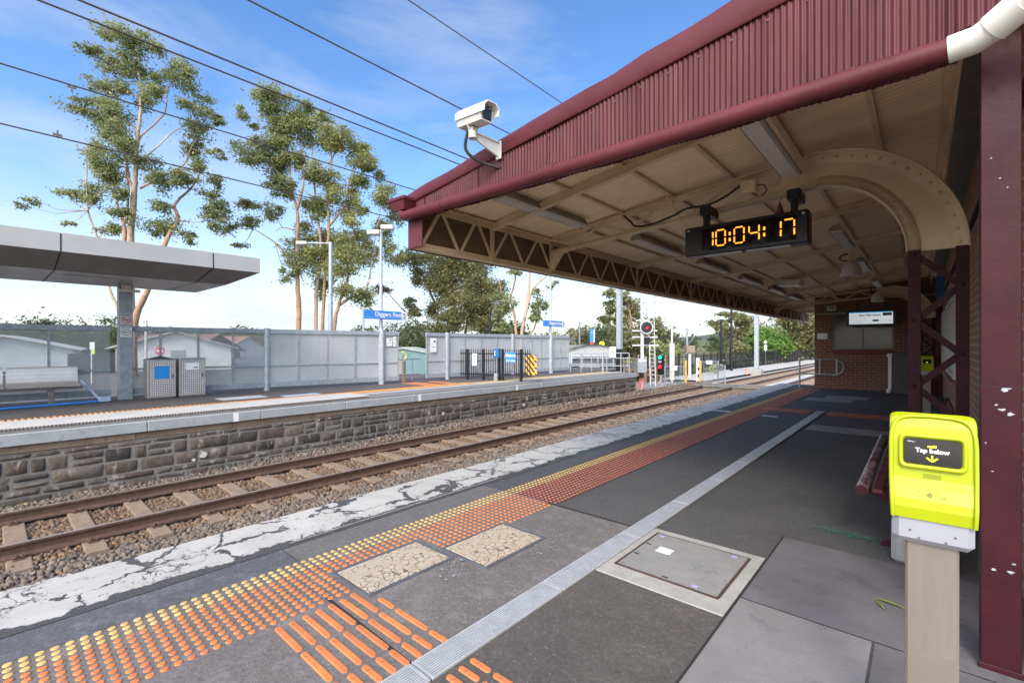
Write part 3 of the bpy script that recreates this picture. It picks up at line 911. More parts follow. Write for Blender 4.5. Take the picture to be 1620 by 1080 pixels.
for (a, c) in ((-1.47, 3.37), (-.96, 3.37), (-1.02, 2.80)):
    MB().bbox(a - .018, c - .014, .0126, a + .018, c + .014, .0155, .002).build('corner_tag', LILAC, lid)
MB().bbox(-1.405, 3.10, .0126, -1.30, 3.19, .0165, .003).build('white_tile', M('white_tile', (0.62, 0.63, 0.66), 0.4), lid)
for (a, c) in ((-1.49, 3.18), (-1.485, 2.98), (-1.2, 2.79)):
    MB().box(a - .018, c - .006, .0126, a + .018, c + .006, .0145).build('keyhole', DARKGAP, lid)
# small paint and chalk marks on the platform
def splats(name, col_m, spots, z):
    m = MB()
    for (cx, cy, rx, ry, n) in spots:
        for q in range(n):
            px = cx + random.gauss(0, rx); py = cy + random.gauss(0, ry)
            r0 = random.uniform(.0015, .0055) * (1 if random.random() < .9 else 2)
            k = random.randint(5, 8)
            pts = [(px + r0 * random.uniform(.4, 1.3) * math.cos(2 * math.pi * i / k) * 1.6, py + r0 * random.uniform(.4, 1.3) * math.sin(2 * math.pi * i / k), z + q * 1e-5) for i in range(k)]
            m.add(pts, [list(range(k))])
    o = m.build(name, col_m); o['kind'] = 'structure'; return o
CHALK = M('chalk_white', (0.30, 0.30, 0.30), 0.8, 0, 0.2, 30)
splats('paint_marks', CHALK, [(-2.25, 1.98, .05, .05, 70), (-2.02, 2.62, .06, .09, 90), (-2.09, 2.86, .03, .04, 10), (-.62, 3.55, .05, .03, 7), (.1, 3.33, .05, .02, 40), (-1.1, 3.1, .02, .07, 50)], 0.0172)
splats('paint_marks', CHALK, [(-1.9, 6.2, .09, .2, 12), (-.9, 6.0, .2, .9, 12), (-1.0, 8.5, .3, 1, 8), (-2.0, 12.8, .1, .1, 6)], 0.0072)
splats('paint_marks', GREENM, [(-.42, 4.35, .16, .045, 420), (-3.5, 5.15, .08, .16, 320)], 0.0135)
# fallen leaves
leafm = M('fallen_leaf_green', (0.16, 0.24, 0.05), 0.5, 0, 0.2, 30)
def leaf(p, ang, ln, mat, label):
    m = MB(); ex = Vector((math.cos(ang), math.sin(ang), 0)); ey = Vector((-ex.y, ex.x, 0)); p = Vector(p)
    prof = [(0, .0), (.2, .06), (.45, .085), (.75, .05), (1, 0)]
    vs = []
    for (s_, w_) in prof:
        for k in (-1, 0, 1):
            vs.append(p + ex * (s_ * ln) + ey * (k * w_ * ln) + Vector((0, 0, .006 + .05 * ln * math.sin(s_ * 3) - .02 * ln * (k == 0))))
    m.add(vs, [(3 * i + k, 3 * i + 3 + k, 3 * i + 4 + k, 3 * i + 1 + k) for i in range(4) for k in range(2)])
    m.build('leaf', mat).name = 'fallen_leaf'
    o = COL.objects[-1]
    return tag(o, label, 'leaf')
leaf((-.205, 3.36, .004), -.25, .15, leafm, 'long green gum leaf lying on the concrete slab, the upper of two')
leaf((-.2, 3.33, .004), -1.1, .11, leafm, 'short green gum leaf lying on the concrete slab, below the other')
leaf((-.46, 10.5, .0), .5, .22, M('lime_leaf', (0.35, 0.42, 0.08), 0.5), 'curled lime leaf on the dark asphalt beyond the bench')
leaf((-2.36, 1.345, .004), 1.2, .05, leafm, 'tiny green leaf between two orange bars')
# ================================================================== the station canopy
YE = 2.90            # near gable end of the canopy
YF = 25.5            # far end
XO = -4.0            # outer (track side) edge
SL = 0.146           # rise per metre towards the building
def ceil(x): return 2.935 + SL * (x + 3.9)
FR = (5.2, 18.2)
can = thing('station_canopy', 'maroon corrugated platform canopy with cream steel underside over the near platform', 'canopy', (-1.9, 14, 0))
# corrugated ceiling / roof sheets (waves across the platform direction)
def corr_sheet(name, x0, x1, y0, y1, zf, mat, pitch=.076, amp=.008, n=6, nx=2):
    ys = np.arange(y0, y1, pitch / n)
    xs = np.linspace(x0, x1, nx)
    X_, Y_ = np.meshgrid(xs, ys)
    Z_ = zf(X_) + amp * np.sin(2 * np.pi * Y_ / pitch)
    V = np.stack([X_, Y_, Z_], -1).reshape(-1, 3)
    rl = root_loc(can); V = V - np.array(rl)
    i = np.arange(len(ys) * nx).reshape(len(ys), nx)
    F = np.stack([i[:-1, :-1], i[:-1, 1:], i[1:, 1:], i[1:, :-1]], -1).reshape(-1, 4)
    return np_mesh(name, V, F, mat, can, True)
corr_sheet('ceiling_sheet', XO + .02, .17, YE + .02, YF, ceil, CEIL)
ROOFOUT = M('roof_sheet_grey', (0.35, 0.35, 0.36), 0.5, 0.2)
m = MB(); m.hexa([(XO + .03, YE + .04, ceil(XO + .03) + .05), (3.2, YE + .04, ceil(3.2) + .05), (3.2, YF, ceil(3.2) + .05), (XO + .03, YF, ceil(XO + .03) + .05),
                  (XO + .03, YE + .04, ceil(XO + .03) + .062), (3.2, YE + .04, ceil(3.2) + .062), (3.2, YF, ceil(3.2) + .062), (XO + .03, YF, ceil(XO + .03) + .062)])
m.build('roof_cover', ROOFOUT, can)
# gable end: corrugated sheet, waves across x
def flash_lo(x): return 2.90 + 0.122 * (x + 4.0)
def flash_hi(x): return 3.015 + 0.146 * (x + 4.0)
pitch = .0318; nn = 6
xs = np.arange(XO, 3.2, pitch / nn)
vs = []; fs = []
mb = MB()
for i, x in enumerate(xs):
    s_ = math.sin(2 * math.pi * x / pitch)
    yy = YE + .0052 * max(-.85, min(.85, s_ * 1.25)) + .004 * math.sin(x * 2.3)
    zb = (2.715 if x < .12 else 2.86) + .005 * math.sin(x * 9) + .006 * random.random()
    vs += [(x, yy, zb), (x, yy + .004 * math.sin(x * 5), flash_lo(x) + .03)]
for i in range(len(xs) - 1):
    fs.append((2 * i, 2 * i + 2, 2 * i + 3, 2 * i + 1))
mb.add(vs, fs, True)
mb.build('end_sheet', MAROON_SHEET, can)
mb = MB()
for x in np.arange(-3.72, 0.1, .762):
    mb.bar((x, YE - .0075, 2.72), (x, YE - .0075, flash_lo(x)), .004, .010, (0, 1, 0))
mb.build('sheet_lap', MAROON, can)
mb = MB()
for i, x in enumerate(np.arange(-3.9, 0.35, .0318 * 6)):
    for z in ((2.84, flash_lo(x) - .045) if flash_lo(x) > 2.95 else (2.84,)):
        mb.disc((x + .008, YE - .005, z + .004 * math.sin(i * 3.1)), (0, -1, 0), .0065, 8, .005)
mb.build('sheet_fixings', M('rusty_screw', (0.16, 0.075, 0.06), 0.6, 0.3, 0.4, 30), can)
# rolled flashing along the rake, slightly dented
mb = MB(); xs2 = np.linspace(XO - .03, 3.2, 70); vs = []; prof_n = 7
for x in xs2:
    dent = .018 * math.exp(-((x + 1.62) / .16) ** 2) + .006 * math.sin(x * 7.1) * math.sin(x * 1.3)
    lo, hi = flash_lo(x), flash_hi(x) - dent
    pr = [(YE - .017, lo), (YE - .024, lo + .008), (YE - .022, hi - .05), (YE - .016, hi - .018), (YE + .004, hi), (YE + .05, hi + .006), (YE + .20, hi + .004)]
    vs += [(x, p[0] + dent * .4, p[1]) for p in pr]
fs = [(i * 7 + k, i * 7 + k + 1, i * 7 + 8 + k, i * 7 + 7 + k) for i in range(len(xs2) - 1) for k in range(6)]
mb.add(vs, fs, True)
mb.build('rake_flashing', MAROON, can)
# horizontal pipe below the end sheet, elbow and rainwater head
gp = [(-3.99, YE - .075, 2.83), (-3.99, YE - .075, 2.80), (-3.965, YE - .075, 2.775), (-3.93, YE - .075, 2.765), (-2.6, YE - .075, 2.757), (-1.2, YE - .075, 2.755), (.095, YE - .075, 2.757)]
mb = MB().tube(gp, .052, 18)
for x in (-3.45, -2.15, -.73): mb.cyl((x, YE - .075, 2.757), (x + .10, YE - .075, 2.757), .0555, 18)
mb.build('drain_pipe', MAROON, can)
mb = MB().tube([(.085, YE - .075, 2.757), (.17, YE - .085, 2.76), (.23, YE - .115, 2.78), (.33, YE - .18, 2.835), (.48, YE - .27, 2.92), (.75, YE - .42, 3.06)], [.057, .057, .058, .058, .058, .058], 18)
mb.tube([(.22, YE - .108, 2.775), (.30, YE - .16, 2.815)], .064, 18)
mb.build('drain_pipe', PIPEW, can)
mb = MB()
hx0, hx1, hy0, hy1 = -4.13, -3.86, YE - .16, YE + .02
mb.hexa([(hx0 + .06, hy0 + .03, 2.82), (hx1 - .04, hy0 + .03, 2.82), (hx1 - .04, hy1 - .01, 2.82), (hx0 + .06, hy1 - .01, 2.82), (hx0, hy0, 2.905), (hx1, hy0, 2.905), (hx1, hy1, 2.905), (hx0, hy1, 2.905)])
mb.bbox(hx0 - .012, hy0 - .012, 2.905, hx1 + .012, hy1 + .006, 2.94, .006)
mb.build('rainwater_head', MAROON, can)
# side sheet along the track side
ys = np.arange(YE - .002, YF, .036 / 4)
vs = []; fs = []
for i, y in enumerate(ys):
    xx = XO + .005 * math.sin(2 * math.pi * y / .036)
    vs += [(xx, y, 2.44 - .006 * random.random()), (xx, y, 2.97)]
mb = MB(); mb.add(vs, [(2 * i, 2 * i + 2, 2 * i + 3, 2 * i + 1) for i in range(len(ys) - 1)], True)
mb.mi = 0
mb.build('side_sheet', [MAROON], can)
vs = [(p[0] + .006, p[1], p[2]) for p in vs]
mb = MB(); mb.add(vs, [(2 * i, 2 * i + 2, 2 * i + 3, 2 * i + 1) for i in range(len(ys) - 1)], True)
mb.build('side_sheet_lining', M('lining_brown', (0.20, 0.125, 0.075), 0.6, 0, 0.2, 3), can)
# corner return
mb = MB()
for k in range(5):
    x0 = XO + .004 + k * .046
    mb.bbox(x0, YE - .012, 2.44, x0 + .030, YE + .012, 2.72, .008); mb.box(x0 + .03, YE - .004, 2.44, x0 + .046, YE + .006, 2.72)
mb.build('corner_return', MAROON, can)
# edge truss
ct = CREAM
XT = XO + .11
mb = MB()
mb.box(XT - .05, YE + .02, 2.438, XT + .05, YF, 2.450); mb.box(XT - .006, YE + .02, 2.4505, XT + .006, YF, 2.51)
mb.box(XT - .05, YE + .02, 2.905, XT + .05, YF, 2.917); mb.box(XT - .006, YE + .02, 2.845, XT + .006, YF, 2.9045)
mb.build('truss_chord', CREAM, can)
nodes = [YE + .06, 4.02] + [5.2 + 2.6 * k for k in range(8)]
web = MB()
for y0, y1 in zip(nodes[:-1], nodes[1:]):
    span = y1 - y0; n = max(2, int(round(span / .64)))
    for k in range(n):
        a = y0 + span * (k + .05) / n; c = y0 + span * (k + .95) / n; mid = (a + c) / 2
        xo = XT + .018
        web.bar((xo, a, 2.50), (xo, mid - .02, 2.86), .038, .008, (1, 0, 0))
        web.bar((xo + .009, mid + .02, 2.86), (xo + .009, c, 2.50), .038, .008, (1, 0, 0))
    web.box(XT + .008, y1 - .03, 2.45, XT + .026, y1 + .03, 2.905)
web.build('truss_lattice', CREAM, can)
# rafters
ri = 0
for y in [4.02] + [5.2 + 2.6 * k for k in range(8)]:
    if y in FR: continue
    mb = MB()
    x0, x1 = XT + .03, .13
    mb.bar((x0, y, ceil(x0) - .115), (x1, y, ceil(x1) - .115), .055, .010)
    mb.bar((x0, y, ceil(x0) - .075), (x1, y, ceil(x1) - .075), .010, .075)
    mb.build('rafter', CREAM, can)
# purlins
for x in (-3.38, -2.78, -2.16, -1.54, -.93, -.32):
    mb = MB(); mb.box(x - .022, YE + .03, ceil(x) - .036, x + .022, YF - .05, ceil(x) - .010)
    mb.build('purlin', CREAM, can)
# eaves board by the building
mb = MB(); mb.box(.172, YE + .03, 3.26, .19, YF, ceil(.18) + .02); mb.box(.12, YE + .03, 3.43, .171, YF, 3.50)
mb.build('eaves_board', CREAM, can)
# frames with riveted arch brackets
def frame(y, full=True):
    t = MB(); c0 = (-.75, 2.24)
    ai, bi, ao, bo = .655, .70, 1.02, 1.005
    def arc(a, b, k, n=28): an = math.pi / 2 * k / n; return (c0[0] + a * math.sin(an), c0[1] + b * math.cos(an))
    n = 28; hy = .008
    # web plate
    vs = []; fs = []
    for k in range(n + 1):
        p = arc(ai, bi, k); q = arc(ao, bo, k)
        vs += [(p[0], y - hy, p[1]), (q[0], y - hy, q[1]), (p[0], y + hy, p[1]), (q[0], y + hy, q[1])]
    for k in range(n):
        i = 4 * k
        fs += [(i, i + 1, i + 5, i + 4), (i + 2, i + 6, i + 7, i + 3)]
    t.add(vs, fs, True)
    # flanges
    for (a, b, s_) in ((ai, bi, -1), (ao, bo, 1)):
        vs = []; fs = []
        for k in range(n + 1):
            p = arc(a, b, k); q = arc(a + s_ * .014, b + s_ * .014, k)
            vs += [(p[0], y - .06, p[1]), (p[0], y + .06, p[1]), (q[0], y + .06, q[1]), (q[0], y - .06, q[1])]
        for k in range(n):
            i = 4 * k
            for e in range(4): fs.append((i + e, i + (e + 1) % 4, i + 4 + (e + 1) % 4, i + 4 + e))
        fs += [(0, 1, 2, 3), (4 * n + 3, 4 * n + 2, 4 * n + 1, 4 * n)]
        t.add(vs, fs, True)
    # angle legs with rivets
    for (a0, b0, a1, b1) in ((ai, bi, ai + .085, bi + .085), (ao, bo, ao - .10, bo - .10)):
        vs = []; fs = []
        for k in range(n + 1):
            p = arc(a0, b0, k); q = arc(a1, b1, k)
            vs += [(p[0], y - .018, p[1]), (q[0], y - .018, q[1]), (q[0], y - hy, q[1])]
        for k in range(n):
            i = 3 * k
            fs += [(i, i + 1, i + 4, i + 3), (i + 1, i + 2, i + 5, i + 4)]
        t.add(vs, fs, True)
    t.build('arch_bracket', CREAM, can)
    rv = MB()
    def rivet(p, r=.017):
        vs = []; fs = []
        for i in range(4):
            a = math.pi / 2 * i / 4
            for k in range(10):
                th = 2 * math.pi * k / 10
                vs.append((p[0] + r * math.cos(a) * math.cos(th), y - .018 - r * .75 * math.sin(a), p[1] + r * math.cos(a) * math.sin(th)))
        for i in range(3):
            for k in range(10): fs.append((i * 10 + k, i * 10 + (k + 1) % 10, i * 10 + 10 + (k + 1) % 10, i * 10 + 10 + k))
        fs.append(list(range(30, 40)))
        rv.add(vs, fs, True)
    for k in range(14): rivet(arc(ao - .05, bo - .05, .8 + k * 2.03))
    for k in range(14): rivet(arc(ai + .042, bi + .042, .8 + k * 2.03), .014)
    rv.build('rivets', CREAM, can)
    # lattice beam out to the truss
    bb = MB()
    lo = lambda x: 2.94 + .072 * (x + .75); hi = lambda x: 3.245 + .094 * (x + .75)
    xa, xb = XT + .03, -.74
    bb.bar((xa, y, lo(xa) + .004), (xb, y, lo(xb) + .004), .11, .012); bb.bar((xa, y, lo(xa) + .03), (xb, y, lo(xb) + .03), .012, .045)
    bb.bar((xa, y, hi(xa) - .004), (xb, y, hi(xb) - .004), .11, .012); bb.bar((xa, y, hi(xa) - .03), (xb, y, hi(xb) - .03), .012, .045)
    n2 = 8
    for k in range(n2):
        a = xa + (xb - xa) * k / n2; c = xa + (xb - xa) * (k + 1) / n2
        if k % 2: bb.bar((a, y - .012, lo(a) + .04), (c, y - .012, hi(c) - .04), .04, .008, (0, 1, 0))
        else: bb.bar((a, y - .012, hi(a) - .04), (c, y - .012, lo(c) + .04), .04, .008, (0, 1, 0))
    bb.prism([(-.74, 2.94), (-.74, 3.245), (-1.05, 3.216), (-1.05, 2.918)], (0, y - .0078, 0), (1, 0, 0), (0, 0, 1), (0, .0156, 0))
    bb.prism([(xa, 2.46), (xa + .18, 2.70), (xa + .42, 2.75), (xa, 2.73)], (0, y - .03, 0), (1, 0, 0), (0, 0, 1), (0, .06, 0))
    bb.bar((-2.05, y - .03, lo(-2.05)), (-2.2, y - .03, hi(-2.2) + .04), .045, .012, (0, 1, 0))
    bb.build('frame_beam', CREAM, can)
    # lattice column
    cl = MB()
    for (x0, x1) in ((-.095, -.012), (.197, .277)):
        cl.bbox(x0, y - .055, -.01, x1, y - .045, 2.245, .002)
        cl.box(x0 if x0 < 0 else x1 - .008, y - .0448, -.01, (x0 + .008) if x0 < 0 else x1, y + .055, 2.245)
        cl.box(x0, y + .0452, -.01, x1, y + .055, 2.2448) if False else None
    zz_ = 2.19; k = 0
    while zz_ > .1:
        a, c = (-.03, .215) if k % 2 == 0 else (.215, -.03)
        cl.bar((a, y - .034 + .009 * (k % 2), zz_), (c, y - .034 + .009 * (k % 2), zz_ - .245), .05, .008, (0, 1, 0))
        zz_ -= .275; k += 1
    cl.build('lattice_column', MAROON_DK, can)
    rv2 = MB()
    for k in range(5):
        for x, dz in ((-.055, 0), (.235, .275)):
            rv2.ball((x, y - .056, 2.2 - .0 - k * .55 - dz + .01), .016, 8, 4)
    rv2.build('rivets', MAROON_DK, can)
for y in FR: frame(y)
# end post by the camera
mb = MB(); mb.bbox(.195, 2.97, -.01, .322, 2.98, 3.2, .003); mb.box(.196, 2.9805, -.01, .204, 3.07, 3.2); mb.box(.312, 2.9805, -.01, .321, 3.07, 3.2)
mb.bbox(.186, 2.958, -.01, .330, 2.969, .03, .004)
ep = mb.build('end_post', MAROON_POST, can)
MB().box(.1945, 2.9692, 1.262, .3225, 2.9702, 1.268).build('post_joint', M('dark_seam', (.02, .006, .008), .7), ep)  # horizontal seam in the post, drawn as a thin dark strip
CHIP = M('bare_paint_chip', (.42, .40, .44), .7, 0, .2, 40)
gr_ = random.Random(11)
for (u, v, r_) in ((1590, 615, 9), (1600, 655, 6), (1585, 648, 5), (1576, 640, 3), (1568, 250, 2.2), (1582, 282, 2.5), (1594, 296, 2), (1572, 900, 4), (1600, 905, 5), (1604, 892, 3), (1570, 745, 2), (1559, 700, 2)):
    c_ = onY(u, v, 2.969); k_ = 11; s_ = r_ * .0019
    MB().add([(c_.x + s_ * gr_.uniform(.35, 1.25) * math.cos(6.283 * i / k_) * 1.3, 2.9693, c_.z + s_ * gr_.uniform(.3, 1.1) * math.sin(6.283 * i / k_) * .8) for i in range(k_)], [list(range(k_))]).build('paint_chip', CHIP, ep)

# things hung from the canopy
LAMPW = M('lamp_diffuser_white', (0.62, 0.60, 0.57), 0.35)
LAMPB = M('lamp_body_dusty', (0.27, 0.23, 0.18), 0.5, 0, 0.2, 6)
bat = None
places = [(-3.22, 3.42, 2.94, 'long fluorescent light nearest the cut corner of the canopy'), (-.92, 3.42, 3.02, 'long fluorescent light hanging by the riveted arch, under the maroon pipe'),
          (-3.05, 6.1, 2.94, 'fluorescent light left of the clock, first behind the lattice beam'), (-3.05, 8.65, 2.94, 'fluorescent light seen just below the left end of the clock'),
          (-3.05, 11.25, 2.94, 'third fluorescent light behind the clock along the truss'), (-3.05, 13.9, 2.94, 'fluorescent light beside the wedge shaped floodlight'), (-3.05, 16.3, 2.94, 'farthest fluorescent light along the truss'),
          (-.92, 7.95, 3.06, 'fluorescent light inside the curve of the riveted arch'), (-.92, 11.3, 3.08, 'fluorescent light beyond the arch, between the two pendant speakers and the column'), (-.92, 15.0, 3.08, 'last fluorescent light before the passenger display')]
for (x, y, z, lb) in places:
    if bat is None:
        bat = thing('fluorescent_light', lb, 'light', (0, 0, 0))
        mb = MB(); mb.prism([(-.045, .10), (.045, .10), (.085, .035), (.085, .022), (-.085, .022), (-.085, .035)], (0, 0, 0), (1, 0, 0), (0, 0, 1), (0, 1.55, 0)); mb.build('body', LAMPB, bat)
        mb = MB(); mb.prism([(-.075, .0215), (.075, .0215), (.06, 0), (-.06, 0)], (0, .02, 0), (1, 0, 0), (0, 0, 1), (0, 1.51, 0)); mb.build('diffuser', LAMPW, bat)
        mb = MB()
        for yy in (.2, 1.35): mb.box(-.012, yy - .012, .1005, .012, yy + .012, .16)
        mb.build('hanger', LAMPB, bat)
        o = bat
    else: o = copy_tree(bat)
    o.location = (x, y, z - .01); o['label'] = lb; o['group'] = 'fluorescent lights under the canopy'
    for ch in o.children:
        if ch.name.startswith('hanger'): ch.scale = (1, 1, 1)

# digital clock
ck = thing('digital_clock', 'black digital platform clock with orange figures hung from the frame beam', 'clock', (-1.37, 5.0, 2.53))
yf = 4.93
mb = MB(); mb.bbox(-1.90, yf, 2.385, -.775, yf + .17, 2.690, .012); mb.build('case', BLACKP, ck)
mb = MB(); mb.box(-1.72, yf - .0025, 2.425, -.87, yf - .0005, 2.655); mb.build('window', M('clock_window', (0.012, 0.008, 0.006), 0.15), ck)
mb = MB(); mb.bbox(-1.70, yf + .01, 2.372, -1.34, yf + .10, 2.3845, .003); mb.bbox(-1.30, yf + .01, 2.372, -.92, yf + .10, 2.3845, .003); mb.build('vent_strip', GREYP, ck)
AMB = emis('amber_segments', (1.0, 0.34, 0.03), 1.0)
SEG = {'0': 'abcdef', '1': 'bc', '4': 'bcfg', '7': 'abc'}
def digit(ch, x0, wd, z0, h):
    mb = MB()
    g = .009; tk = .0135; yy = yf - .004
    def hseg(z):
        n = 5
        for k in range(n):
            a = x0 + g + (wd - 2 * g) * k / n
            mb.box(a, yy, z - tk / 2, a + (wd - 2 * g) / n * .88, yy + .0014, z + tk / 2)
    def vseg(x, za, zb):
        n = 6
        for k in range(n):
            a = za + g + (zb - za - 2 * g) * k / n
            mb.box(x - tk / 2, yy, a, x + tk / 2, yy + .0014, a + (zb - za - 2 * g) / n * .88)
    sg = SEG[ch]; zm = z0 + h / 2; z1 = z0 + h; x1 = x0 + wd
    if 'a' in sg: hseg(z1)
    if 'g' in sg: hseg(zm)
    if 'd' in sg: hseg(z0)
    if 'b' in sg: vseg(x1, zm, z1)
    if 'c' in sg: vseg(x1, z0, zm)
    if 'f' in sg: vseg(x0, zm, z1)
    if 'e' in sg: vseg(x0, z0, zm)
    mb.build('digit', AMB, ck)
zb, hh, wd = 2.462, .155, .088
for ch, x0 in (('1', -1.700), ('0', -1.580), ('0', -1.405), ('4', -1.270), ('1', -1.085), ('7', -.975)):
    digit(ch, x0, wd, zb, hh)
for x in (-1.448, -1.137):
    mb = MB()
    for z in (zb + .045, zb + .105): mb.box(x - .009, yf - .004, z - .016, x + .009, yf - .0026, z + .016)
    mb.build('colon', AMB, ck)
for x in (-1.70, -.90):
    mb = MB()
    mb.bbox(x - .028, yf + .05, 2.6905, x + .028, yf + .11, 2.84, .004)
    mb.bbox(x - .055, yf + .02, 2.805, x + .055, yf + .29, 2.90, .008)
    mb.build('hanging_bracket', BLACK, ck)
for x in (-1.86, -.815): MB().disc((x, yf - .001, 2.655), (0, -1, 0), .012, 12, .006).build('screw', STAIN, ck)
t = thing('warning_bell', 'small rusty red bell on a hook above the clock', 'bell', (-1.02, 5.08, 2.69))
mb = MB().tube([(-1.02, 5.0, 2.691), (-1.02, 5.0, 2.71), (-1.02, 5.0, 2.75), (-1.02, 5.0, 2.775), (-1.02, 5.0, 2.80)], [.04, .036, .022, .02, .008], 14)
mb.build('bell', M('rusty_red', (0.16, 0.05, 0.035), 0.6, 0.2, 0.3, 20), t)
MB().tube([(-1.02, 5.0, 2.80), (-1.022, 5.0, 2.825), (-1.01, 5.0, 2.84), (-1.0, 5.0, 2.86)], .004, 6).build('hook', STAIN_DK, t)
# cables and conduits
def cable(name, pts, r, mat, label, cat='cable'):
    P_ = [Vector(p) for p in pts]; out = []
    for i in range(len(P_) - 1):
        p0 = P_[max(i - 1, 0)]; p1 = P_[i]; p2 = P_[i + 1]; p3 = P_[min(i + 2, len(P_) - 1)]
        for k in range(6):
            s_ = k / 6
            out.append(0.5 * ((2 * p1) + (p2 - p0) * s_ + (2 * p0 - 5 * p1 + 4 * p2 - p3) * s_ ** 2 + (3 * p1 - p0 - 3 * p2 + p3) * s_ ** 3))
    out.append(P_[-1])
    o = MB().tube(out, r, 8).build(name, mat)
    return tag(o, label, cat)
cable('cable', [(-2.72, 5.12, 3.02), (-2.62, 5.1, 2.93), (-2.55, 5.1, 2.86), (-2.35, 5.1, 2.85), (-2.1, 5.1, 2.90), (-1.95, 5.1, 2.95), (-1.72, 5.11, 2.95), (-1.55, 5.11, 3.0), (-1.42, 5.11, 3.07), (-1.36, 5.12, 3.08)], .012, BLACKP, 'black cable looping along the lattice beam to the junction box above the clock')
t = thing('junction_box', 'cream round cornered junction box on the lattice beam above the clock', 'junction box', (-1.3, 5.13, 3.06))
MB().bbox(-1.40, 5.08, 2.995, -1.24, 5.17, 3.13, .02).build('box', OFFWHITE if False else CREAM, t)
MB().tube([(-1.25, 5.1, 3.05), (-1.18, 5.1, 3.04), (-1.15, 5.1, 2.98), (-1.2, 5.1, 2.93)], .006, 6).build('lead', BLACKP, t)
cable('conduit', [(-3.6, 7.76, 2.88), (-2.2, 7.76, 3.06), (-.9, 7.76, 3.25), (.1, 7.76, 3.39)], .014, CREAM, 'thin painted conduit along the first rafter behind the arch', 'conduit')
# pendant speakers
spk = None
for (x, y, z, lb) in ((-.98, 10.4, 2.83, 'nearer grey pendant speaker on a curved arm right of the clock'), (-1.0, 17.4, 2.86, 'farther grey pendant speaker just above the passenger display')):
    if spk is None:
        spk = thing('pendant_speaker', lb, 'speaker', (0, 0, 0))
        MB().tube([(0, 0, -.13), (0, 0, -.12), (0, 0, .05), (0, 0, .12), (0, 0, .15)], [.155, .16, .14, .08, .05], 20).build('housing', OFFWHITE, spk)
        MB().tube([(0, 0, .15), (0, 0, .34)], .02, 8).build('stem', CREAM, spk)
        MB().tube([(-.06, 0, .16), (-.14, 0, .17), (-.17, 0, .22), (-.13, 0, .27), (-.04, 0, .28)], .014, 8).build('lead', BLACKP, spk)
        o = spk
    else: o = copy_tree(spk)
    o.location = (x, y, z); o['label'] = lb; o['group'] = 'pendant speakers under the canopy'
t = thing('wedge_floodlight', 'wedge shaped cream floodlight on the ceiling between two fluorescent lights', 'floodlight', (-2.45, 12.9, 2.9))
mb = MB(); mb.prism([(-.2, 0), (.25, -.02), (.30, .10), (-.22, .14)], (-2.45, 12.75, 2.90), (1, 0, 0), (0, 0, 1), (0, .4, 0)); mb.build('housing', OFFWHITE, t)
MB().tube([(-2.2, 12.9, 3.03), (-2.15, 12.9, 3.16)], .02, 8).build('arm', OFFWHITE, t)
t = thing('wall_speaker', 'small boxy speaker with dark grille at the top of the pavilion corner', 'speaker', (-2.2, 18.05, 2.62))
MB().bbox(-2.32, 17.95, 2.56, -2.08, 18.12, 2.72, .012).build('cabinet', OFFWHITE, t)
MB().box(-2.28, 17.945, 2.59, -2.12, 17.949, 2.69).build('grille', STAIN_DK, t)
# passenger information display
t = thing('passenger_display', 'black passenger information display with a white lit screen hung before the pavilion window', 'display', (-1.2, 18, 2.3))
yd = 17.86
MB().bbox(-1.80, yd, 2.045, -.575, yd + .14, 2.53, .012).build('case', BLACKP, t)
m_, tt, b = newmat('display_screen')
sp = tt.nodes.new('ShaderNodeSeparateXYZ'); tt.links.new(ocoord(tt), sp.inputs[0])
cc = ramp(tt, math_(tt, 'ADD', math_(tt, 'MULTIPLY', sp.outputs['Z'], 4.0), 0.35), [(0.0, (0.78, 0.84, 0.88)), (0.88, (0.80, 0.87, 0.90)), (0.93, (0.10, 0.45, 0.85))])
tt.links.new(cc, b.inputs['Emission Color']); b.inputs['Emission Strength'].default_value = 0.30; b.inputs['Base Color'].default_value = (.05, .05, .05, 1)
MB().box(-1.725, yd - .003, 2.10, -.665, yd - .0005, 2.465).build('screen', m_, t)
INK = M('display_ink', (0.03, 0.05, 0.09), 0.5)
INKG = M('display_grey_ink', (0.18, 0.22, 0.28), 0.5)
EX, EZ = (1, 0, 0), (0, 0, 1)
text('lettering', 'East Pakenham', INK, t, (-1.48, yd - .005, 2.345), EX, EZ, .088, bold=.0025)
text('lettering', '10:04am', INKG, t, (-1.70, yd - .005, 2.345), EX, EZ, .05)
text('lettering', 'Stops all stations to City', INKG, t, (-1.70, yd - .005, 2.27), EX, EZ, .042)
text('lettering', '10:44   East Pakenham', INKG, t, (-1.70, yd - .005, 2.185), EX, EZ, .042)
text('lettering', 'Stopping all stations', INKG, t, (-1.70, yd - .005, 2.125), EX, EZ, .036)
text('lettering', 'Platform 1  40 min', INKG, t, (-.95, yd - .005, 2.185), EX, EZ, .034)
MB().box(-.905, yd - .0045, 2.345, -.69, yd - .0032, 2.43).build('minutes_panel', INK, t)
MB().box(-1.145, yd - .0045, 2.175, -1.0, yd - .0032, 2.23).build('minutes_panel', INK, t)
text('lettering', '4 min', SIGNW, t, (-.855, yd - .006, 2.365), EX, EZ, .05)
for x in (-1.52, -.85):
    mb = MB(); mb.bbox(x - .03, yd + .03, 2.5305, x + .03, yd + .09, 2.70, .004); mb.bbox(x - .05, yd + .0, 2.67, x + .05, yd + .2, 2.77, .006)
    mb.build('hanging_bracket', BLACK, t)

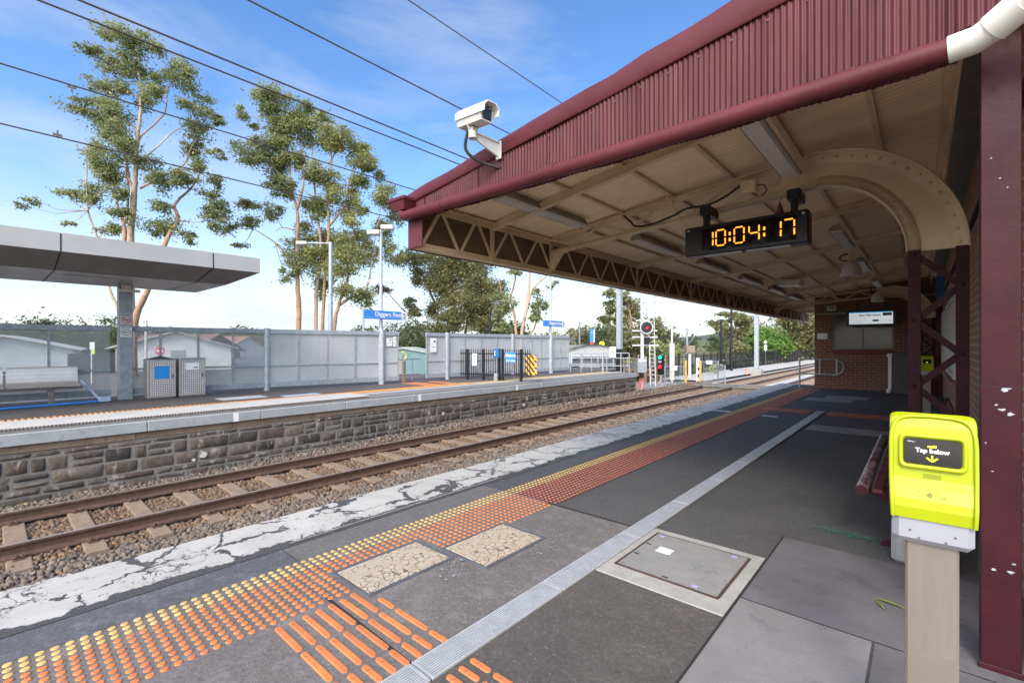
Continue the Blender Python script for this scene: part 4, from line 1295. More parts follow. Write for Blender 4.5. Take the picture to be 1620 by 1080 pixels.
# CCTV camera on the gable end
cc = thing('security_camera', 'cream security camera on a bracket on the maroon gable end', 'camera', (-2.74, YE - .03, 3.06))
A0 = onY(789, 238, YE - .03); J = onY(748, 214, YE - .26)
mb = MB()
mb.obb(A0, Vector((1, 0, 0)), Vector((0, 1, 0)), Vector((0, 0, 1)), .03, .006, .075, .003)
d_ = (J - A0)
mb.prism([(-.062, 0), (.062, 0), (.022, 1), (-.02, 1)], A0 - Vector((.009, 0, 0)), UP, d_, (.018, 0, 0))
mb.bar(A0 + UP * .058, J + UP * .02, .05, .008); mb.cyl(J - UP * .028, J + UP * .03, .036, 16)
mb.build('bracket', OFFWHITE, cc)
aim = (RIGHT * .70 - FWD * .70 - UP * .10).normalized(); sd = aim.cross(UP).normalized(); upv = sd.cross(aim)
Bc = onY(753, 187, YE - .27) + upv * .005
mb = MB()
mb.obb(J + UP * .045, aim, sd, upv, .03, .03, .016, .003)
for s_ in (-1, 1): mb.bar(J + UP * .04 + sd * s_ * .03, Bc - upv * .055 + aim * (-.04) + sd * s_ * .045, .03, .012, aim)
mb.build('yoke', OFFWHITE, cc)
mb = MB()
mb.prism([(-.068, -.015), (-.055, -.062), (.055, -.062), (.068, -.015), (.068, .04), (-.068, .04)], Bc - aim * .165, sd, upv, aim * .30)
mb.build('housing', OFFWHITE, cc)
mb = MB()
mb.prism([(-.080, -.012), (-.080, .040), (-.045, .076), (.045, .076), (.080, .040), (.080, -.012), (.073, -.012), (.073, .037), (.041, .069), (-.041, .069), (-.073, .037), (-.073, -.012)], Bc - aim * .175, sd, upv, aim * .365)
mb.build('sun_shield', WHITE, cc)
mb = MB(); mb.obb(Bc + aim * .137 - upv * .006, aim, sd, upv, .004, .046, .042, .002); mb.build('lens_window', M('lens_glass', (0.012, 0.012, 0.014), 0.08), cc)
mb = MB(); mb.obb(Bc + aim * .06 + sd * -.0685 - upv * .0, aim, sd, upv, .015, .001, .012); mb.build('blue_label', M('faded_blue', (0.35, 0.5, 0.65), 0.6), cc)
pc = [Bc - aim * .09 - upv * .075, onY(736, 232, YE - .25), onY(745, 247, YE - .2), onY(765, 258, YE - .1), onY(791, 266, YE)]
o = cable('camera_cable', pc, .013, RUBBER, 'x'); del o['label']; del o['category']
o.parent = cc; o.location = -cc.location

# ================================================================== station building
XW = .43
YP = 18.72
BRX = brick('brickwork_facing_camera', 'x'); BRY = brick('brickwork_along_platform', 'y', (0.36, 0.14, 0.095), (0.45, 0.19, 0.13), (0.62, 0.52, 0.42))
bld = thing('station_building', 'red brick station building with white framed windows and a projecting pavilion', 'building', (1, 12, 0))
mb = MB()
# wall along the platform, with two window openings
ops = [(11.2, 15.2), (16.2, 18.4)]; zs0, zs1 = .85, 2.35
seg = [2.9] + [q for a in ops for q in a] + [YP - .0]
for i in range(len(seg) - 1):
    if i % 2 == 0: mb.box(XW, seg[i], -.02, XW + .3, seg[i + 1], 3.46)
    else:
        mb.box(XW, seg[i], -.02, XW + .3, seg[i + 1], zs0); mb.box(XW, seg[i], zs1, XW + .3, seg[i + 1], 3.46)
mb.build('wall', BRY, bld)
SHEDW = M('building_soffit_dark', (0.02, 0.017, 0.015), 0.8)
mb = MB(); mb.box(XW + .301, 2.95, 3.47, 3.1, YP, 3.50); mb.build('eaves_soffit', SHEDW, bld)
mb = MB(); mb.box(XW - .035, 3.12, 2.80, XW - .003, 18.6, 2.85); mb.build('cable_tray', SHEDW, bld)
for (a, c) in ops:
    wn = MB()
    fw = .07
    wn.box(XW - .03, a, zs0, XW + .10, a + fw, zs1); wn.box(XW - .03, c - fw, zs0, XW + .10, c, zs1)
    wn.box(XW - .03, a + fw, zs1 - fw, XW + .10, c - fw, zs1); wn.box(XW - .03, a + fw, zs0, XW + .10, c - fw, zs0 + fw)
    n = 3
    for k in range(1, n): yy = a + (c - a) * k / n; wn.box(XW - .02, yy - .03, zs0 + fw, XW + .095, yy + .03, zs1 - fw)
    wobj = wn.build('window', WHITE, bld)
    MB().box(XW + .06, a + fw, zs0 + fw, XW + .07, c - fw, zs1 - fw).build('pane', M('reflective_pane', (0.35, 0.38, 0.40), 0.12, 0.3), wobj)
    sl = MB(); sl.prism([(-.07, -.06), (.10, 0), (.10, -.09), (-.07, -.12)], (XW, a - .08, zs0 + .0), (1, 0, 0), (0, 0, 1), (0, c - a + .16, 0))
    sl.build('sill', BRY, wobj)
# blue sign standing off the wall
mb = MB(); mb.bbox(.24, 15.0, 2.52, .39, 15.04, 3.15, .004); mb.box(.391, 15.01, 2.7, XW, 15.03, 2.75)
o = mb.build('wall_sign', BLUE_DK); tag(o, 'dark blue projecting sign high on the brick wall behind the lattice column', 'sign')
# pavilion facing the camera
PX0 = -2.77
mb = MB()
wx0, wx1, wz0, wz1 = -2.26, -.665, 1.31, 2.62
mb.box(PX0, YP, -.02, wx0, YP + .3, 2.92); mb.box(wx1, YP, -.02, XW + .3, YP + .3, 2.92)
mb.box(wx0, YP, -.02, wx1, YP + .3, wz0); mb.box(wx0, YP, wz1, wx1, YP + .3, 2.92)
mb.box(PX0, YP + .301, -1.3, PX0 + .3, YP + 5.5, 2.92)
mb.build('pavilion_wall', BRX, bld)
mb = MB(); mb.prism([(PX0, 2.995), (XW + .3, 2.995), (XW + .3, ceil(XW + .3)), (PX0, ceil(PX0) - .015)], (0, YP + .06, 0), (1, 0, 0), (0, 0, 1), (0, .2, 0)); mb.build('pavilion_wall', BRX, bld)
mb = MB(); mb.box(PX0 - .02, YP - .02, -.02, XW + .0, YP - .001, .10); mb.build('plinth', BRX, bld)
# soldier course under the sill
mb = MB()
k = wx0
while k < wx1 - .05:
    mb.bbox(k, YP - .006, wz0 - .155, k + .066, YP + .05, wz0 - .01, .003); k += .076
mb.build('soldier_course', M('soldier_brick', (0.17, 0.045, 0.035), 0.8, 0, 0.3, 12), bld)
wn = MB()
for (x0, x1, z0, z1) in ((wx0, wx0 + .06, wz0, wz1), (wx1 - .06, wx1, wz0, wz1), (wx0 + .06, wx1 - .06, wz0, wz0 + .055), (wx0 + .06, wx1 - .06, wz1 - .055, wz1), (-1.475, -1.435, wz0 + .055, wz1 - .055)):
    wn.box(x0, YP + .02, z0, x1, YP + .09, z1)
wobj = wn.build('window', M('bronze_frame', (0.16, 0.145, 0.125), 0.45, 0.4), bld)
MB().box(wx0 + .06, YP + .06, wz0 + .055, wx1 - .06, YP + .068, wz1 - .055).build('pane', M('pavilion_pane', (0.06, 0.055, 0.045), 0.06, 0.0), wobj)
mesh_ = MB(); stp = .052
zz0, zz1, xx0, xx1 = wz0 + .056, wz1 - .056, wx0 + .061, wx1 - .061
hgt = zz1 - zz0
k = xx0 - hgt * .6
while k < xx1:
    for sg in (1, -1):
        xa, xb = (k, k + hgt * .6) if sg > 0 else (k + hgt * .6, k)
        # clip to the opening
        def cl(xa, za, xb, zb):
            pts = []
            for (lo_, hi_) in ((xx0, xx1),):
                t0, t1 = 0.0, 1.0; dx = xb - xa
                ta, tb = (lo_ - xa) / dx, (hi_ - xa) / dx
                if ta > tb: ta, tb = tb, ta
                return max(0, ta), min(1, tb)
        t0, t1 = cl(xa, zz0, xb, zz1)
        if t1 > t0 + .01:
            mesh_.bar((xa + (xb - xa) * t0, YP + .035 + .004 * sg, zz0 + hgt * t0), (xa + (xb - xa) * t1, YP + .035 + .004 * sg, zz0 + hgt * t1), .004, .006, (0, 1, 0))
    k += stp
mesh_.build('security_mesh', M('mesh_wire', (0.22, 0.20, 0.17), 0.5, 0.4), wobj)
PW = M('pavilion_fascia_cream', (0.36, 0.30, 0.22), 0.6)
mb = MB(); mb.box(PX0 + .02, YP - .05, 2.925, XW + .3, YP + 5.5, 2.99); mb.box(PX0 + .05, YP - .09, 2.47, -1.9, YP - .055, 2.53); mb.build('fascia', PW, bld)
sg_ = thing('notice_plate', 'small white notice plate on the pavilion brickwork', 'sign', (-2.54, YP - .005, 1.76))
MB().bbox(-2.69, YP - .012, 1.66, -2.40, YP - .002, 1.855, .003).build('plate', SIGNW, sg_)
MB().box(-2.50, YP - .0135, 1.73, -2.43, YP - .0122, 1.745).build('print', INKG, sg_)
# handrail in front of the pavilion
hr = thing('handrail', 'galvanised handrail with a rounded end in front of the pavilion corner', 'handrail', (-3.2, YP - .35, 0))
yh = YP - .32
px_ = lambda u, v: onY(u, v, yh)
xl = px_(1265, 600).x; xr = px_(1335, 568).x
mb = MB()
arc_ = [(xr - .25 + .25 * math.sin(a), yh, .735 + .245 * math.cos(a)) for a in np.linspace(0, math.pi, 12)]
mb.tube([(xl, yh, .98), (xr - .25, yh, .98)] + arc_ + [(xl, yh, .49)], .022, 10)
mb.build('rail', GALV, hr)
for x, z0 in ((xl, 0.0), (px_(1297, 580).x, .49), (px_(1324, 580).x, .49)):
    MB().cyl((x, yh, z0), (x, yh, 1.0 if z0 == 0 else .98), .026, 10).build('post', GALV, hr)
# cabinet by the column
cb = thing('metal_cabinet', 'dark grey metal cabinet with a white post beside the lattice column', 'cabinet', (-.4, YP - .3, 0))
MB().bbox(-.70, YP - .40, -.005, .10, YP - .03, 1.20, .01).build('body', M('cabinet_grey', (0.075, 0.072, 0.075), 0.5, 0, 0.15, 4), cb)
mb = MB(); mb.bbox(-.80, YP - .42, 0, -.715, YP - .33, 1.10, .006); mb.bbox(-.83, YP - .43, 1.09, -.70, YP - .32, 1.20, .008); mb.bbox(-.84, YP - .5, -.004, -.74, YP - .42, .12, .01); mb.build('corner_post', WHITE, cb)
o = MB().bbox(-.16, YP - .03, 1.35, -.10, YP - .003, 1.52, .006).build('wall_tap', OFFWHITE); tag(o, 'small white fitting on the bricks above the grey cabinet', 'wall fitting')

# ------------------------------------------------------------------ card readers
def reader(loc, rot, label, rich=True):
    t = thing('card_reader', label, 'card reader', (0, 0, 0))
    # origin on the ground; faces -y
    mb = MB(); mb.bbox(-.061, -.03, -.001, .061, .05, .90, .006); mb.build('pedestal', PEDEST, t)
    if rich:
        mb = MB(); mb.box(-.050, -.0312, .30, .050, -.0302, .515); mb.build('access_panel', M('pedestal_panel', (0.30, 0.25, 0.205), 0.42, 0.45, 0.1, 3), t)
    mb = MB(); mb.bbox(-.0925, -.060, .848, .0925, .058, .94, .016); mb.build('skirt', GREYP, t)
    # hood: side outline swept across, with rounded corners
    prof = [(.062, .92), (.062, 1.19), (.045, 1.225), (.012, 1.238), (-.018, 1.228), (-.034, 1.200), (-.040, 1.15), (-.048, 1.045), (-.056, 1.018), (-.069, .985), (-.072, .96), (-.066, .925)]
    hw = .0985; n = len(prof); vs = []; fs = []
    secs = [(-hw, .93), (-hw + .004, .965), (-hw + .014, .99), (-hw + .03, 1.0), (hw - .03, 1.0), (hw - .014, .99), (hw - .004, .965), (hw, .93)]
    cyy, czz = -.015, 1.07
    for (x, s_) in secs:
        vs += [(x, cyy + (p[0] - cyy) * s_, czz + (p[1] - czz) * (s_ if p[1] > 1.0 else 1 - (1 - s_) * .25)) for p in prof]
        for q_ in range(n):
            if prof[q_][1] < 1.0: vs[len(vs) - n + q_] = (x * .965, *vs[len(vs) - n + q_][1:])
    for i in range(len(secs) - 1):
        for k in range(n):
            fs.append((i * n + k, i * n + (k + 1) % n, (i + 1) * n + (k + 1) % n, (i + 1) * n + k))
    fs += [list(range(n))[::-1], list(range((len(secs) - 1) * n, len(secs) * n))]
    mb = MB(); mb.add(vs, fs, False)
    hood = mb.build('hood', YELLOW, t)
    # raised outer lip
    mb = MB()
    half = [(-.0915, -.067, .926), (-.0925, -.074, .96), (-.0935, -.071, .985), (-.0945, -.058, 1.018), (-.0955, -.051, 1.045), (-.0955, -.044, 1.15), (-.094, -.039, 1.18), (-.089, -.034, 1.202), (-.081, -.029, 1.217), (-.068, -.025, 1.226), (-.045, -.022, 1.231)]
    lip = half + [(0, -.021, 1.233)] + [(-p[0], p[1], p[2]) for p in half[::-1]]
    mb.tube(lip, .0055, 8)
    mb.build('rim', YELLOW, t)
    # screen plane: slightly leaning face between z 1.06 and 1.18
    ez = Vector((0, .010, .105)).normalized(); ex = Vector((1, 0, 0)); eo = Vector((0, -.0475, 1.128)); nrm = ex.cross(ez)
    def rr(w_, h_, r_, k=5):
        out = []
        for (sx, sy, a0) in ((1, 1, 0), (-1, 1, 90), (-1, -1, 180), (1, -1, 270)):
            for i in range(k + 1):
                a = R(a0 + 90 * i / k); out.append((sx * (w_ - r_) + r_ * math.cos(a), sy * (h_ - r_) + r_ * math.sin(a)))
        return out
    mb = MB()
    po = rr(.0785, .054, .018); pi_ = rr(.065, .0385, .010)
    nn_ = len(po); vs = []; fs = []
    fr = eo + nrm * .007
    for (pp, off) in ((po, -.006), (rr(.0755, .051, .016), .007), (rr(.070, .043, .012), .0075), (pi_, -.004)):
        vs += [eo + ex * p[0] + ez * p[1] + nrm * off for p in pp]
    for l_ in range(3):
        for k in range(nn_): fs.append((l_ * nn_ + k, l_ * nn_ + (k + 1) % nn_, (l_ + 1) * nn_ + (k + 1) % nn_, (l_ + 1) * nn_ + k))
    mb.add(vs, fs, True); mb.build('screen_surround', YELLOW, t)
    if rich:
        for (sx_, sz_) in ((-.084, .9), (.084, .9), (-.05, .88), (.05, .88)): MB().disc((sx_ * .6, -.0605, sz_ - .012), (0, -1, 0), .0032, 10, .0008).build('screw', STAIN_DK, t)
    mb = MB(); mb.add([eo + ex * p[0] + ez * p[1] + nrm * .003 for p in pi_], [list(range(nn_))]); mb.build('screen', M('reader_screen', (0.008, 0.007, 0.008), 0.12), t)
    TXW = emis('screen_text_white', (0.85, 0.83, 0.9), 0.9); TXY = emis('screen_text_yellow', (0.85, 0.80, 0.02), 0.9)
    q = lambda a, c, o_=.0036: eo + ex * a + ez * c + nrm * o_
    if rich:
        text('lettering', 'Tap below', TXW, t, q(0, -.002), ex, ez, .0178, 'CENTER', .0002, .00045)
        text('lettering', 'myki', TXY, t, q(0, .014), ex, ez, .0105, 'CENTER', .0002, .0005)
        text('lettering', '10:04 am', TXW, t, q(-.057, .0265), ex, ez, .0048, 'LEFT', .0001)
    mb = MB()
    mb.bar(q(0, -.009), q(0, -.0275), .0042, .0005, nrm); mb.bar(q(-.0125, -.0165), q(0, -.0275), .0042, .0005, nrm); mb.bar(q(.0125, -.0165), q(0, -.0275), .0042, .0005, nrm)
    mb.build('arrow', TXY, t)
    if rich:
        DK = M('reader_print', (0.10, 0.12, 0.02), 0.5)
        # speaker holes on the face under the screen
        mb = MB(); eo2 = Vector((0, -.0475, 1.055)); ez2 = Vector((0, .010, .105)).normalized()
        for i in range(14):
            for j in range(5):
                c = eo2 + ex * ((i - 6.5) * .0030) + ez2 * ((j - 2) * .0028); mb.disc(c + nrm * .001, nrm, .0008, 6, .0008)
        mb.build('speaker_holes', DK, t)
        # contactless mark on the sloping ledge
        A_ = Vector((0, -.056, 1.018)); B_ = Vector((0, -.069, .985)); e2 = (A_ - B_).normalized(); n2 = ex.cross(e2); o2 = (A_ + B_) / 2
        mb = MB()
        for k, r_ in enumerate((.004, .0075, .011, .0145)):
            pts = [o2 + ex * (-.016 + r_ * math.cos(a)) + e2 * (r_ * .8 * math.sin(a)) + n2 * .0008 for a in np.linspace(-.75, .75, 9)]
            mb.tube(pts, .0010, 5)
        el = [o2 + ex * (-.004 + .031 * math.cos(a)) + e2 * (.0145 * math.sin(a)) + n2 * .0004 for a in np.linspace(.5, 5.8, 30)]
        mb.tube(el, .0005, 5)
        for (a, c) in ((( .008, .004), (.03, -.006)), ((.010, -.001), (.026, -.010)), ((.022, .003), (.034, -.010))):
            mb.tube([o2 + ex * a[0] + e2 * a[1] + n2 * .0006, o2 + ex * c[0] + e2 * c[1] + n2 * .0006], .0005, 5)
        for k in range(4): mb.disc(o2 + ex * (.008 + k * .008) + e2 * .0195 + n2 * .0002, n2, .0013, 8, .0006)
        mb.build('tap_mark', DK, t)
    t.location = loc; t.rotation_euler = (0, 0, rot)
    return t
reader((.019, 1.93, 0.0), R(2), 'lime yellow card reader with a lit tap screen on a steel pedestal beside the camera')
reader((.06, 12.6, 0.0), R(4), 'distant lime yellow card reader seen through the lattice column', False)

# ------------------------------------------------------------------ bench by the wall
bn = thing('platform_bench', 'maroon slatted bench with worn rounded front edge, half hidden by the yellow reader', 'bench', (-.1, 5.3, 0))
y0, y1 = 4.08, 6.62
SLAT = M('bench_slat_paint', (0.075, 0.014, 0.02), 0.38, 0, 0.3, 5, 0.2, 40, wear=(0.33, 0.25, 0.27), wear_at=0.70, stretch=(1, .5, 1))
WORN = M('bench_worn_edge', (0.085, 0.022, 0.03), 0.36, 0, 0.3, 5, 0.2, 40, wear=(0.27, 0.23, 0.26), wear_at=0.50, stretch=(1, .5, 1))
fs_ = MB().tube([(-.325, y0 + .012, .43), (-.325, y1, .43)], .037, 16).build('slat', WORN, bn)
MB().tube([(-.325, y0, .43), (-.325, y0 + .0118, .43)], .0365, 16).build('end_cap', MAROON_POST, fs_)
for x in (-.235, -.145, -.055, .035):
    MB().bbox(x - .031, y0, .425 - (x + .235) * .05, x + .031, y1, .455 - (x + .235) * .05, .005).build('slat', SLAT, bn)
for z in (.62, .74, .86):
    MB().bbox(.13 + (z - .6) * .2, y0, z - .035, .155 + (z - .6) * .2, y1, z + .035, .005).build('slat', SLAT, bn)
for y in (y0 + .22, y1 - .25):
    mb = MB()
    mb.prism([(-.33, .39), (-.30, .365), (-.26, .35), (-.20, .315), (-.17, .27), (-.165, .06), (-.20, .045), (-.23, .03), (-.23, .0), (.13, 0), (.13, .06), (-.08, .07), (-.08, .36), (.10, .40), (.20, .92), (.17, .93), (.06, .43), (-.30, .41)], (0, y, 0), (1, 0, 0), (0, 0, 1), (0, .05, 0))
    mb.build('leg', MAROON_POST, bn)
o = MB().bbox(-.16, 4.0, -.003, .16, 4.22, .30, .03).build('concrete_block', concrete('bench_footing', (0.27, 0.265, 0.26), 0.25, 5, 0.85))
tag(o, 'rough grey concrete block under the near end of the maroon bench', 'concrete block')
# near wall brick base behind the reader
# ================================================================== far platform
PW2 = 22.0
ASP2 = asphalt('far_platform_asphalt', (0.12, 0.105, 0.098), 0.3, stain=(0.17, 0.16, 0.15), stain_amt=0.4)
CONC2 = concrete('coping_concrete', (0.36, 0.38, 0.385), 0.16, 2.5, 0.8, dark=(0.24, 0.25, 0.25))
b = MB(); b.box(-16.3, -6, -1.4, -10.97, PW2 - .05, .065); o = b.build('far_platform', WALLB); o['kind'] = 'structure'
sheet('far_platform_surface', -16.3, -6, -12.0, PW2 - .06, .070, ASP2)
m = MB()
yy = list(np.arange(-6, PW2, 2.0)) + [PW2]
for a, c in zip(yy[:-1], yy[1:]): m.bbox(-11.6, a + .004, -.17, -10.9, c - .004, .028 + .002 * math.sin(a), .012)
o = m.build('coping', CONC2); o['kind'] = 'structure'
m = MB(); m.hexa([(-12.02, -6, .0), (-11.55, -6, .0), (-11.55, PW2, .0), (-12.02, PW2, .0), (-12.02, -6, .0745), (-11.0, -6, .0325), (-11.0, PW2, .0325), (-12.02, PW2, .0745)])
o = m.build('painted_edge_strip', concrete('worn_white_strip', (0.46, 0.45, 0.425), 0.16, 3, 0.8, dark=(0.40, 0.39, 0.37))); o['kind'] = 'structure'
LEDGE = concrete('brown_ledge_stone', (0.22, 0.165, 0.115), 0.35, 3, 0.9, dark=(0.08, 0.06, 0.05))
m = MB(); y = -6
while y < PW2 - .3:
    l = min(random.uniform(1.2, 2.2), PW2 - .02 - y); dx = random.uniform(-.012, .012)
    m.bbox(-11.4, y, -.30, -10.955 + dx, y + l - .01, -.172, .012); y += l
o = m.build('string_course', LEDGE); tag(o, 'thin brown stone ledge running under the grey coping of the far platform', 'stone ledge')
# bluestone wall, block by block in one mesh
vs = []; fs = []; tn = []
z = -.305
pal2 = np.array([(0.095, 0.080, 0.068), (0.12, 0.10, 0.085), (0.080, 0.070, 0.062), (0.11, 0.085, 0.07), (0.14, 0.118, 0.098)])
for hgt in (.105, .25, .235, .13, .20, .17):
    y = -6 + random.random() * .3
    while y < PW2 - .03:
        l = random.choice([.28, .36, .46, .58, .24, .42, .66]) * random.uniform(.85, 1.15)
        if y + l > PW2 - .15: l = PW2 - .02 - y
        g = .004
        split = hgt > .19 and random.random() < .14
        for (za, zb_) in (((0.0, .52), (.55, 1.0)) if split else ((0.0, 1.0),)):
            h2 = hgt * (zb_ - za)
            pr = random.uniform(.0, .028)
            ga = [0, min(.1, .014 / l), min(.22, .045 / l), .28, .42, .58, .72, 1 - min(.22, .045 / l), 1 - min(.1, .014 / l), 1]
            gc = [0, min(.2, .012 / h2), min(.3, .035 / h2), .5, 1 - min(.3, .035 / h2), 1 - min(.2, .012 / h2), 1]
            nx_, nz_ = len(ga) - 1, len(gc) - 1
            n0 = len(vs)
            colr = pal2[rng.integers(0, 5)] * rng.uniform(.7, 1.4)
            jit = [random.uniform(-.012, .012) for _ in range(4)]
            for j, c in enumerate(gc):
                for i, a in enumerate(ga):
                    ed = min(i, nx_ - i, j, nz_ - j)
                    yy = y + g + (l - 2 * g) * a + (jit[0] * (1 - c) + jit[1] * c)
                    zz2 = z - hgt * zb_ + g + (h2 - 2 * g) * c + (jit[2] * (1 - a) + jit[3] * a) * .3
                    x = -10.984 + (0, .012, .022 + pr * .6, .024 + pr)[min(ed, 3)] + (random.uniform(-.010, .010) if ed > 1 else random.uniform(-.003, .003))
                    vs.append((x, yy, zz2)); tn.append((*colr, 1))
            for j in range(nz_):
                for i in range(nx_):
                    a = n0 + j * (nx_ + 1) + i
                    fs.append((a, a + 1, a + nx_ + 2, a + nx_ + 1))
        y += l
    z -= hgt
STONE = tinted('bluestone', 0.9, 11, 0.75, 1.0, dirt=(0.34, 0.305, 0.26), dirt_at=0.555)
sw = thing('stone_wall', 'dark bluestone block wall carrying the far platform', 'wall', (-10.98, 8, -1.2))
np_mesh('blocks', np.array(vs) - np.array(root_loc(sw)), np.array(fs), STONE, sw, True, np.array(tn))
MB().box(-11.3, -6, -1.4, -10.979, PW2 - .012, -.301).build('mortar', concrete('lime_mortar', (0.085, 0.064, 0.045), 0.35, 4, 0.95, dark=(0.05, 0.04, 0.032)), sw)
m = MB()
for (yy, zz_, r_) in ((2.9, -.78, .1), (2.75, -.84, .05), (9.2, -.62, .08), (13.0, -.72, .09)):
    k = 9; pts = [(-10.926, yy + r_ * random.uniform(.5, 1.2) * math.cos(6.283 * i / k), zz_ + r_ * .7 * random.uniform(.5, 1.2) * math.sin(6.283 * i / k)) for i in range(k)]
    m.add(pts, [list(range(k))])
m.build('lime_splash', M('lime_white', (0.6, 0.58, 0.54), 0.85, 0, .2, 20), sw)
for yy in (3.45, 8.25, 12.55):
    m = MB(); m.box(-10.8985, yy, -.165, -10.8965, yy + .10, .02); o = m.build('paint_marks', WHITE); o['kind'] = 'structure'
# raised boarding slab with its comb edge, nearer half
m = MB(); m.bbox(-12.03, -6, .02, -11.02, 6.75, .118, .008); o = m.build('boarding_slab', concrete('white_slab', (0.52, 0.50, 0.465), 0.14, 3, 0.8, dark=(0.48, 0.46, 0.43)))
tag(o, 'raised white boarding slab along the nearer half of the far platform', 'slab')
COMB = M('comb_rubber', (0.028, 0.024, 0.022), 0.8)
m = MB(); m.box(-11.019, -6, .034, -10.995, 6.75, .062)
y = -1.2
while y < 6.7: m.box(-11.019, y, .0625, -10.985, y + .018, .108); y += .048
o = m.build('gap_filler', M('comb_brown', (0.13, 0.10, 0.08), 0.8)); tag(o, 'dark comb shaped rubber gap filler along the white boarding slab', 'gap filler')
stud_field('tactile_studs', [(-12.16 - i * .085, -1 + j * .085, .0725) for i in range(6) for j in range(150)], M('p2_tactile', (0.66, 0.29, 0.08), .7, 0, .2, 6), 'orange warning studs along the far platform behind the white strip', .031, .008)
m = MB(); m.box(-12.52, 11.75, .0705, -12.05, 21.4, .0745); o = m.build('painted_line', YEL_T); o['kind'] = 'structure'
m = MB(); m.box(-14.2, 9.95, .0705, -12.7, 10.6, .077); m.box(-14.0, 11.0, .0705, -12.7, 11.35, .077); o = m.build('tactile_tile', ORANGE); tag(o, 'orange tactile panel on the far platform by the gap in the screens', 'tactile tile')
m = MB(); m.box(-13.75, 3.9, .0712, -13.1, 5.0, .0735); o = m.build('painted_sign', M('white_floor_sign', (.5, .49, .48), .7)); o['kind'] = 'structure'
m = MB(); m.box(-13.15, 5.3, .0712, -12.75, 6.3, .0735); o = m.build('painted_sign', M('blue_floor_sign', (.38, .5, .62), .7)); o['kind'] = 'structure'

# ------------------------------------------------------------------ wind screens
FZ0, FZ1 = .07, 1.94
def screen(p, q, n, glass, label, post=True, dark=False, endpost=False):
    p = Vector((*p, 0)); q = Vector((*q, 0))
    mt = GALV_DK if dark else GALV
    t = thing('wind_screen', label, 'wind screen', (p.x, p.y, FZ0))
    u = (q - p).normalized(); L_ = (q - p).length; nrm = Vector((u.y, -u.x, 0))
    if nrm.x < 0: nrm = -nrm
    P3 = lambda s_, z, o_=0: p + u * s_ + nrm * o_ + UP * z
    s0 = .085 if post else 0
    for nm, z0, z1, th in (('top_rail', FZ1 - .13, FZ1, .10), ('mid_rail', .80, .85, .04), ('bottom_rail', .17, .33, .06)):
        m = MB(); m.bar(P3(s0, (z0 + z1) / 2), P3(L_ - .005, (z0 + z1) / 2), th, z1 - z0, UP, .004); m.build(nm, mt, t)
    for k in range(1 if post else 0, n + (1 if endpost else 0)):
        s_ = L_ * k / n if k else .03
        if k == n: s_ = L_ - .04
        m = MB(); m.bar(P3(s_, .335), P3(s_, FZ1 - .133), .05, .052 if dark else .04, u); m.build('mullion', mt, t)
    for k in range(n):
        a = L_ * k / n + .028 + (.06 if (k == 0 and post) else 0); c = L_ * (k + 1) / n - .028
        m = MB(); m.quad(P3(a, .335, -.012), P3(c, .335, -.012), P3(c, FZ1 - .134, -.012), P3(a, FZ1 - .134, -.012)); m.build('pane', glass, t)
    if post:
        m = MB(); m.tube([P3(0, FZ0 - .01, .03), P3(0, FZ1 + .03, .03)], .085, 14); m.build('post', GALV, t)
    return t
screen((-15.75, -2.4), (-15.47, 2.1), 4, CLEAR, 'clear wind screen behind the steel bench, left of the shelter column', False, True)
screen((-15.45, 2.25), (-15.0, 5.62), 4, CLEAR, 'hazy clear wind screen behind the two litter bins', False, True)
screen((-15.0, 5.66), (-14.42, 9.25), 4, FROST, 'milky wind screen between the first round post and the station sign post')
screen((-14.40, 9.3), (-14.30, 9.95), 1, FROST, 'short milky wind screen with two notices, right of the station sign post', True, False, True)
screen((-14.52, 11.35), (-14.46, 12.3), 1, FROST, 'short milky wind screen with a long notice, right of the gap', False, False, True)
screen((-14.45, 12.35), (-14.1, 15.9), 4, FROST, 'milky wind screen behind the black gate fence, left half')
screen((-14.1, 15.95), (-13.86, 18.5), 4, FROST, 'milky wind screen behind the black and yellow hazard board')
screen((-13.85, 18.56), (-13.80, 20.1), 2, FROST, 'last milky wind screen beyond the second station sign post', True, False, True)
def notice(p, w_, h_, label, ink=True):
    t = thing('notice', label, 'notice', p)
    x, y, z = p
    MB().box(x, y, z, x + .006, y + w_, z + h_).build('sheet', SIGNW, t)
    if ink:
        m = MB(); m.box(x + .0062, y + w_ * .55, z + h_ * .7, x + .0072, y + w_ * .85, z + h_ * .82); m.box(x + .0062, y + w_ * .2, z + h_ * .35, x + .0072, y + w_ * .8, z + h_ * .38); m.build('print', INK, t)
    return t
notice((-14.30, 9.42, 1.42), .24, .28, 'white landscape notice on the short screen beside the sign post')
notice((-14.29, 9.69, 1.40), .14, .36, 'narrow white notice with a dark pictogram, nearest the gap')
notice((-14.44, 11.5, 1.18), .30, .55, 'tall white notice on the short screen right of the gap')

# ------------------------------------------------------------------ shelter over the far platform
t = thing('platform_shelter', 'flat grey metal shelter roof on a steel column over the far platform', 'shelter', (-15.33, 2.35, .07))
zt, zb, zs = 3.62, 3.26, 3.0
m = MB()
T = [(-16.9, -6), (-12.5, -6), (-12.5, 4.56), (-16.9, 4.56)]; S = [(-16.0, -6), (-13.42, -6), (-13.42, 4.08), (-16.0, 4.08)]
vs = [(*p, zt + .012 * (p[1] > 0)) for p in T] + [(*p, zb + .012 * (p[1] > 0)) for p in T] + [(*p, zs) for p in S]
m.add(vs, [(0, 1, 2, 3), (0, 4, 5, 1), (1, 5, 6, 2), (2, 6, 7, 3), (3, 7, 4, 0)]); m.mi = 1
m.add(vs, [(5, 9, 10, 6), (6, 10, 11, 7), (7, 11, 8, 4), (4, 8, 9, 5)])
m.build('roof', [P2METAL, P2DARK], t)
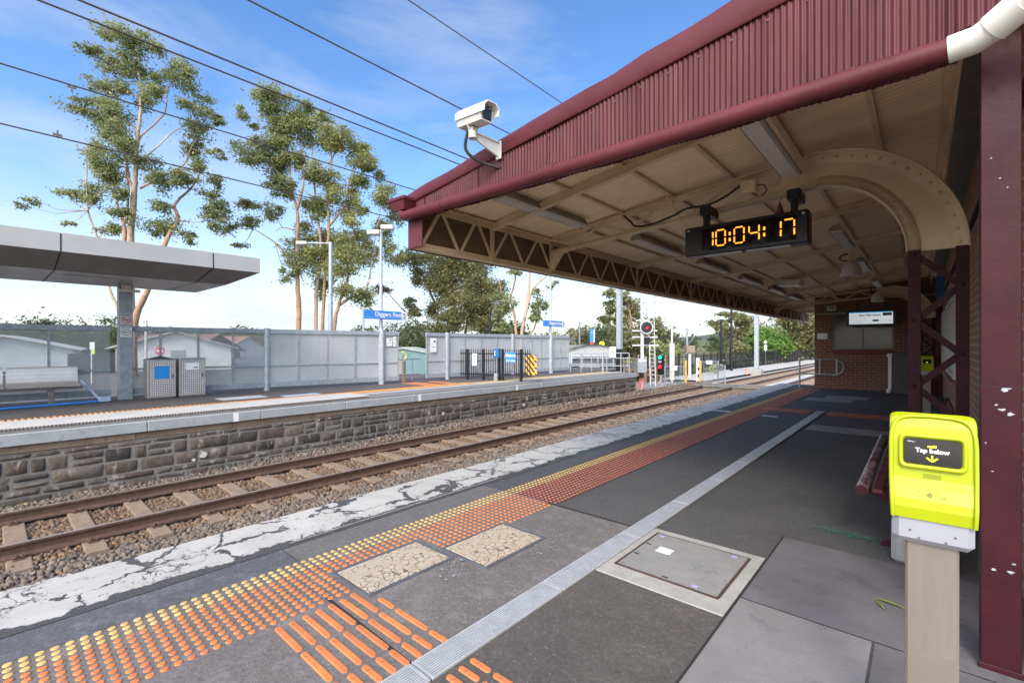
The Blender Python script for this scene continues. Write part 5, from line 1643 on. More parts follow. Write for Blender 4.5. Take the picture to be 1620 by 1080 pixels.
m = MB(); m.box(-15.99, -6, zs - .006, -13.43, 4.07, zs - .001); m.build('soffit', P2SOFF, t)
for y in (.95, 3.53):
    m = MB()
    m.bar((-12.498, y, zt - .01), (-12.498, y, zb + .01), .022, .006, (1, 0, 0)); m.bar((-12.50, y, zb - .004), (-13.42, y * .97, zs + .0), .02, .008)
    m.bar((-13.43, y * .97, zs - .0085), (-15.99, y * .95, zs - .0085), .02, .004)
    m.build('panel_joint', DARKGAP, t)
MB().bar((-14.0, 1.1, zs - .0095), (-14.0, 2.0, zs - .0095), .035, .005).build('light_slot', DARKGAP, t)
m = MB(); m.bbox(-15.46, 2.21, .06, -15.20, 2.49, 3.0, .012); m.build('column', GALV_DK, t)
m = MB(); m.bbox(-15.16, 2.2, 2.80, -15.08, 2.62, 2.87, .01); m.bar((-15.2, 2.3, 2.86), (-15.05, 2.25, 2.98), .04, .04); m.bbox(-15.19, 2.28, 2.86, -15.1, 2.45, 2.99, .01); o = m.build('column_light', OFFWHITE); tag(o, 'small cream tilted light fitting at the top of the shelter column', 'light')
def colsign(z, kind, label):
    s_ = thing('pictogram_sign', label, 'sign', (-15.2, 2.35, z))
    MB().bbox(-15.199, 2.235, z, -15.190, 2.465, z + .27, .002).build('plate', M('sign_plate_grey', (.52, .50, .47), .5) if kind else M('sign_plate_white', (.66, .65, .62), .5), s_)
    m = MB(); c = Vector((-15.1885, 2.35, z + .12))
    ring = lambda ry, rz: [c + Vector((0, ry * math.cos(a), rz * math.sin(a))) for a in np.linspace(0, 2 * math.pi, 25)]
    if kind:
        m.tube(ring(.088, .088), .008, 6); m.bar(c + Vector((0, -.06, .06)), c + Vector((0, .06, -.06)), .014, .004, (1, 0, 0)); m.build('prohibition_ring', M('sign_red', (.45, .03, .03), .5), s_)
        MB().box(-15.1893, 2.285, z + .11, -15.186, 2.415, z + .13).build('cigarette', INK, s_)
    else:
        m.tube(ring(.09, .07), .007, 6); m.build('outline', INK, s_)
        m = MB(); m.bar(c + Vector((.001, -.06, .0)), c + Vector((.001, .03, .0)), .05, .004, (1, 0, 0)); m.bar(c + Vector((.001, .03, .0)), c + Vector((.001, .06, .02)), .02, .004, (1, 0, 0)); m.build('camera_symbol', GREYP, s_)
    MB().box(-15.1898, 2.26, z + .235, -15.1888, 2.44, z + .25).build('caption', INK, s_)
colsign(1.98, True, 'grey no smoking sign on the shelter column')
colsign(1.66, False, 'white camera pictogram sign under the no smoking sign')

# steel bench
t = thing('steel_bench', 'perforated steel platform bench in front of the clear wind screen', 'bench', (-15.05, .2, .07))
m_, tt, b = newmat('perforated_steel')
vv = ocoord(tt); vor = tt.nodes.new('ShaderNodeTexVoronoi'); vor.inputs['Scale'].default_value = 55; vor.inputs['Randomness'].default_value = 0
tt.links.new(vv, vor.inputs['Vector'])
tt.links.new(mixc(tt, ramp(tt, vor.outputs['Distance'], [(.22, 1.0), (.32, 0.0)]), ramp(tt, noise(tt, vv, 3, 6), [(.3, (.62, .57, .48)), (.7, (.74, .70, .63))]), (.32, .29, .25)), b.inputs['Base Color'])
b.inputs['Metallic'].default_value = .55; b.inputs['Roughness'].default_value = .38
PERF = m_
y = -2.15
for k in range(3):
    y0, y1 = y + k * 1.215, y + k * 1.215 + 1.17
    pr = [(-14.72, .515), (-14.74, .545), (-14.80, .55), (-15.08, .52), (-15.17, .54), (-15.22, .62), (-15.27, .86), (-15.285, .93), (-15.30, .95)]
    m = MB(); vs = [(x, yy, z) for yy in (y0, y1) for (x, z) in pr]; n = len(pr)
    m.add(vs, [(i, i + 1, n + i + 1, n + i) for i in range(n - 1)], True)
    vs2 = [(p[0] - .008, p[1], p[2] - .012) for p in vs]; m.add(vs2, [(i, n + i, n + i + 1, i + 1) for i in range(n - 1)], True)
    m.build('seat_shell', PERF, t)
m = MB(); m.bbox(-15.02, -2.2, .44, -14.82, 1.5, .50, .006); m.build('beam', STAIN_DK, t)
for yy in (-1.8, -.55, .93):
    m = MB(); m.bbox(-15.0, yy, .05, -14.88, yy + .1, .44, .005); m.bbox(-15.2, yy - .02, .065, -14.75, yy + .12, .085, .004); m.build('leg', STAIN_DK, t)
o = MB().tube([(-14.62, -.25, .10), (-14.86, 1.78, .10)], .028, 10).build('fallen_pole', M('bright_blue_plastic', (0.04, 0.22, 0.6), .4)); tag(o, 'bright blue pole lying on the far platform in front of the bench', 'pole')
m = MB(); m.bar((-15.10, 1.50, .62), (-14.98, 1.85, .10), .05, .05, b=.01); m.bbox(-15.0, 1.8, .075, -14.85, 2.02, .2, .02)
o = m.build('cleaning_tool', M('pale_blue_plastic', (.35, .45, .58), .5)); tag(o, 'pale blue plastic tool leaning on the end of the steel bench', 'tool')
o = MB().bbox(-15.0, -.3, .075, -14.85, -.08, .22, .02).build('rubbish', M('blue_wrapper', (.2, .35, .7), .4)); tag(o, 'blue and white wrapper under the steel bench', 'rubbish')
# litter bins
m_, tt, b = newmat('perforated_bin_panel')
vv = ocoord(tt); sp = tt.nodes.new('ShaderNodeSeparateXYZ'); tt.links.new(vv, sp.inputs[0])
fr_ = lambda o_, k: math_(tt, 'ABSOLUTE', math_(tt, 'SUBTRACT', math_(tt, 'FRACT', math_(tt, 'MULTIPLY', o_, k)), .5))
hole = math_(tt, 'MAXIMUM', fr_(sp.outputs['Y'], 22), fr_(sp.outputs['Z'], 22))
tt.links.new(mixc(tt, math_(tt, 'LESS_THAN', hole, .24), ramp(tt, noise(tt, vv, 5, 5), [(.3, (.60, .57, .53)), (.7, (.74, .72, .68))]), (.05, .045, .04)), b.inputs['Base Color'])
b.inputs['Metallic'].default_value = .4; b.inputs['Roughness'].default_value = .4
BINP = m_
def bin_(y0, label, blue):
    t = thing('litter_bin', label, 'bin', (-15.0, y0 + .3, .07))
    x0, x1, y1, z0, z1 = -15.2, -14.72, y0 + .60, .10, 1.08
    m = MB(); m.bbox(x0, y0, z0, x1 - .02, y1, z1, .01); m.bbox(x0 + .04, y0 + .04, .06, x1 - .06, y1 - .04, z0, .004); m.build('body', M('bin_body_steel', (.36, .34, .32), .4, .5, .15, 10), t)
    m = MB(); m.bbox(x1 - .018, y0 + .045, z0 + .05, x1, y1 - .045, z1 - .05, .004); d = m.build('door', BINP, t)
    m = MB(); m.bbox(x1 - .019, y0, z0, x1 + .006, y0 + .044, z1, .004); m.bbox(x1 - .019, y1 - .044, z0, x1 + .006, y1, z1, .004); m.bbox(x1 - .019, y0 + .0445, z1 - .049, x1 + .005, y1 - .0445, z1, .004); m.bbox(x1 - .019, y0 + .0445, z0, x1 + .005, y1 - .0445, z0 + .049, .004); m.build('door_frame', STAIN, t)
    MB().bbox(x1, y1 - .09, .60, x1 + .014, y1 - .06, .70, .003).build('handle', STAIN_DK, d)
    if blue:
        MB().box(x1 + .0005, y0 + .15, .58, x1 + .004, y0 + .46, .91).build('panel_sign', M('bin_blue', (.01, .26, .66), .5), d)
        m = MB(); m.hexa([(x0, y0 - .01, z1), (x1, y0 - .01, z1), (x1, y1 + .01, z1), (x0, y1 + .01, z1), (x0 + .22, y0 + .27, z1 + .09), (x1 - .2, y0 + .27, z1 + .09), (x1 - .2, y1 - .27, z1 + .09), (x0 + .22, y1 - .27, z1 + .09)]); m.build('lid', STAIN_DK, t)
    else:
        MB().box(x1 + .0005, y0 + .14, .80, x1 + .004, y0 + .45, .97).build('panel_sign', SIGNW, d)
        MB().box(x1 + .0045, y0 + .33, .84, x1 + .005, y0 + .42, .87).build('print', INK, d)
        m = MB(); m.bbox(x0, y0 - .01, z1, x1 + .01, y1 + .01, z1 + .03, .006); m.build('lid', STAIN, t)
bin_(2.70, 'perforated steel litter bin with a bright blue square on its door', True)
bin_(3.37, 'perforated steel litter bin with a small white notice on its door', False)

# ------------------------------------------------------------------ station name signs on posts
def name_sign(x, y, ztop, label, sc=1.0, flood=False):
    t = thing('sign_post', label, 'station sign', (x, y, .07))
    m = MB(); m.tube([(x, y, .06), (x, y, 2.0), (x, y, 2.1), (x, y, ztop)], [.095, .09, .062, .05], 14); m.build('post', GALV, t)
    xs = x + .12
    sb = MB(); sb.bbox(xs, y - .78, 2.365, xs + .07, y + .735, 2.665, .006); sg = sb.build('name_board', BLUE, t)
    text('lettering', 'Diggers Rest', SIGNW, sg, (xs + .073, y - .36, 2.47), (0, 1, 0), UP, .215, bold=.0035)
    MB().box(xs + .0705, y - .70, 2.415, xs + .0715, y + .70, 2.422).build('rule_line', M('pale_line', (.35, .55, .85), .5), sg)
    n_ = MB().bbox(xs, y + .74, 2.365, xs + .07, y + .99, 2.665, .006).build('number_plate', M('number_plate_grey', (.70, .69, .68), .5), t)
    text('lettering', '2', M('number_brown', (.13, .09, .08), .5), n_, (xs + .073, y + .785, 2.42), (0, 1, 0), UP, .27)
    return t
p_ = name_sign(-14.42, 9.28, 5.55, 'nearer blue station name sign with number 2 on a tall lamp post')
hb = MB()
c = Vector((-14.42, 9.28, 5.5))
for s_, tl in ((-1, -.1), (1, .08)):
    k = c + RIGHT * (.24 * s_) + UP * (tl + .04)
    hb.obb(k, RIGHT, FWD, UP, .21, .16, .075, .012)
    hb.bar(c + UP * -.02, k - UP * .06, .04, .03)
hb.build('lamp_head', OFFWHITE, p_)
t = thing('camera_cluster', 'pair of white security cameras on the nearer station sign post', 'camera', (-14.42, 9.28, 3.72))
for s_ in (-1, 1):
    m = MB(); k = Vector((-14.42, 9.28, 3.72)) + RIGHT * (.26 * s_) + UP * (.02 * s_)
    m.obb(k, (RIGHT * .95 + UP * .25 * -s_ * s_).normalized(), FWD, (UP * .95 - RIGHT * -.25).normalized(), .17, .055, .05, .01); m.bar(k, Vector((-14.42, 9.28, 3.66)), .03, .03); m.build('camera', OFFWHITE, t)
name_sign(-13.86, 18.55, 6.5, 'farther blue station name sign, small above the wind screens')

# ------------------------------------------------------------------ black fence and boards across the platform end
def picket(p, q, posts, label, n, over=(0.0, 0.0)):
    p = Vector((*p, 0)); q = Vector((*q, 0)); u = (q - p).normalized(); L_ = (q - p).length
    t = thing('picket_fence', label, 'fence', (p.x, p.y, .07))
    for z in (.30, 1.12):
        MB().bar(p + u * -over[0] + UP * z, p + u * (L_ + over[1]) + UP * z, .03, .045, UP).build('rail', BLACK, t)
    for s_ in posts: MB().bbox(p.x + u.x * s_ - .045, p.y + u.y * s_ - .045, .06, p.x + u.x * s_ + .045, p.y + u.y * s_ + .045, 1.30, .008).build('post', BLACK, t)
    tot = L_ + over[0] + over[1]
    for k in range(n):
        c_ = p + u * (-over[0] + tot * (k + .5) / n) + Vector((u.y, -u.x, 0)) * .03
        MB().bar(c_ + UP * .22, c_ + UP * 1.29, .028, .02, u).build('picket', BLACK, t)
    return t
pa, pb = (-13.85, 12.87), (-12.50, 13.24)
picket(pa, pb, (0.05, .80), 'black steel picket fence left of the blue help point', 17, (.28, .0))
pc, pd = (-12.27, 13.33), (-11.52, 13.55)
picket(pc, pd, (0.0, .78), 'black steel picket fence carrying the blue sign', 13, (.0, .42))
un = (Vector((*pd, 0)) - Vector((*pc, 0))).normalized(); fn = Vector((un.y, -un.x, 0))
o1 = Vector((-12.12, 13.37, .78)) + fn * .06
t = thing('blue_sign', 'blue metro stop sign on the black picket fence', 'sign', o1)
m = MB(); m.obb(o1 + un * .21 + UP * .2, un, fn, UP, .215, .005, .205, .004); m.build('plate', BLUE, t)
text('lettering', 'Metro', SIGNW, t, o1 + un * .21 + UP * .225 + fn * .007, un, UP, .17, 'CENTER', bold=.003)
text('lettering', 'Car stop', SIGNW, t, o1 + un * .21 + UP * .05 + fn * .007, un, UP, .105, 'CENTER', bold=.002)
o1 = Vector((-13.55, 12.95, .66)) + fn * .06
t = thing('white_sign', 'tall white pictogram sign on the left part of the black picket fence', 'sign', o1)
m = MB(); m.obb(o1 + un * .10 + UP * .22, un, fn, UP, .11, .004, .24, .003); m.build('plate', SIGNW, t)
m = MB(); m.obb(o1 + un * .10 + UP * .33 + fn * .005, un, fn, UP, .02, .001, .045); m.build('pictogram', INK, t)
o1 = Vector((-12.42, 13.22, 0))
t = thing('help_point', 'blue help point box with a white handset symbol on a black post', 'help point', (-12.4, 13.25, .07))
MB().bbox(-12.44, 13.2, .06, -12.34, 13.3, 1.0, .008).build('post', BLACK, t)
m = MB(); m.obb(Vector((-12.42, 13.22, 1.14)) + fn * .05, un, fn, UP, .105, .09, .19, .015); m.build('box', BLUE_DK, t)
k = Vector((-12.47, 13.2, 1.14)) + fn * .142
m = MB(); m.tube([k + un * .02 + UP * .09, k - un * .015 + UP * .05, k - un * .015 - UP * .05, k + un * .02 - UP * .09], .018, 8); m.build('symbol', SIGNW, t)
m = MB(); m.bbox(-12.55, 13.1, .06, -12.4, 13.25, .35, .02); m.build('base_box', GALV, t)
# hazard board
c = Vector((-11.10, 13.66, .70))
t = thing('hazard_board', 'black and yellow striped hazard board at the end of the picket fence', 'hazard board', c)
MB().obb(c, un, fn, UP, .25, .012, .385, .003).build('board', M('hazard_black', (.03, .03, .03), .55), t)
def clip_poly(poly, w_, h_):
    def half(ps, f):
        out = []
        for i in range(len(ps)):
            a, b_ = ps[i], ps[(i + 1) % len(ps)]; fa, fb = f(a), f(b_)
            if fa >= 0: out.append(a)
            if (fa >= 0) != (fb >= 0): s_ = fa / (fa - fb); out.append((a[0] + (b_[0] - a[0]) * s_, a[1] + (b_[1] - a[1]) * s_))
        return out
    for f in (lambda p: p[0] + w_, lambda p: w_ - p[0], lambda p: p[1] + h_, lambda p: h_ - p[1]):
        poly = half(poly, f)
        if len(poly) < 3: return None
    return poly
for k in range(-4, 5):
    z = k * .235
    pl = clip_poly([(-.25, z + .25), (.25, z - .37), (.25, z - .25), (-.25, z + .37)], .246, .381)
    if pl:
        m = MB(); m.add([c + un * p[0] + UP * p[1] + fn * .0128 for p in pl], [list(range(len(pl)))]); m.build('stripe', HAZY, t)
for k in range(6):
    z = .33 - k * .125
    m = MB(); m.add([c + un * p[0] + UP * (p[1] + z) + fn * .0136 for p in ((.06, .0), (.246, -.045), (.246, .015), (.16, .03))], [(0, 1, 2, 3)]); m.build('chevron', HAZY if k % 2 else M('hazard_tooth', (.4, .36, .33), .6), t)
# gap between screens: handrail and yellow bent rail
t = thing('gap_barrier', 'pale handrail across the gap in the wind screens', 'handrail', (-15.3, 10.6, .07))
for z in (.30, .90): MB().tube([(-15.2, 9.9, z), (-15.2, 11.6, z)], .024, 8).build('rail', GALV, t)
for y in (9.95, 11.2): MB().tube([(-15.2, y, -.3), (-15.2, y, .9)], .024, 8).build('post', GALV, t)
t = thing('timber_post', 'short brown timber post with a bent yellow rail end on top, in the gap', 'post', (-14.1, 9.95, .07))
MB().bbox(-14.15, 9.98, .05, -14.05, 10.08, .88, .01).build('post', TIMBER, t)
MB().tube([(-14.1, 10.03, .95), (-14.1, 10.10, .97), (-14.1, 10.12, 1.03), (-14.1, 10.08, 1.15), (-14.1, 10.0, 1.2), (-14.1, 9.93, 1.2)], .03, 8).build('rail_end', M('bright_yellow_rail', (.75, .65, .05), .45), t)
# barrier at the far end of that platform
t = thing('end_barrier', 'galvanised pipe barrier with a white notice at the end of the far platform', 'barrier', (-12.8, 21, .07))
e0, e1 = Vector((-13.75, 20.15, 0)), Vector((-11.45, 22.15, 0))
for z in (.38, .78, 1.04): MB().tube([e0 + UP * z, e1 + UP * z], .026, 8).build('rail', GALV, t)
for s_ in (0.0, .18, .36, .55, .62, .86, 1.0):
    k = e0 + (e1 - e0) * s_; MB().tube([k, k + UP * 1.05], .03 if s_ not in (.55,) else .055, 8).build('post', GALV, t)
k = e0 + (e1 - e0) * .72 + Vector((.03, -.05, .82)); un2 = (e1 - e0).normalized()
MB().obb(k + UP * .28, un2, Vector((un2.y, -un2.x, 0)), UP, .16, .004, .28, .003).build('notice', SIGNW, t)
MB().obb(k + UP * .28 + Vector((.02, -.02, 0)) * .5, un2, Vector((un2.y, -un2.x, 0)), UP, .025, .004, .04).build('pictogram', INK, t)

# ================================================================== beyond the platforms
sheet('car_park', -75, -40, -16.31, 70, -0.30, TERR)
b = MB(); b.box(-16.5, -40, -1.4, -16.32, 22, -.299); o = b.build('retaining_edge', WALLB); o['kind'] = 'structure'
# overhead wires
WIRE = M('overhead_wire', (0.10, 0.085, 0.08), 0.5, 0.4)
def wire(x, z0, z1, r, label, sag=0.0):
    m = MB(); pts = [(x, y, z0 + (z1 - z0) * (y + 12) / 132 - sag * math.sin(math.pi * ((y + 12) % 44) / 44)) for y in np.linspace(-12, 120, 60)]
    o = m.tube(pts, r, 6).build('overhead_wire', WIRE); return tag(o, label, 'overhead wire')
wire(-5.7, 4.56, 4.56, .011, 'lower overhead wire, right of a close pair, above the near track')
wire(-5.86, 4.50, 4.50, .010, 'lower overhead wire, left of a close pair, above the near track')
wire(-5.7, 5.34, 5.34, .011, 'single overhead wire passing behind the security camera')
wire(-5.7, 6.55, 6.55, .009, 'highest overhead wire, rightmost against the sky')
wire(-9.25, 5.22, 5.22, .012, 'upper overhead wire above the far track, in front of the tall gum')
wire(-9.25, 4.42, 4.38, .011, 'lower overhead wire above the far track, skimming past the tall gum')
for (x, y, z, s_, lb) in ((-9.25, .82, 5.22, -1, 'small wire clip on the upper wire above the far track'), (-9.25, .67, 4.42, 1, 'small wire clip on the lower wire above the far track')):
    m = MB(); m.bar((x, y, z), (x, y, z + s_ * .09), .02, .03); m.bar((x, y - .05, z + s_ * .03), (x, y + .05, z + s_ * .03), .02, .03); tag(m.build('wire_clip', STAIN_DK), lb, 'wire clip')
def pole(p, z0, z1, r, label, mat=GALV, r2=None, name='pole', cat='pole'):
    o = MB().tube([(p[0], p[1], z0), (p[0], p[1], z1)], [r, r2 or r * .8], 12).build(name, mat)
    return tag(o, label, cat)
# street light left of the sign post
k = D(523, 520, 19.5)
t = thing('street_light', 'grey street light with a single arm behind the wind screen', 'street light', (k.x, k.y, -.3))
zt = D(523, 383, 19.5).z
MB().tube([(k.x, k.y, -.3), (k.x, k.y, zt)], [.10, .075], 12).build('post', GALV, t)
e = D(478, 384, 19.5)
MB().bar((k.x, k.y, zt - .04), e, .05, .04).build('arm', GALV, t)
MB().obb(e + UP * -.02, RIGHT, FWD, UP, .22, .13, .07, .03).build('lamp_head', OFFWHITE, t)
# thin masts / poles
pole(D(575, 500, 30), -.3, D(575, 487, 30).z, .07, 'thin grey pole partly behind the nearer station sign')
pole(D(617, 520, 34), -.3, D(617, 508, 34).z, .05, 'thin short pole just right of the number 2 plate')
pole(D(775, 520, 33), -.3, D(775, 490, 33).z, .09, 'dark pole among the gum trunks behind the wind screens', BLACK)
pole(D(1063, 580, 33), -1.2, D(1063, 489, 33).z, .075, 'pale tapering pole right of the signal ladder', OFFWHITE)
m = MB(); k = D(1063, 570, 33); m.obb(k - UP * .1, RIGHT, FWD, UP, .16, .1, 1.3, .02); tag(m.build('equipment_box', OFFWHITE), 'pale narrow equipment box at the foot of the tapering pole', 'equipment box')
k = D(917, 530, 60)
t = thing('street_light', 'distant street light with a short arm left of the blue totem', 'street light', (k.x, k.y, -1.2))
MB().tube([(k.x, k.y, -1.2), (k.x, k.y, D(917, 508, 60).z)], .11, 10).build('post', GALV_DK, t)
MB().obb(D(914, 509, 60), RIGHT, FWD, UP, .5, .15, .08, .02).build('lamp_head', OFFWHITE, t)
for u, v, d, lb in ((1141, 505, 46, 'left one of two dark slender poles beyond the crossing'), (1157, 490, 45, 'right one of two dark slender poles beyond the crossing')):
    pole(D(u, 560, d), -1.2, D(u, v, d).z, .13, lb, BLACK)
# overhead line masts
t = thing('line_mast', 'square steel overhead line mast with a black lower part beside the end barrier', 'mast', D(980, 590, 25.5))
k = D(980, 560, 25.5); m = MB(); m.bbox(k.x - .13, k.y - .13, D(0, 552, 25.5).z, k.x + .13, k.y + .13, 7.5, .01); m.build('shaft', GALV, t)
m = MB(); m.bbox(k.x - .15, k.y - .15, -1.3, k.x + .15, k.y + .15, D(0, 552, 25.5).z - .002, .01); m.build('black_base', BLACK, t)
k = D(1197, 560, 41)
t = thing('line_mast', 'pale overhead line mast on a concrete block beyond the crossing', 'mast', (k.x, k.y, -1.1))
m = MB(); m.bbox(k.x - .16, k.y - .16, -.65, k.x + .16, k.y + .16, 7.6, .01); m.build('shaft', GALV, t)
m = MB(); m.bbox(k.x - .45, k.y - .45, -1.3, k.x + .45, k.y + .45, -.66, .03); m.build('footing', CONC_L, t)
# railway signal
SIGP = M('signal_white', (0.66, 0.68, 0.70), 0.45, 0, .1, 6)
d = 27.0
P = lambda u, v, o_=0.0: D(u, v, d + o_)
t = thing('railway_signal', 'tall white signal post with a round black target showing red, ladder and cage', 'signal', (P(1021, 600).x, P(1021, 600).y, -1.2))
m = MB(); k0 = P(1016, 600); m.tube([(k0.x, k0.y, -1.2), (k0.x, k0.y, P(0, 460).z)], .10, 12); m.build('post', SIGP, t)
kc = P(1023, 518, -.25)
m = MB(); m.tube([kc + FWD * .03, kc + FWD * 0], .36, 28); m.build('target', M('signal_black', (.02, .022, .03), .6), t)
m = MB(); m.tube([kc - FWD * .005 + RIGHT * .35 * math.cos(a) + UP * .35 * math.sin(a) for a in np.linspace(0, 2 * math.pi, 33)], .03, 6); m.build('target_ring', SIGP, t)
RED = emis('signal_red', (1.0, 0.02, 0.03), 1.6)
MB().tube([kc - FWD * .012 + RIGHT * .02, kc - FWD * .005 + RIGHT * .02], .085, 16).build('red_lamp', RED, t)
hd = MB(); vs = []; fs = []
for i in range(9):
    a = math.pi * i / 8
    for o_ in (0, .22): vs.append(kc - FWD * (.006 + o_) + RIGHT * (.02 + .11 * math.cos(a)) + UP * (.11 * math.sin(a) + .0 - o_ * .2))
hd.add(vs, [(2 * i, 2 * i + 1, 2 * i + 3, 2 * i + 2) for i in range(8)], True); hd.build('hood', BLACK, t)
for (u0, u1, v) in ((1000, 1040, 523), (1000, 1040, 533), (1000, 1042, 546)):
    MB().bar(P(u0, v, .1), P(u1, v, .1), .05, .08).build('cross_arm', SIGP, t)
m = MB()
m.obb(P(1024, 538, -.1), RIGHT, FWD, UP, .14, .12, .16, .02); m.build('lamp_unit', BLACK, t)
m = MB()
lt = [P(1034, 605), P(1028, 540)]; 
for (u0, u1) in ((1029, 1034), (1037, 1042)):
    m.bar(P(u0 - 3, 470, .3), P(u1 - 5, 610, -.4), .035, .035)
for i in range(22):
    s_ = i / 21; m.bar(P(1026 + 3 * s_, 470 + 135 * s_, .3 - .7 * s_), P(1034 + 3 * s_, 470 + 135 * s_, .3 - .7 * s_), .022, .022)
m.build('ladder', SIGP, t)
m = MB()
for v in (469, 478, 495):
    ring = [P(1026, v) + RIGHT * .40 * math.cos(a) + FWD * .40 * math.sin(a) for a in np.linspace(0, 2 * math.pi, 20)]
    m.tube(ring, .02, 5)
for a in np.linspace(0, 2 * math.pi, 9)[:-1]:
    m.tube([P(1026, 495) + RIGHT * .40 * math.cos(a) + FWD * .40 * math.sin(a), P(1026, 462) + RIGHT * .40 * math.cos(a) + FWD * .40 * math.sin(a)], .016, 5)
m.build('cage', SIGP, t)
kk = P(1015, 578, -.3)
t = thing('signal_cabinet', 'grey electrical box on the signal post above the red cables', 'equipment box', kk)
MB().obb(kk, RIGHT, FWD, UP, .26, .16, .41, .015).build('box', GREYP if False else GALV, t)
MB().obb(kk - FWD * .165 + UP * .28, RIGHT, FWD, UP, .22, .006, .06, .002).build('label_plate', SIGNW, t)
MB().obb(kk - UP * .55, RIGHT, FWD, UP, .11, .1, .14, .01).build('gland_plate', BLACK, t)
rgr = random.Random(3)
for i in range(7):
    s_ = kk - UP * .68 + RIGHT * (-.12 + .05 * i)
    g = Vector((s_.x + rgr.uniform(-.1, .1), s_.y - .2, -1.17))
    e = Vector((-10.9 + rgr.uniform(-.2, .5), 24.9 + rgr.uniform(-.5, 1.0), -1.165))
    cable('red_cable', [s_, s_ - UP * .2 + RIGHT * rgr.uniform(-.08, .08), g + UP * .05, g + RIGHT * rgr.uniform(.2, .6) - FWD * rgr.uniform(.1, .4), e], .017, REDP, 'red cable hanging from the grey signal box onto the gravel', 'cable')['group'] = 'red cables under the signal box'
# pedestrian light
k = P(1045, 577, -.2)
t = thing('pedestrian_light', 'black pedestrian light showing green above red on a grey post', 'traffic light', (k.x, k.y, -1.2))
MB().obb(k, RIGHT, FWD, UP, .17, .10, .56, .015).build('head', BLACKP, t)
MB().tube([(k.x, k.y, -1.2), (k.x, k.y, k.z - .5)], .06, 10).build('post', GALV, t)
GRN = emis('signal_green', (0.02, 0.9, 0.5), 1.3)
for nm, v, mt in (('green_lamp', 565, GRN), ('red_lamp', 580, RED)):
    q = D(1044, v, d - .33); MB().tube([q, q + FWD * .03], .10, 16).build(nm, mt, t)
    hd = MB(); vs = []
    for i in range(9):
        a = math.pi * i / 8
        for o_ in (0, .2): vs.append(q - FWD * (o_ - .02) + RIGHT * .125 * math.cos(a) + UP * .125 * math.sin(a))
    hd.add(vs, [(2 * i, 2 * i + 1, 2 * i + 3, 2 * i + 2) for i in range(8)], True); hd.build('hood', BLACK, t)
m = MB(); q = D(1044, 572, d - .33); m.obb(q, RIGHT, FWD, UP, .09, .004, .06); m.build('symbol_panel', GREYP, t)
# pedestrian crossing
TIM = M('crossing_deck', (0.17, 0.155, 0.14), 0.8, 0, .2, 3)
t = thing('level_crossing', 'timber and asphalt pedestrian crossing laid over both tracks', 'crossing', (-8.5, 29.7, -1.0))
for (x0, x1) in ((-12.2, RX0 - .12), (RX0 + .12, RX1 - .12), (RX1 + .12, -6.75), (-6.42, -5.1)):
    MB().bbox(x0, 28.6, -1.25, x1, 31.0, -.985, .01).build('deck_panel', TIM, t)
m = MB()
for y in (28.57, 31.03):
    for (x0, x1) in ((-12.2, RX0 - .12), (RX0 + .12, RX1 - .12), (RX1 + .12, -5.1)): m.box(x0, y - .035, -.99, x1, y + .035, -.972)
m.build('deck_edge', M('worn_yellow_line', (.45, .33, .16), .7, 0, .25, 8), t)
# gates and mesh fences at the crossing
def mesh_fence(p, q, h, label, n, bow=0, barrier=False):
    p = Vector((p[0], p[1], 0)); q = Vector((q[0], q[1], 0)); u = (q - p).normalized(); L_ = (q - p).length
    t = thing('mesh_fence', label, 'fence', (p.x, p.y, -1.1))
    for s_ in (0, L_): MB().tube([p + u * s_ + UP * -1.2, p + u * s_ + UP * (-1.05 + h)], .04, 8).build('post', GALV, t)
    for z in (-.95, -1.08 + h): MB().tube([p + UP * z, q + UP * z], .024, 6).build('rail', GALV, t)
    m = MB()
    for i in range(1, n): m.bar(p + u * (L_ * i / n) + UP * -.95, p + u * (L_ * i / n) + UP * (-1.08 + h), .016, .016, u)
    m.build('infill_bars', GALV, t)
    return t
g1 = D(1085, 604, 28.6); g2 = D(1052, 600, 28.2); g0 = D(1108, 600, 30.2); g3 = D(1136, 596, 31.2); g4 = D(1147, 596, 31.4)
mesh_fence(g1, g2, 1.25, 'grey vertical bar fence left of the nearer yellow post', 16)
mesh_fence(g0, g3, 1.45, 'tall grey mesh gate panel right of the farther yellow post', 12)
mesh_fence(g3, g4, 1.15, 'short low grey mesh panel at the right end of the gate', 6)
for gq, h, lb in ((g1, 1.5, 'nearer yellow post at the pedestrian crossing'), (g0, 1.45, 'farther yellow post at the pedestrian crossing gate')):
    o = MB().bbox(gq.x - .055, gq.y - .055, -1.2, gq.x + .055, gq.y + .055, -1.0 + h, .01).build('yellow_post', YPOST); tag(o, lb, 'post')
k = D(1104, 585, 30.4)
t = thing('gate_latch_post', 'white gate post with two black latches by the farther yellow post', 'post', (k.x, k.y, -1.1))
MB().bbox(k.x - .1, k.y - .06, -1.2, k.x + .1, k.y + .06, .62, .01).build('post', SIGP, t)
for v in (583, 594):
    q = D(1105, v, 30.25); MB().obb(q, RIGHT, FWD, UP, .05, .03, .07, .005).build('latch', BLACK, t)
for (u, v, w_, h_, lb) in ((1122, 573, .2, .12, 'small white sign on the tall mesh gate panel'), (1066, 582, .2, .13, 'small white sign on the vertical bar fence')):
    o = MB().obb(D(u, v, 28.0 if u < 1100 else 30.4), RIGHT, FWD, UP, w_, .006, h_, .002).build('small_sign', SIGNW); tag(o, lb, 'sign')
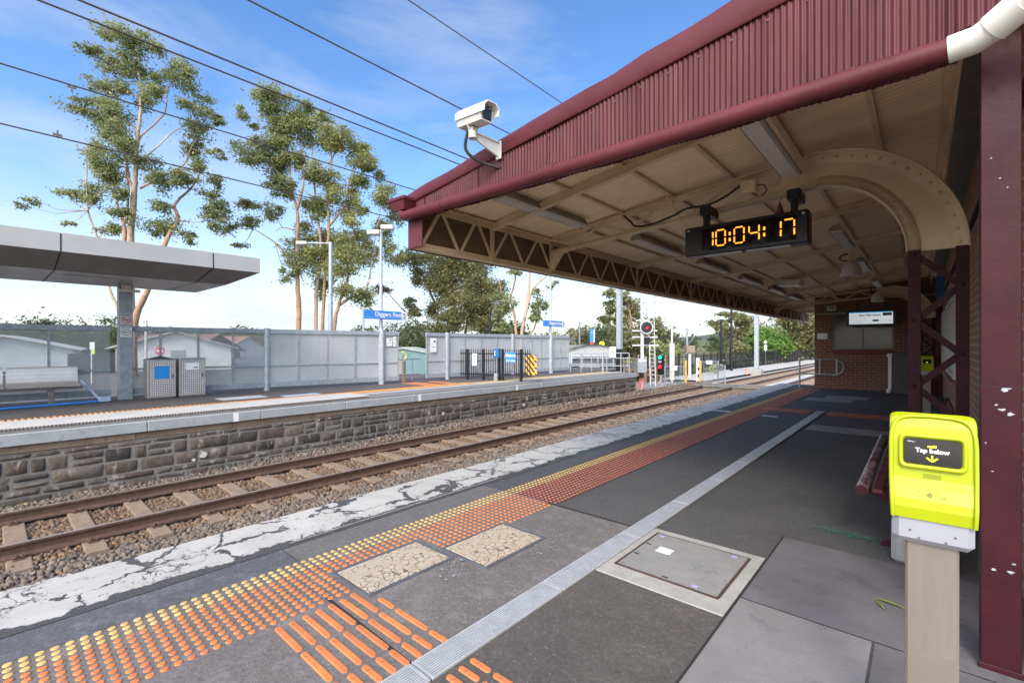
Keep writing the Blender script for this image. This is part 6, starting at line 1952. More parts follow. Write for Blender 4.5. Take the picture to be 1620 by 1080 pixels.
# brown box sign on a post and other bits past the crossing
k = D(1091, 552, 36)
t = thing('equipment_shelter', 'brown square equipment hut raised on a post past the crossing', 'hut', (k.x, k.y, -1.2))
MB().obb(k, RIGHT, FWD, UP, .33, .3, .27, .02).build('hut', M('brown_hut', (.26, .20, .15), .6), t)
MB().tube([(k.x, k.y, -1.2), (k.x, k.y, k.z - .26)], .12, 8).build('post', OFFWHITE, t)
k = D(1087, 540, 70)
t = thing('line_mast', 'distant overhead line mast with a bracket arm over the tracks', 'mast', (k.x, k.y, -1.2))
MB().tube([(k.x, k.y, -1.2), (k.x, k.y, D(1087, 519, 70).z)], .17, 8).build('shaft', GALV, t)
m = MB(); m.bar(D(1087, 524, 70), D(1101, 520, 70), .07, .07); m.bar(D(1089, 545, 70), D(1100, 530, 70), .07, .07); m.build('bracket_arm', GALV_DK, t)
k = D(1211, 546, 60)
t = thing('whistle_board', 'white board of three stacked diamonds on a post before the green trees', 'sign', (k.x, k.y, -1.1))
MB().tube([(k.x, k.y, -1.2), (k.x, k.y, k.z + .3)], .05, 8).build('post', GALV, t)
m = MB()
for v in (541, 547.5, 552):
    q = D(1211, v, 59.9); m.prism([(.24, 0), (0, .24), (-.24, 0), (0, -.24)], q, RIGHT, UP, FWD * .02)
m.build('diamonds', SIGNW, t)
o = MB().tube([D(1182, 592, 40), D(1181, 588, 40), D(1180.5, 583, 40)], [.1, .08, .12], 8).build('track_marker', M('marker_orange', (.7, .3, .2), .6)); tag(o, 'small orange and white marker on the gravel left of the pale mast', 'marker')
# black fence beyond the tracks
t = thing('steel_fence', 'long black steel fence beyond the tracks along the gravel path', 'fence', (-14.8, 40, -1.1))
m0 = MB()
for z in (-.85, .50): MB().box(-14.82, 31.5, z - .03, -14.78, 125, z + .03).build('rail', BLACK, t)
ys_ = np.arange(31.5, 125, 1.9)
for y in ys_: MB().box(-14.86, y - .05, -1.2, -14.76, y + .05, .78).build('post', BLACK, t)
pk_ = MB()
for y in np.arange(31.7, 125, .19): pk_.box(-14.775, y - .012, -1.0, -14.755, y + .012, .70)
pk_.build('infill_bars', BLACK, t)
# timber fence behind the signal, with pale stakes
t = thing('timber_fence', 'low weathered timber fence behind the signal post', 'fence', D(1000, 590, 33))
for i in range(8):
    q = D(988 + i * 8.5, 590, 33); MB().bbox(q.x - .07, q.y - .07, -1.3, q.x + .07, q.y + .07, -.1, .01).build('post', TIMBER, t)
for z in (-.30, -.65): MB().bar(Vector((*D(986, 590, 33).xy, z)), Vector((*D(1052, 590, 33).xy, z)), .05, .14).build('rail', TIMBER, t)
stk = M('pale_stake', (0.45, 0.38, 0.27), 0.7)
st0 = None
for i in range(26):
    u = random.uniform(985, 1110); dd = random.uniform(36, 48); q = D(u, 575, dd); 
    if st0 is None: st0 = MB().box(-.035, -.035, 0, .035, .035, 1.75).build('tree_stake', stk); o = st0
    else: o = st0.copy(); COL.objects.link(o)
    o.location = (q.x, q.y, -1.25); tag(o, 'pale timber tree stake among the young plants beyond the crossing', 'stake', 'tree stakes in the planting beyond the crossing')
# arched shelter and totem behind the platform end
d = 36
k = D(938, 580, d)
t = thing('bike_shelter', 'arched grey shelter with a scalloped roof edge behind the platform end', 'shelter', (k.x, k.y, -1.2))
c = D(940, 588, d)
prof = [(u_, 2.25 - .45 * (u_ / 2.1) ** 2) for u_ in np.linspace(-2.1, 2.1, 15)]
m = MB(); m.prism(prof + [(2.1, 1.3), (-2.1, 1.3)], Vector((c.x, c.y, -.75)), RIGHT, UP, FWD * .05); m.build('gable', M('shelter_grey', (.42, .43, .42), .6), t)
vs = []; 
for o_ in (-.3, 2.6):
    vs += [Vector((c.x, c.y, -.75)) + RIGHT * p[0] * 1.05 + UP * (p[1] + .03 + .02 * math.sin(i * 2.6)) + FWD * o_ for i, p in enumerate(prof)]
n = len(prof)
m = MB(); m.add(vs, [(i, i + 1, n + i + 1, n + i) for i in range(n - 1)], True); m.build('roof', M('shelter_roof', (.20, .18, .16), .6), t)
for x in (-2.0, -.9, .3, 1.5, 2.0):
    for f_ in (0, 2.2): MB().bar(Vector((c.x, c.y, -1.2)) + RIGHT * x + FWD * f_, Vector((c.x, c.y, .72)) + RIGHT * x + FWD * f_, .08, .08).build('post', GALV, t)
m = MB()
for z in (-.5, .0, .45): m.bar(Vector((c.x, c.y, z)) + RIGHT * -2, Vector((c.x, c.y, z)) + RIGHT * 2, .04, .05)
m.build('rail', GALV, t)
o = MB().obb(Vector((c.x, c.y, -.2)) + FWD * 1.2 - RIGHT * .2, RIGHT, FWD, UP, .8, .4, .75, .03).build('ticket_machine', M('machine_grey', (.5, .5, .5), .5)); tag(o, 'grey upright machine inside the arched shelter', 'machine')
o = MB().obb(D(902.5, 567, 33), RIGHT, FWD, UP, .13, .02, .33, .01).build('information_board', M('pale_blue_panel', (.45, .60, .72), .4)); tag(o, 'pale blue narrow board left of the arched shelter', 'board')
k = D(936, 531, 45)
t = thing('totem_sign', 'blue and red totem sign above the arched shelter', 'sign', (k.x, k.y, -1.2))
MB().obb(k, RIGHT, FWD, UP, .18, .08, .62, .01).build('panel', BLUE, t)
MB().obb(k + RIGHT * .24, RIGHT, FWD, UP, .055, .09, .64, .01).build('side', SIGNW, t)
MB().obb(k - UP * .75, RIGHT, FWD, UP, .18, .08, .12, .01).build('foot_panel', M('totem_red', (.6, .05, .05), .5), t)
MB().obb(k - UP * 1.5, RIGHT, FWD, UP, .12, .06, .64, .01).build('post', GALV, t)
o1 = k - FWD * .085 + UP * .3
m = MB(); m.tube([o1 + RIGHT * .06 * math.cos(a) + UP * .08 * math.sin(a) for a in np.linspace(0, 2 * math.pi, 16)], .012, 5); m.build('emblem', SIGNW, t)
k = D(952, 544, 37)
t = thing('warning_sign', 'round fluorescent yellow warning sign above the arched shelter roof', 'sign', (k.x, k.y, -1.2))
MB().tube([k, k + FWD * .02], .22, 20).build('disc', M('fluoro_yellow', (.75, .85, .02), .5), t)
MB().tube([k - FWD * .006 + RIGHT * .09 * math.cos(a) + UP * (.02 + .09 * math.sin(a)) for a in np.linspace(0, math.pi, 9)], .022, 5).build('symbol', BLACK, t)
MB().tube([(k.x, k.y, -1.2), (k.x, k.y, k.z)], .04, 8).build('post', GALV, t)
o = MB().obb(D(894, 549, 55), RIGHT, FWD, UP, 1.6, 3, .25, .02).build('flat_roof', ROOFG); tag(o, 'low pale flat roof behind the last wind screen', 'roof')
# teal shed
d = 30
def house(name, label, c, ax, w_, l_, h_, rise, wall, roof, over=.35, gable=True, door=None, z0=-.3):
    c = Vector((c[0], c[1], z0)); ax = Vector(ax).normalized(); ay = Vector((-ax.y, ax.x, 0))
    t = thing(name, label, 'shed' if 'shed' in name else 'house', c)
    m = MB(); m.prism([(-w_ / 2, 0), (w_ / 2, 0), (w_ / 2, h_), (0, h_ + rise), (-w_ / 2, h_)], c - ay * (l_ / 2), ax, UP, ay * l_); m.build('wall', wall, t)
    m = MB(); k_ = rise / (w_ / 2)
    for s_ in (-1, 1):
        m.prism([(0, h_ + rise + .02), (s_ * (w_ / 2 + over), h_ - over * k_ + .02), (s_ * (w_ / 2 + over), h_ - over * k_ + .12), (0, h_ + rise + .12)], c - ay * (l_ / 2 + over), ax, UP, ay * (l_ + 2 * over))
    m.build('roof', roof, t)
    if door:
        (x0, x1, z1, mt) = door
        m = MB(); m.prism([(x0, .02), (x1, .02), (x1, z1), (x0, z1)], c - ay * (l_ / 2 + .04), ax, UP, ay * .03); m.build('door', mt, t)
    return t
k = D(648, 570, 30)
house('teal_shed', 'teal steel shed with a grey door seen through the gap in the screens', k, RIGHT, 2.9, 3.5, 1.95, .28, SHEDG, M('pale_green_roof', (.38, .42, .36), .6), .12, door=(-.75, -.05, 1.85, M('shed_door', (.25, .26, .26), .5)), z0=-1.0)
tag(MB().obb(D(628, 552, 28.3), RIGHT, FWD, UP, .5, .1, .05).build('door_awning', M('olive_awning', (.3, .3, .2), .6)), 'small olive awning above the teal shed door', 'awning')
tag(MB().obb(D(668, 591, 29), RIGHT, FWD, UP, .32, .3, .3, .02).build('utility_box', GREYP), 'grey utility box beside the teal shed', 'utility box')
# houses and fences seen through the clear screens
k = D(22, 575, 30); house('garage_shed', 'pale weatherboard garage with a low gable behind the steel bench', (k.x, k.y), RIGHT + FWD * .85, 6.0, 7, 2.2, .75, M('pale_weatherboard', (.50, .56, .60), .6), M('pale_roof_sheet', (.62, .62, .60), .5), .4, door=(-2.4, 1.9, 1.5, M('roller_door', (.56, .61, .64), .6)), z0=-1.0)
k = D(286, 585, 36); house('white_house', 'white weatherboard house with a grey gable roof behind the litter bins', (k.x, k.y), (RIGHT + FWD * .62), 6.6, 8, 2.3, 1.05, M('white_weatherboard', (.70, .71, .70), .6), M('light_roof', (.42, .42, .42), .6), .45, door=(-.3, .5, 2.1, M('grey_blind', (.35, .36, .36), .6)), z0=-1.0)
k = D(262, 560, 60); house('brick_house', 'brown brick house with a dark tiled roof behind the white house', (k.x, k.y), (FWD + RIGHT * .1), 9, 14, 2.6, 1.9, M('brown_brick_wall', (.24, .13, .10), .8), ROOFT, .5, z0=-1.75)
k = D(65, 545, 80); house('grey_house', 'distant grey roofed house between the dark trees, far left', (k.x, k.y), (RIGHT * .4 + FWD), 10, 14, 2.6, 2.4, CLADW, ROOFG, .5, z0=-.3)
k = D(345, 545, 80); house('tile_house', 'distant house with a reddish tiled roof behind the milky screen', (k.x, k.y), (FWD + RIGHT * .3), 9, 13, 3.0, 2.2, CLADW, M('red_tiles', (.30, .17, .12), .8), .5, z0=-2.3)
pf = M('paling_grey', (.26, .25, .235), .85, 0, .2, 3, .2, 30, stretch=(6, 6, 1))
t = thing('paling_fence', 'grey timber paling fence behind the shelter column', 'fence', D(160, 600, 30))
a, c = D(108, 590, 27), D(300, 590, 40); u = Vector((c.x - a.x, c.y - a.y, 0)); L_ = u.length; u.normalize()
m = MB()
for i in range(int(L_ / .13)): q = Vector((a.x, a.y, 0)) + u * (i * .13); m.obb(q + UP * (.0 + .01 * (i % 3)), u, Vector((-u.y, u.x, 0)), UP, .06, .012, .95)
m.build('palings', pf, t)
m = MB()
for z in (-.5, .5): m.bar(Vector((a.x, a.y, z)) + Vector((-u.y, u.x, 0)) * .05, Vector((c.x, c.y, z)) + Vector((-u.y, u.x, 0)) * .05, .05, .08)
m.build('rail', pf, t)
k = D(145, 560, 21)
t = thing('bus_stop_pole', 'thin white stop pole with a fluorescent tag seen through the screen left of the column', 'sign pole', (k.x, k.y, -.3))
MB().tube([(k.x, k.y, -.3), (k.x, k.y, D(0, 545, 21).z)], .025, 8).build('post', SIGNW, t)
MB().obb(D(146, 547, 21), RIGHT, FWD, UP, .11, .01, .17, .003).build('flag', SIGNW, t)
MB().obb(D(148, 556, 21), RIGHT, FWD, UP, .06, .012, .12, .003).build('tag', M('fluoro_tag', (.6, .85, .05), .5), t)
k = D(253, 555, 24)
t = thing('no_entry_sign', 'round red no entry sign seen through the screen above the bins', 'sign', (k.x, k.y, -.3))
MB().tube([k, k + FWD * .02], .24, 22).build('disc', M('no_entry_red', (.5, .04, .04), .5), t)
MB().obb(k - FWD * .006, RIGHT, FWD, UP, .17, .003, .04).build('white_bar', SIGNW, t)
MB().tube([(k.x, k.y + .03, -.3), (k.x, k.y + .03, k.z)], .03, 8).build('post', GALV, t)
k = D(231, 560, 19)
pole(k, -.3, 2.6 if False else D(0, 506, 19).z, .06, 'pale grey pole seen through the screen right of the shelter column', OFFWHITE)
# hills and far trees
def ridge(name, dist, pts, base_z, mat, depth):
    vs = []; fs = []
    us = np.linspace(pts[0][0], pts[-1][0], 90)
    hv = np.interp(us, [p[0] for p in pts], [p[1] for p in pts]) + .9 * np.sin(us * .13) + .6 * np.sin(us * .37)
    n = len(us)
    for k in range(7):
        s_ = k / 6
        for i in range(n):
            dd = dist + depth * s_; q = D(us[i], hv[i], dist + depth * 1.0)
            f_ = D(us[i], 546, dd); top = q.z
            vs.append((f_.x, f_.y, base_z + (top - base_z) * (1 - (1 - s_) ** 1.7)))
    for k in range(6):
        for i in range(n - 1): fs.append((k * n + i, k * n + i + 1, (k + 1) * n + i + 1, (k + 1) * n + i))
    m = MB(); m.add(vs, fs, True); o = m.build(name, mat); o['kind'] = 'structure'; return o
HILL = concrete('wooded_hill', (0.10, 0.115, 0.085), 0.45, 0.012, 0.95, dark=(0.05, 0.065, 0.045), fine=.25)
HILL2 = concrete('grassy_rise', (0.17, 0.175, 0.08), 0.4, 0.03, 0.95, dark=(0.07, 0.09, 0.04), fine=.3)
ridge('hill', 900, [(-600, 530), (0, 528), (300, 524), (700, 528), (900, 532), (1040, 536), (1090, 533), (1140, 527), (1200, 521), (1300, 520), (1700, 522), (2400, 525)], -1.3, HILL, 700)
ridge('grassy_rise', 180, [(300, 538), (640, 535), (900, 542), (1060, 542), (1100, 539), (1180, 537), (1300, 538), (1700, 540)], -1.3, HILL2, 160)
# ================================================================== trees and plants
def leaf_mesh(name, clumps, mat, parent, size, density, droop=0.5, seed=1):
    """clumps: list of (centre Vector, rx (RIGHT), ry (FWD), rz); leaf shaped faces scattered through each"""
    g = np.random.default_rng(seed)
    C_ = []; 
    for (c, rx, ry, rz) in clumps:
        n = max(12, int(density * (rx * rz + rx * ry * .5 + ry * rz * .5)))
        # sub-clusters give an uneven outline
        ns = max(4, int(6 + 7 * (rx * rz) ** .5))
        dirs = g.normal(size=(ns, 3)); dirs /= np.linalg.norm(dirs, axis=1)[:, None]
        cen = dirs * (g.random((ns, 1)) ** .4) * .98
        wts = g.dirichlet(np.full(ns, 3.0))
        for k in range(ns):
            m_ = int(n * wts[k])
            if m_ < 2: continue
            p = g.normal(size=(m_, 3)) * np.array([.28, .28, .21]) * g.uniform(.55, 1.35) + cen[k]
            stray = g.random(m_) < .09
            p[stray] = cen[k] + (p[stray] - cen[k]) * 1.5 + np.array([0, 0, -.25])
            x = p[:, 0] * rx; y_ = p[:, 1] * ry; z = p[:, 2] * rz
            C_.append(np.stack([c.x + CA * x - SA * y_, c.y + SA * x + CA * y_, c.z + z], -1))
    P = np.concatenate(C_); n = len(P)
    dn = g.normal(size=(n, 3)); dn /= np.linalg.norm(dn, axis=1)[:, None]
    dn[:, 2] = dn[:, 2] * (1 - droop) - droop
    dn /= np.linalg.norm(dn, axis=1)[:, None]
    rn = g.normal(size=(n, 3)); sd = np.cross(dn, rn); sd /= np.linalg.norm(sd, axis=1)[:, None]
    L_ = (size * g.uniform(.65, 1.4, n))[:, None]; W = L_ * g.uniform(.16, .30, n)[:, None]
    V = np.stack([P, P + dn * L_ * .45 + sd * W, P + dn * L_, P + dn * L_ * .45 - sd * W], 1).reshape(-1, 3)
    F = np.arange(4 * n).reshape(n, 4)
    off = np.array(root_loc(parent)) if parent is not None else 0
    return np_mesh(name, V - off, F, mat, parent)
def tree(label, d, base, limbs, clumps, leaf, bark, size, dens, z0=-.3, seed=1, spread=.75, name='gum_tree', cat='tree', bark2=None):
    """base = bearing of the trunk foot; limbs/clumps sketched on the plane through it, then spread in depth"""
    g = random.Random(seed)
    b0 = D(base, 546, d); b0.z = z0
    t = thing(name, label, cat, b0)
    pxm = d / 735.0
    def dep(u): return 0.9 * spread * (u - base) * pxm * (0.6 * math.sin(seed * 1.7 + u * .031))
    for li, (pts, w0, w1) in enumerate(limbs):
        P_ = []
        for (u, v) in pts:
            q = D(u, v, d) + FWD * (dep(u) + g.uniform(-.12, .12)); P_.append(q)
        if li == 0 or pts[0][1] > 560: P_[0].z = min(P_[0].z, z0 - .1)
        n = len(P_); fine = []; rs = []
        for i in range(n - 1):
            p0 = P_[max(i - 1, 0)]; p1 = P_[i]; p2 = P_[i + 1]; p3 = P_[min(i + 2, n - 1)]
            for k in range(5):
                s_ = k / 5; fine.append(.5 * ((2 * p1) + (p2 - p0) * s_ + (2 * p0 - 5 * p1 + 4 * p2 - p3) * s_ ** 2 + (3 * p1 - p0 - 3 * p2 + p3) * s_ ** 3) + Vector((g.uniform(-.025, .025), g.uniform(-.025, .025), 0)))
                rs.append((w0 + (w1 - w0) * ((i + s_) / (n - 1)) ** .8) * pxm * .5 * g.uniform(.93, 1.08))
        fine.append(P_[-1]); rs.append(w1 * pxm * .5)
        MB().tube(fine, rs, 8).build('trunk' if (li == 0 or pts[0][1] > 560) else 'limb', bark if (li % 3 or bark2 is None) else bark2, t)
    cl = []
    ends = [D(u, v, d) + FWD * dep(u) for (pts, a, c) in limbs for (u, v) in pts[len(pts) // 2:]]
    for (u, v, ru, rv) in clumps:
        r_ = ru * pxm
        c = D(u, v, d) + FWD * (dep(u) + g.uniform(-.8, .8) * min(1.6, 1.2 * r_ + .4))
        cl.append((c, r_, max(.5, (r_ + rv * pxm) * .55), rv * pxm))
        if ends:
            e = min(ends, key=lambda q: (q - c).length)
            if (e - c).length > .3:
                mid = (e + c) / 2 + Vector((0, 0, -.12 * (e - c).length))
                MB().tube([e, mid, c], [.9 * pxm * .8, .55 * pxm * .8, .24 * pxm], 5, False).build('limb', bark, t)
    leaf_mesh('crown', cl, leaf, t, size, dens, seed=seed)
    return t
def z1(l, k=.3704, ox=0, oy=0): return [(ox + a * k, oy + b * k, c * k, e * k) for (a, b, c, e) in l]
def zl(l, k=.3704, ox=0, oy=0): return [([(ox + a * k, oy + b * k) for (a, b) in p], w0, w1) for (p, w0, w1) in l]
T1 = [(480, 150, 35, 30), (560, 190, 70, 55), (640, 180, 60, 30), (400, 220, 70, 30), (500, 260, 70, 50), (580, 280, 50, 60), (640, 330, 40, 40), (680, 210, 30, 30), (740, 290, 65, 60), (700, 260, 40, 30), (780, 370, 45, 30), (410, 355, 45, 25), (480, 380, 60, 35), (600, 420, 50, 35), (690, 425, 50, 35), (540, 390, 30, 25), (350, 460, 80, 30), (440, 470, 80, 60), (540, 500, 70, 50), (780, 430, 50, 25), (850, 455, 50, 30), (900, 490, 25, 15), (800, 510, 65, 45), (740, 575, 55, 45), (850, 605, 40, 20), (460, 590, 60, 50), (560, 590, 60, 50), (420, 640, 40, 50), (500, 700, 60, 60), (440, 720, 50, 40), (650, 700, 50, 35), (600, 640, 50, 40), (780, 660, 35, 30), (800, 680, 25, 25), (700, 780, 60, 50), (770, 745, 60, 45), (850, 730, 40, 30), (840, 790, 40, 30), (500, 780, 60, 50), (540, 830, 40, 40), (680, 880, 50, 30), (840, 890, 55, 40), (850, 940, 20, 15), (300, 830, 50, 30), (370, 810, 50, 40), (410, 860, 30, 30), (600, 930, 50, 35), (660, 950, 70, 50), (740, 990, 40, 30), (430, 960, 50, 30), (240, 885, 18, 15), (230, 915, 15, 12), (345, 965, 20, 12)]
W_ = .52
L1 = [([(560, 1660), (557, 1400), (560, 1035), (570, 870), (580, 800), (592, 700), (605, 560), (605, 420), (600, 300), (590, 200)], 24, 4), ([(545, 1660), (528, 1300), (525, 1030), (520, 950), (480, 880), (455, 760), (455, 650)], 16, 4),
      ([(572, 1660), (590, 1380), (640, 1240), (690, 1040), (725, 930), (720, 860), (755, 780), (790, 700)], 22, 4), ([(548, 1660), (488, 1374), (440, 1230), (400, 1015), (375, 900), (375, 700), (380, 620)], 12, 2),
      ([(580, 815), (550, 760), (520, 620), (480, 480), (440, 450)], 9, 2), ([(595, 805), (680, 745), (740, 680), (760, 600), (800, 520)], 8, 2), ([(594, 700), (650, 650), (720, 540), (760, 490)], 7, 2), ([(603, 600), (680, 480), (690, 430), (700, 350), (740, 290)], 6, 2), ([(522, 950), (540, 830), (535, 700), (530, 600)], 9, 2), ([(725, 930), (800, 920), (840, 890)], 3, 1.2), ([(480, 480), (450, 420), (460, 370)], 3, 1)]
tree('tall thin gum with layered leaf clumps behind the grey shelter roof', 26, 207, [(p, a * W_, c * W_) for p, a, c in zl(L1)], z1(T1), LEAF_A, BARK, .15, 1250, z0=-.4, seed=3, bark2=BARKP)
K2 = .3519
T2a = [(300, 90, 80, 40), (360, 130, 55, 50), (250, 120, 60, 50), (270, 180, 50, 40), (175, 210, 28, 30), (190, 235, 20, 15), (300, 260, 60, 40), (200, 350, 60, 50), (270, 330, 60, 60), (220, 410, 60, 40), (280, 420, 50, 40), (330, 470, 60, 40), (300, 520, 60, 40), (250, 590, 45, 40), (170, 600, 45, 40), (130, 650, 50, 40), (110, 690, 40, 40), (200, 680, 40, 30), (150, 770, 30, 12), (340, 770, 50, 50), (370, 840, 55, 55), (330, 900, 30, 30)]
L2a = [([(378, 1330), (375, 1130), (372, 1000), (365, 880), (368, 700), (365, 600), (340, 500), (330, 400), (300, 200)], 15, 3), ([(365, 600), (400, 500), (410, 400)], 7, 2), ([(330, 820), (270, 750), (200, 700)], 4, 1.5), ([(340, 500), (280, 430), (220, 370)], 5, 2), ([(350, 690), (300, 680), (270, 700)], 3, 1)]
T2b = [(480, 180, 40, 35), (350, 220, 80, 60), (430, 240, 80, 60), (520, 270, 80, 50), (580, 300, 70, 50), (620, 330, 60, 40), (350, 370, 70, 50), (400, 400, 50, 40), (480, 450, 60, 40), (540, 480, 60, 45), (620, 490, 60, 50), (690, 360, 60, 50), (670, 400, 60, 30), (720, 430, 25, 35), (740, 510, 60, 50), (770, 550, 30, 25), (420, 560, 40, 50), (460, 600, 60, 50), (560, 560, 40, 40), (600, 580, 50, 50), (650, 590, 30, 30), (640, 650, 50, 40), (650, 720, 60, 50), (590, 750, 50, 50), (500, 730, 60, 50), (430, 760, 60, 60), (460, 830, 70, 60), (540, 800, 60, 50), (620, 820, 60, 60), (680, 800, 50, 50), (560, 900, 50, 50), (620, 960, 50, 60), (680, 990, 40, 50), (740, 760, 40, 50), (740, 640, 50, 50), (780, 600, 40, 40), (800, 790, 20, 40), (450, 930, 40, 60), (400, 690, 40, 50)]
L2b = [([(445, 1330), (445, 1130), (455, 960), (475, 800), (455, 580), (440, 450), (430, 300)], 11, 3), ([(478, 1330), (480, 1130), (500, 900), (520, 700), (510, 550), (530, 400), (520, 300)], 10, 3), ([(535, 1330), (545, 1130), (570, 1030), (610, 900), (640, 760), (600, 600)], 11, 2.5), ([(570, 1030), (620, 1000), (680, 950), (700, 800), (720, 650)], 8, 2), ([(510, 690), (590, 600), (610, 500), (650, 350)], 6, 2), ([(520, 400), (560, 340), (600, 310)], 4, 1.5)]
tree('left hand gum of the bushy pair, with one straight trunk and a lone upper tuft', 33, 473, [(p, a * .7, c * .6) for p, a, c in zl(L2a, K2, 340, 120)], z1(T2a, K2, 340, 120), LEAF_A, BARK, .17, 1100, z0=-.5, seed=5)
tree('broad bushy gum of several orange trunks behind the station name sign', 34, 512, [(p, a * .7, c * .6) for p, a, c in zl(L2b, K2, 340, 120)], z1(T2b, K2, 340, 120), LEAF_B, BARK, .17, 1100, z0=-.5, seed=8, bark2=BARKP)
C3 = [(650, 410, 25, 15), (690, 420, 30, 25), (720, 430, 30, 30), (750, 440, 25, 30), (770, 470, 25, 30), (740, 480, 35, 30), (700, 460, 30, 25), (720, 510, 35, 18), (760, 510, 20, 20), (665, 440, 15, 15), (650, 400, 12, 8), (620, 462, 14, 7), (650, 478, 12, 9), (655, 495, 14, 8), (785, 450, 15, 15), (730, 400, 40, 20), (680, 490, 14, 14), (770, 400, 30, 20)]
L3 = [([(690, 570), (687, 540), (690, 490), (665, 430)], 8, 2), ([(708, 570), (708, 540), (720, 470), (700, 420)], 6, 2), ([(737, 570), (735, 540), (745, 470), (730, 420)], 6, 2), ([(720, 570), (716, 540), (728, 500), (740, 440)], 4, 1.5), ([(688, 530), (675, 527), (640, 490), (622, 465)], 2.5, 1), ([(757, 570), (760, 530), (772, 470)], 4, 1.5)]
tree('dense olive crowned gum clump behind the wind screens right of the gap', 42, 715, L3, C3, LEAF_C, BARKD, .21, 950, z0=-.6, seed=12)
C4 = [(790, 500, 16, 18), (805, 480, 11, 13), (850, 480, 11, 13), (845, 500, 11, 13), (800, 520, 14, 10), (790, 465, 9, 11), (870, 450, 6, 4), (815, 430, 11, 7), (862, 482, 6, 8), (880, 445, 5, 4), (848, 462, 6, 5)]
L4 = [([(819, 570), (817, 530), (813, 495), (808, 470), (815, 440), (810, 395)], 6, 2), ([(824, 570), (825, 530), (835, 480), (845, 455), (864, 436), (875, 425)], 7, 2), ([(832, 490), (838, 440), (835, 395)], 5, 2), ([(827, 545), (845, 520), (852, 495), (862, 480), (880, 468)], 3, 1), ([(813, 495), (795, 470), (790, 440)], 2.5, 1), ([(845, 455), (860, 460), (872, 448)], 2, .8)]
tree('sparse gum with bare pale branches left of the second station sign', 40, 822, L4, C4, LEAF_A, BARKP, .26, 480, z0=-.6, seed=14, bark2=BARK)
C5 = [(985, 468, 12, 9), (965, 465, 10, 8), (1000, 490, 20, 17), (970, 485, 14, 10), (955, 502, 10, 8), (1010, 530, 25, 22), (985, 540, 24, 15), (1030, 520, 18, 18), (975, 505, 10, 8)]
tree('gum with a reddish trunk behind the signal post', 52, 1004, [([(1005, 595), (1003, 545), (999, 505), (990, 470)], 7, 2), ([(1003, 540), (1015, 510), (1025, 490)], 3, 1), ([(1000, 510), (980, 490), (966, 470)], 3, 1)], C5, LEAF_C, BARK, .42, 260, z0=-1.2, seed=17)
C6 = [(1140, 510, 16, 9), (1160, 500, 20, 9), (1175, 520, 14, 12), (1130, 520, 10, 7), (1160, 545, 13, 14), (1180, 505, 15, 8), (1150, 522, 10, 6), (1172, 535, 10, 8)]
tree('umbrella shaped gum behind the two dark slender poles', 58, 1160, [([(1160, 580), (1160, 545), (1165, 520), (1160, 500)], 4, 1.5), ([(1162, 540), (1148, 520), (1138, 510)], 2.5, 1), ([(1164, 525), (1175, 515), (1182, 505)], 2.5, 1)], C6, LEAF_C, BARKD, .45, 240, z0=-1.2, seed=21)
C7 = [(1190, 540, 18, 18), (1215, 542, 20, 19), (1238, 548, 14, 14), (1205, 524, 15, 9), (1185, 555, 10, 12), (1226, 560, 14, 10)]
tree('rounded bright green tree beside the pale line mast', 66, 1208, [([(1208, 585), (1208, 560), (1205, 535)], 5, 2), ([(1208, 570), (1225, 550), (1232, 545)], 3, 1)], C7, LEAF_D, BARKD, .5, 280, z0=-1.2, seed=23, name='green_tree')
C8 = [(1250, 508, 15, 11), (1265, 525, 14, 16), (1280, 520, 12, 18), (1256, 548, 12, 11), (1285, 503, 9, 13), (1240, 505, 12, 8), (1300, 510, 14, 20), (1275, 545, 12, 12)]
tree('olive gum just left of the brick pavilion', 78, 1262, [([(1262, 580), (1263, 550), (1262, 525), (1252, 508)], 5, 1.5), ([(1263, 550), (1276, 530), (1284, 510)], 3, 1)], C8, LEAF_C, BARK, .55, 220, z0=-1.2, seed=27)
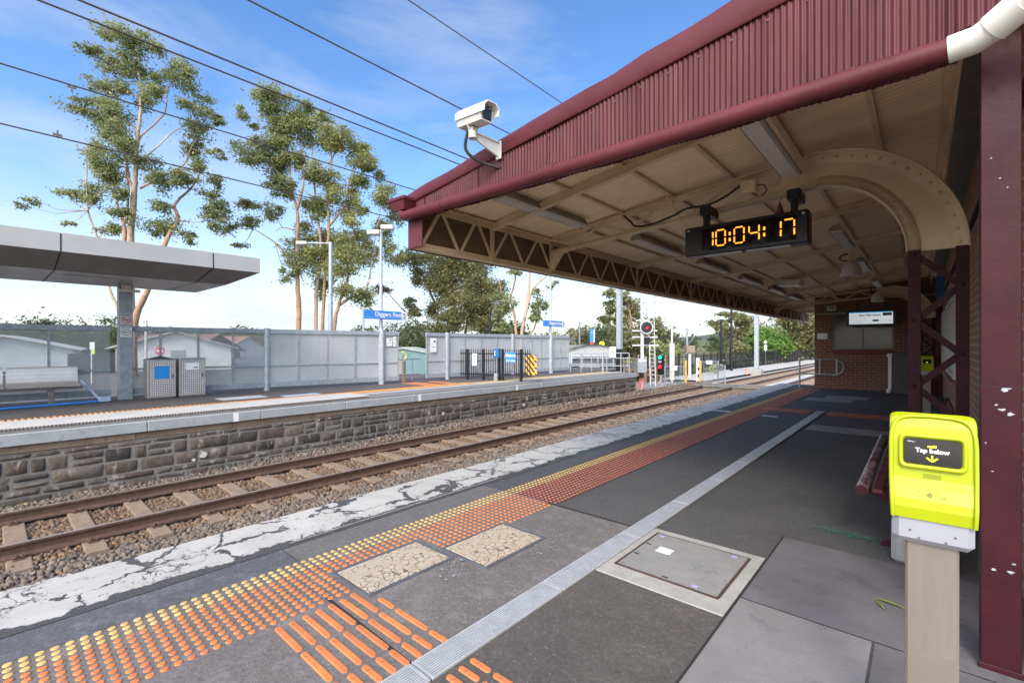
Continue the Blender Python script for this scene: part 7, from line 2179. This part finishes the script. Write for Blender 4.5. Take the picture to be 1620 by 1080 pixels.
def mass(label, us, v0, v1, d0, d1, n, r, mat, seed, size=.5, dens=60, name='distant_trees'):
    g = random.Random(seed); cl = []
    for i in range(n):
        dd = g.uniform(d0, d1); u = g.uniform(*us); v = g.uniform(v0, v1); k = r * g.uniform(.6, 1.3) * dd / 735
        c = D(u, v, dd); cl.append((c, k, k, k * .7))
        if c.z - .6 * k > 0.5: cl.append((Vector((c.x, c.y, (c.z - 1) / 2)), k * .8, k * .8, max(k * .7, c.z * .5)))
    o = leaf_mesh(name, cl, mat, None, size, dens, .3, seed)
    return tag(o, label, 'trees', kind='stuff')
mass('dark far trees behind the houses at the left', (-260, 190), 531, 556, 46, 62, 60, 34, LEAF_E, 31, .40, 90)
mass('far trees showing just above the wind screens', (180, 470), 524, 540, 130, 170, 40, 14, LEAF_E, 33, 1.0, 10)
mass('far trees behind the gap and the teal shed', (560, 700), 520, 540, 90, 130, 26, 18, LEAF_E, 35, .8, 16)
mass('dark undergrowth between the gum trunks', (770, 850), 517, 540, 45, 60, 18, 16, LEAF_E, 37, .45, 60)
mass('dark trees behind the arched shelter', (870, 1000), 522, 560, 70, 95, 34, 16, LEAF_C, 39, .55, 40)
mass('dense trees behind the signal and its ladder', (930, 1055), 525, 570, 62, 80, 46, 18, LEAF_E, 41, .5, 55)
mass('green shrubs right of the signal', (1030, 1075), 545, 585, 45, 60, 22, 14, LEAF_B, 43, .35, 70, 'shrubs')
mass('hazy far trees on the rise beyond the crossing', (1060, 1300), 532, 552, 120, 220, 70, 11, LEAF_E, 45, .9, 14)
mass('bushes along the black fence', (1120, 1300), 560, 576, 72, 95, 40, 12, LEAF_C, 47, .5, 40, 'shrubs')
mass('grass and young plants beyond the crossing', (985, 1140), 572, 592, 38, 56, 60, 9, LEAF_B, 49, .3, 60, 'shrubs')
mass('tall trees far behind the pavilion corner', (1180, 1330), 505, 545, 95, 130, 40, 16, LEAF_C, 51, .7, 26)
# two farm houses on the rise
for (u, v, dd, lb) in ((1150, 541, 260, 'far pale roofed house on the rise beyond the crossing, between the slender poles'),):
    k = D(u, v + 6, dd); house('distant_house', lb, (k.x, k.y), FWD + RIGHT * .2, 8, 16, 2.8, 2.2, M('far_wall', (.34, .33, .30), .7), M('far_roof', (.45, .44, .42), .6), .4, z0=-1.0)
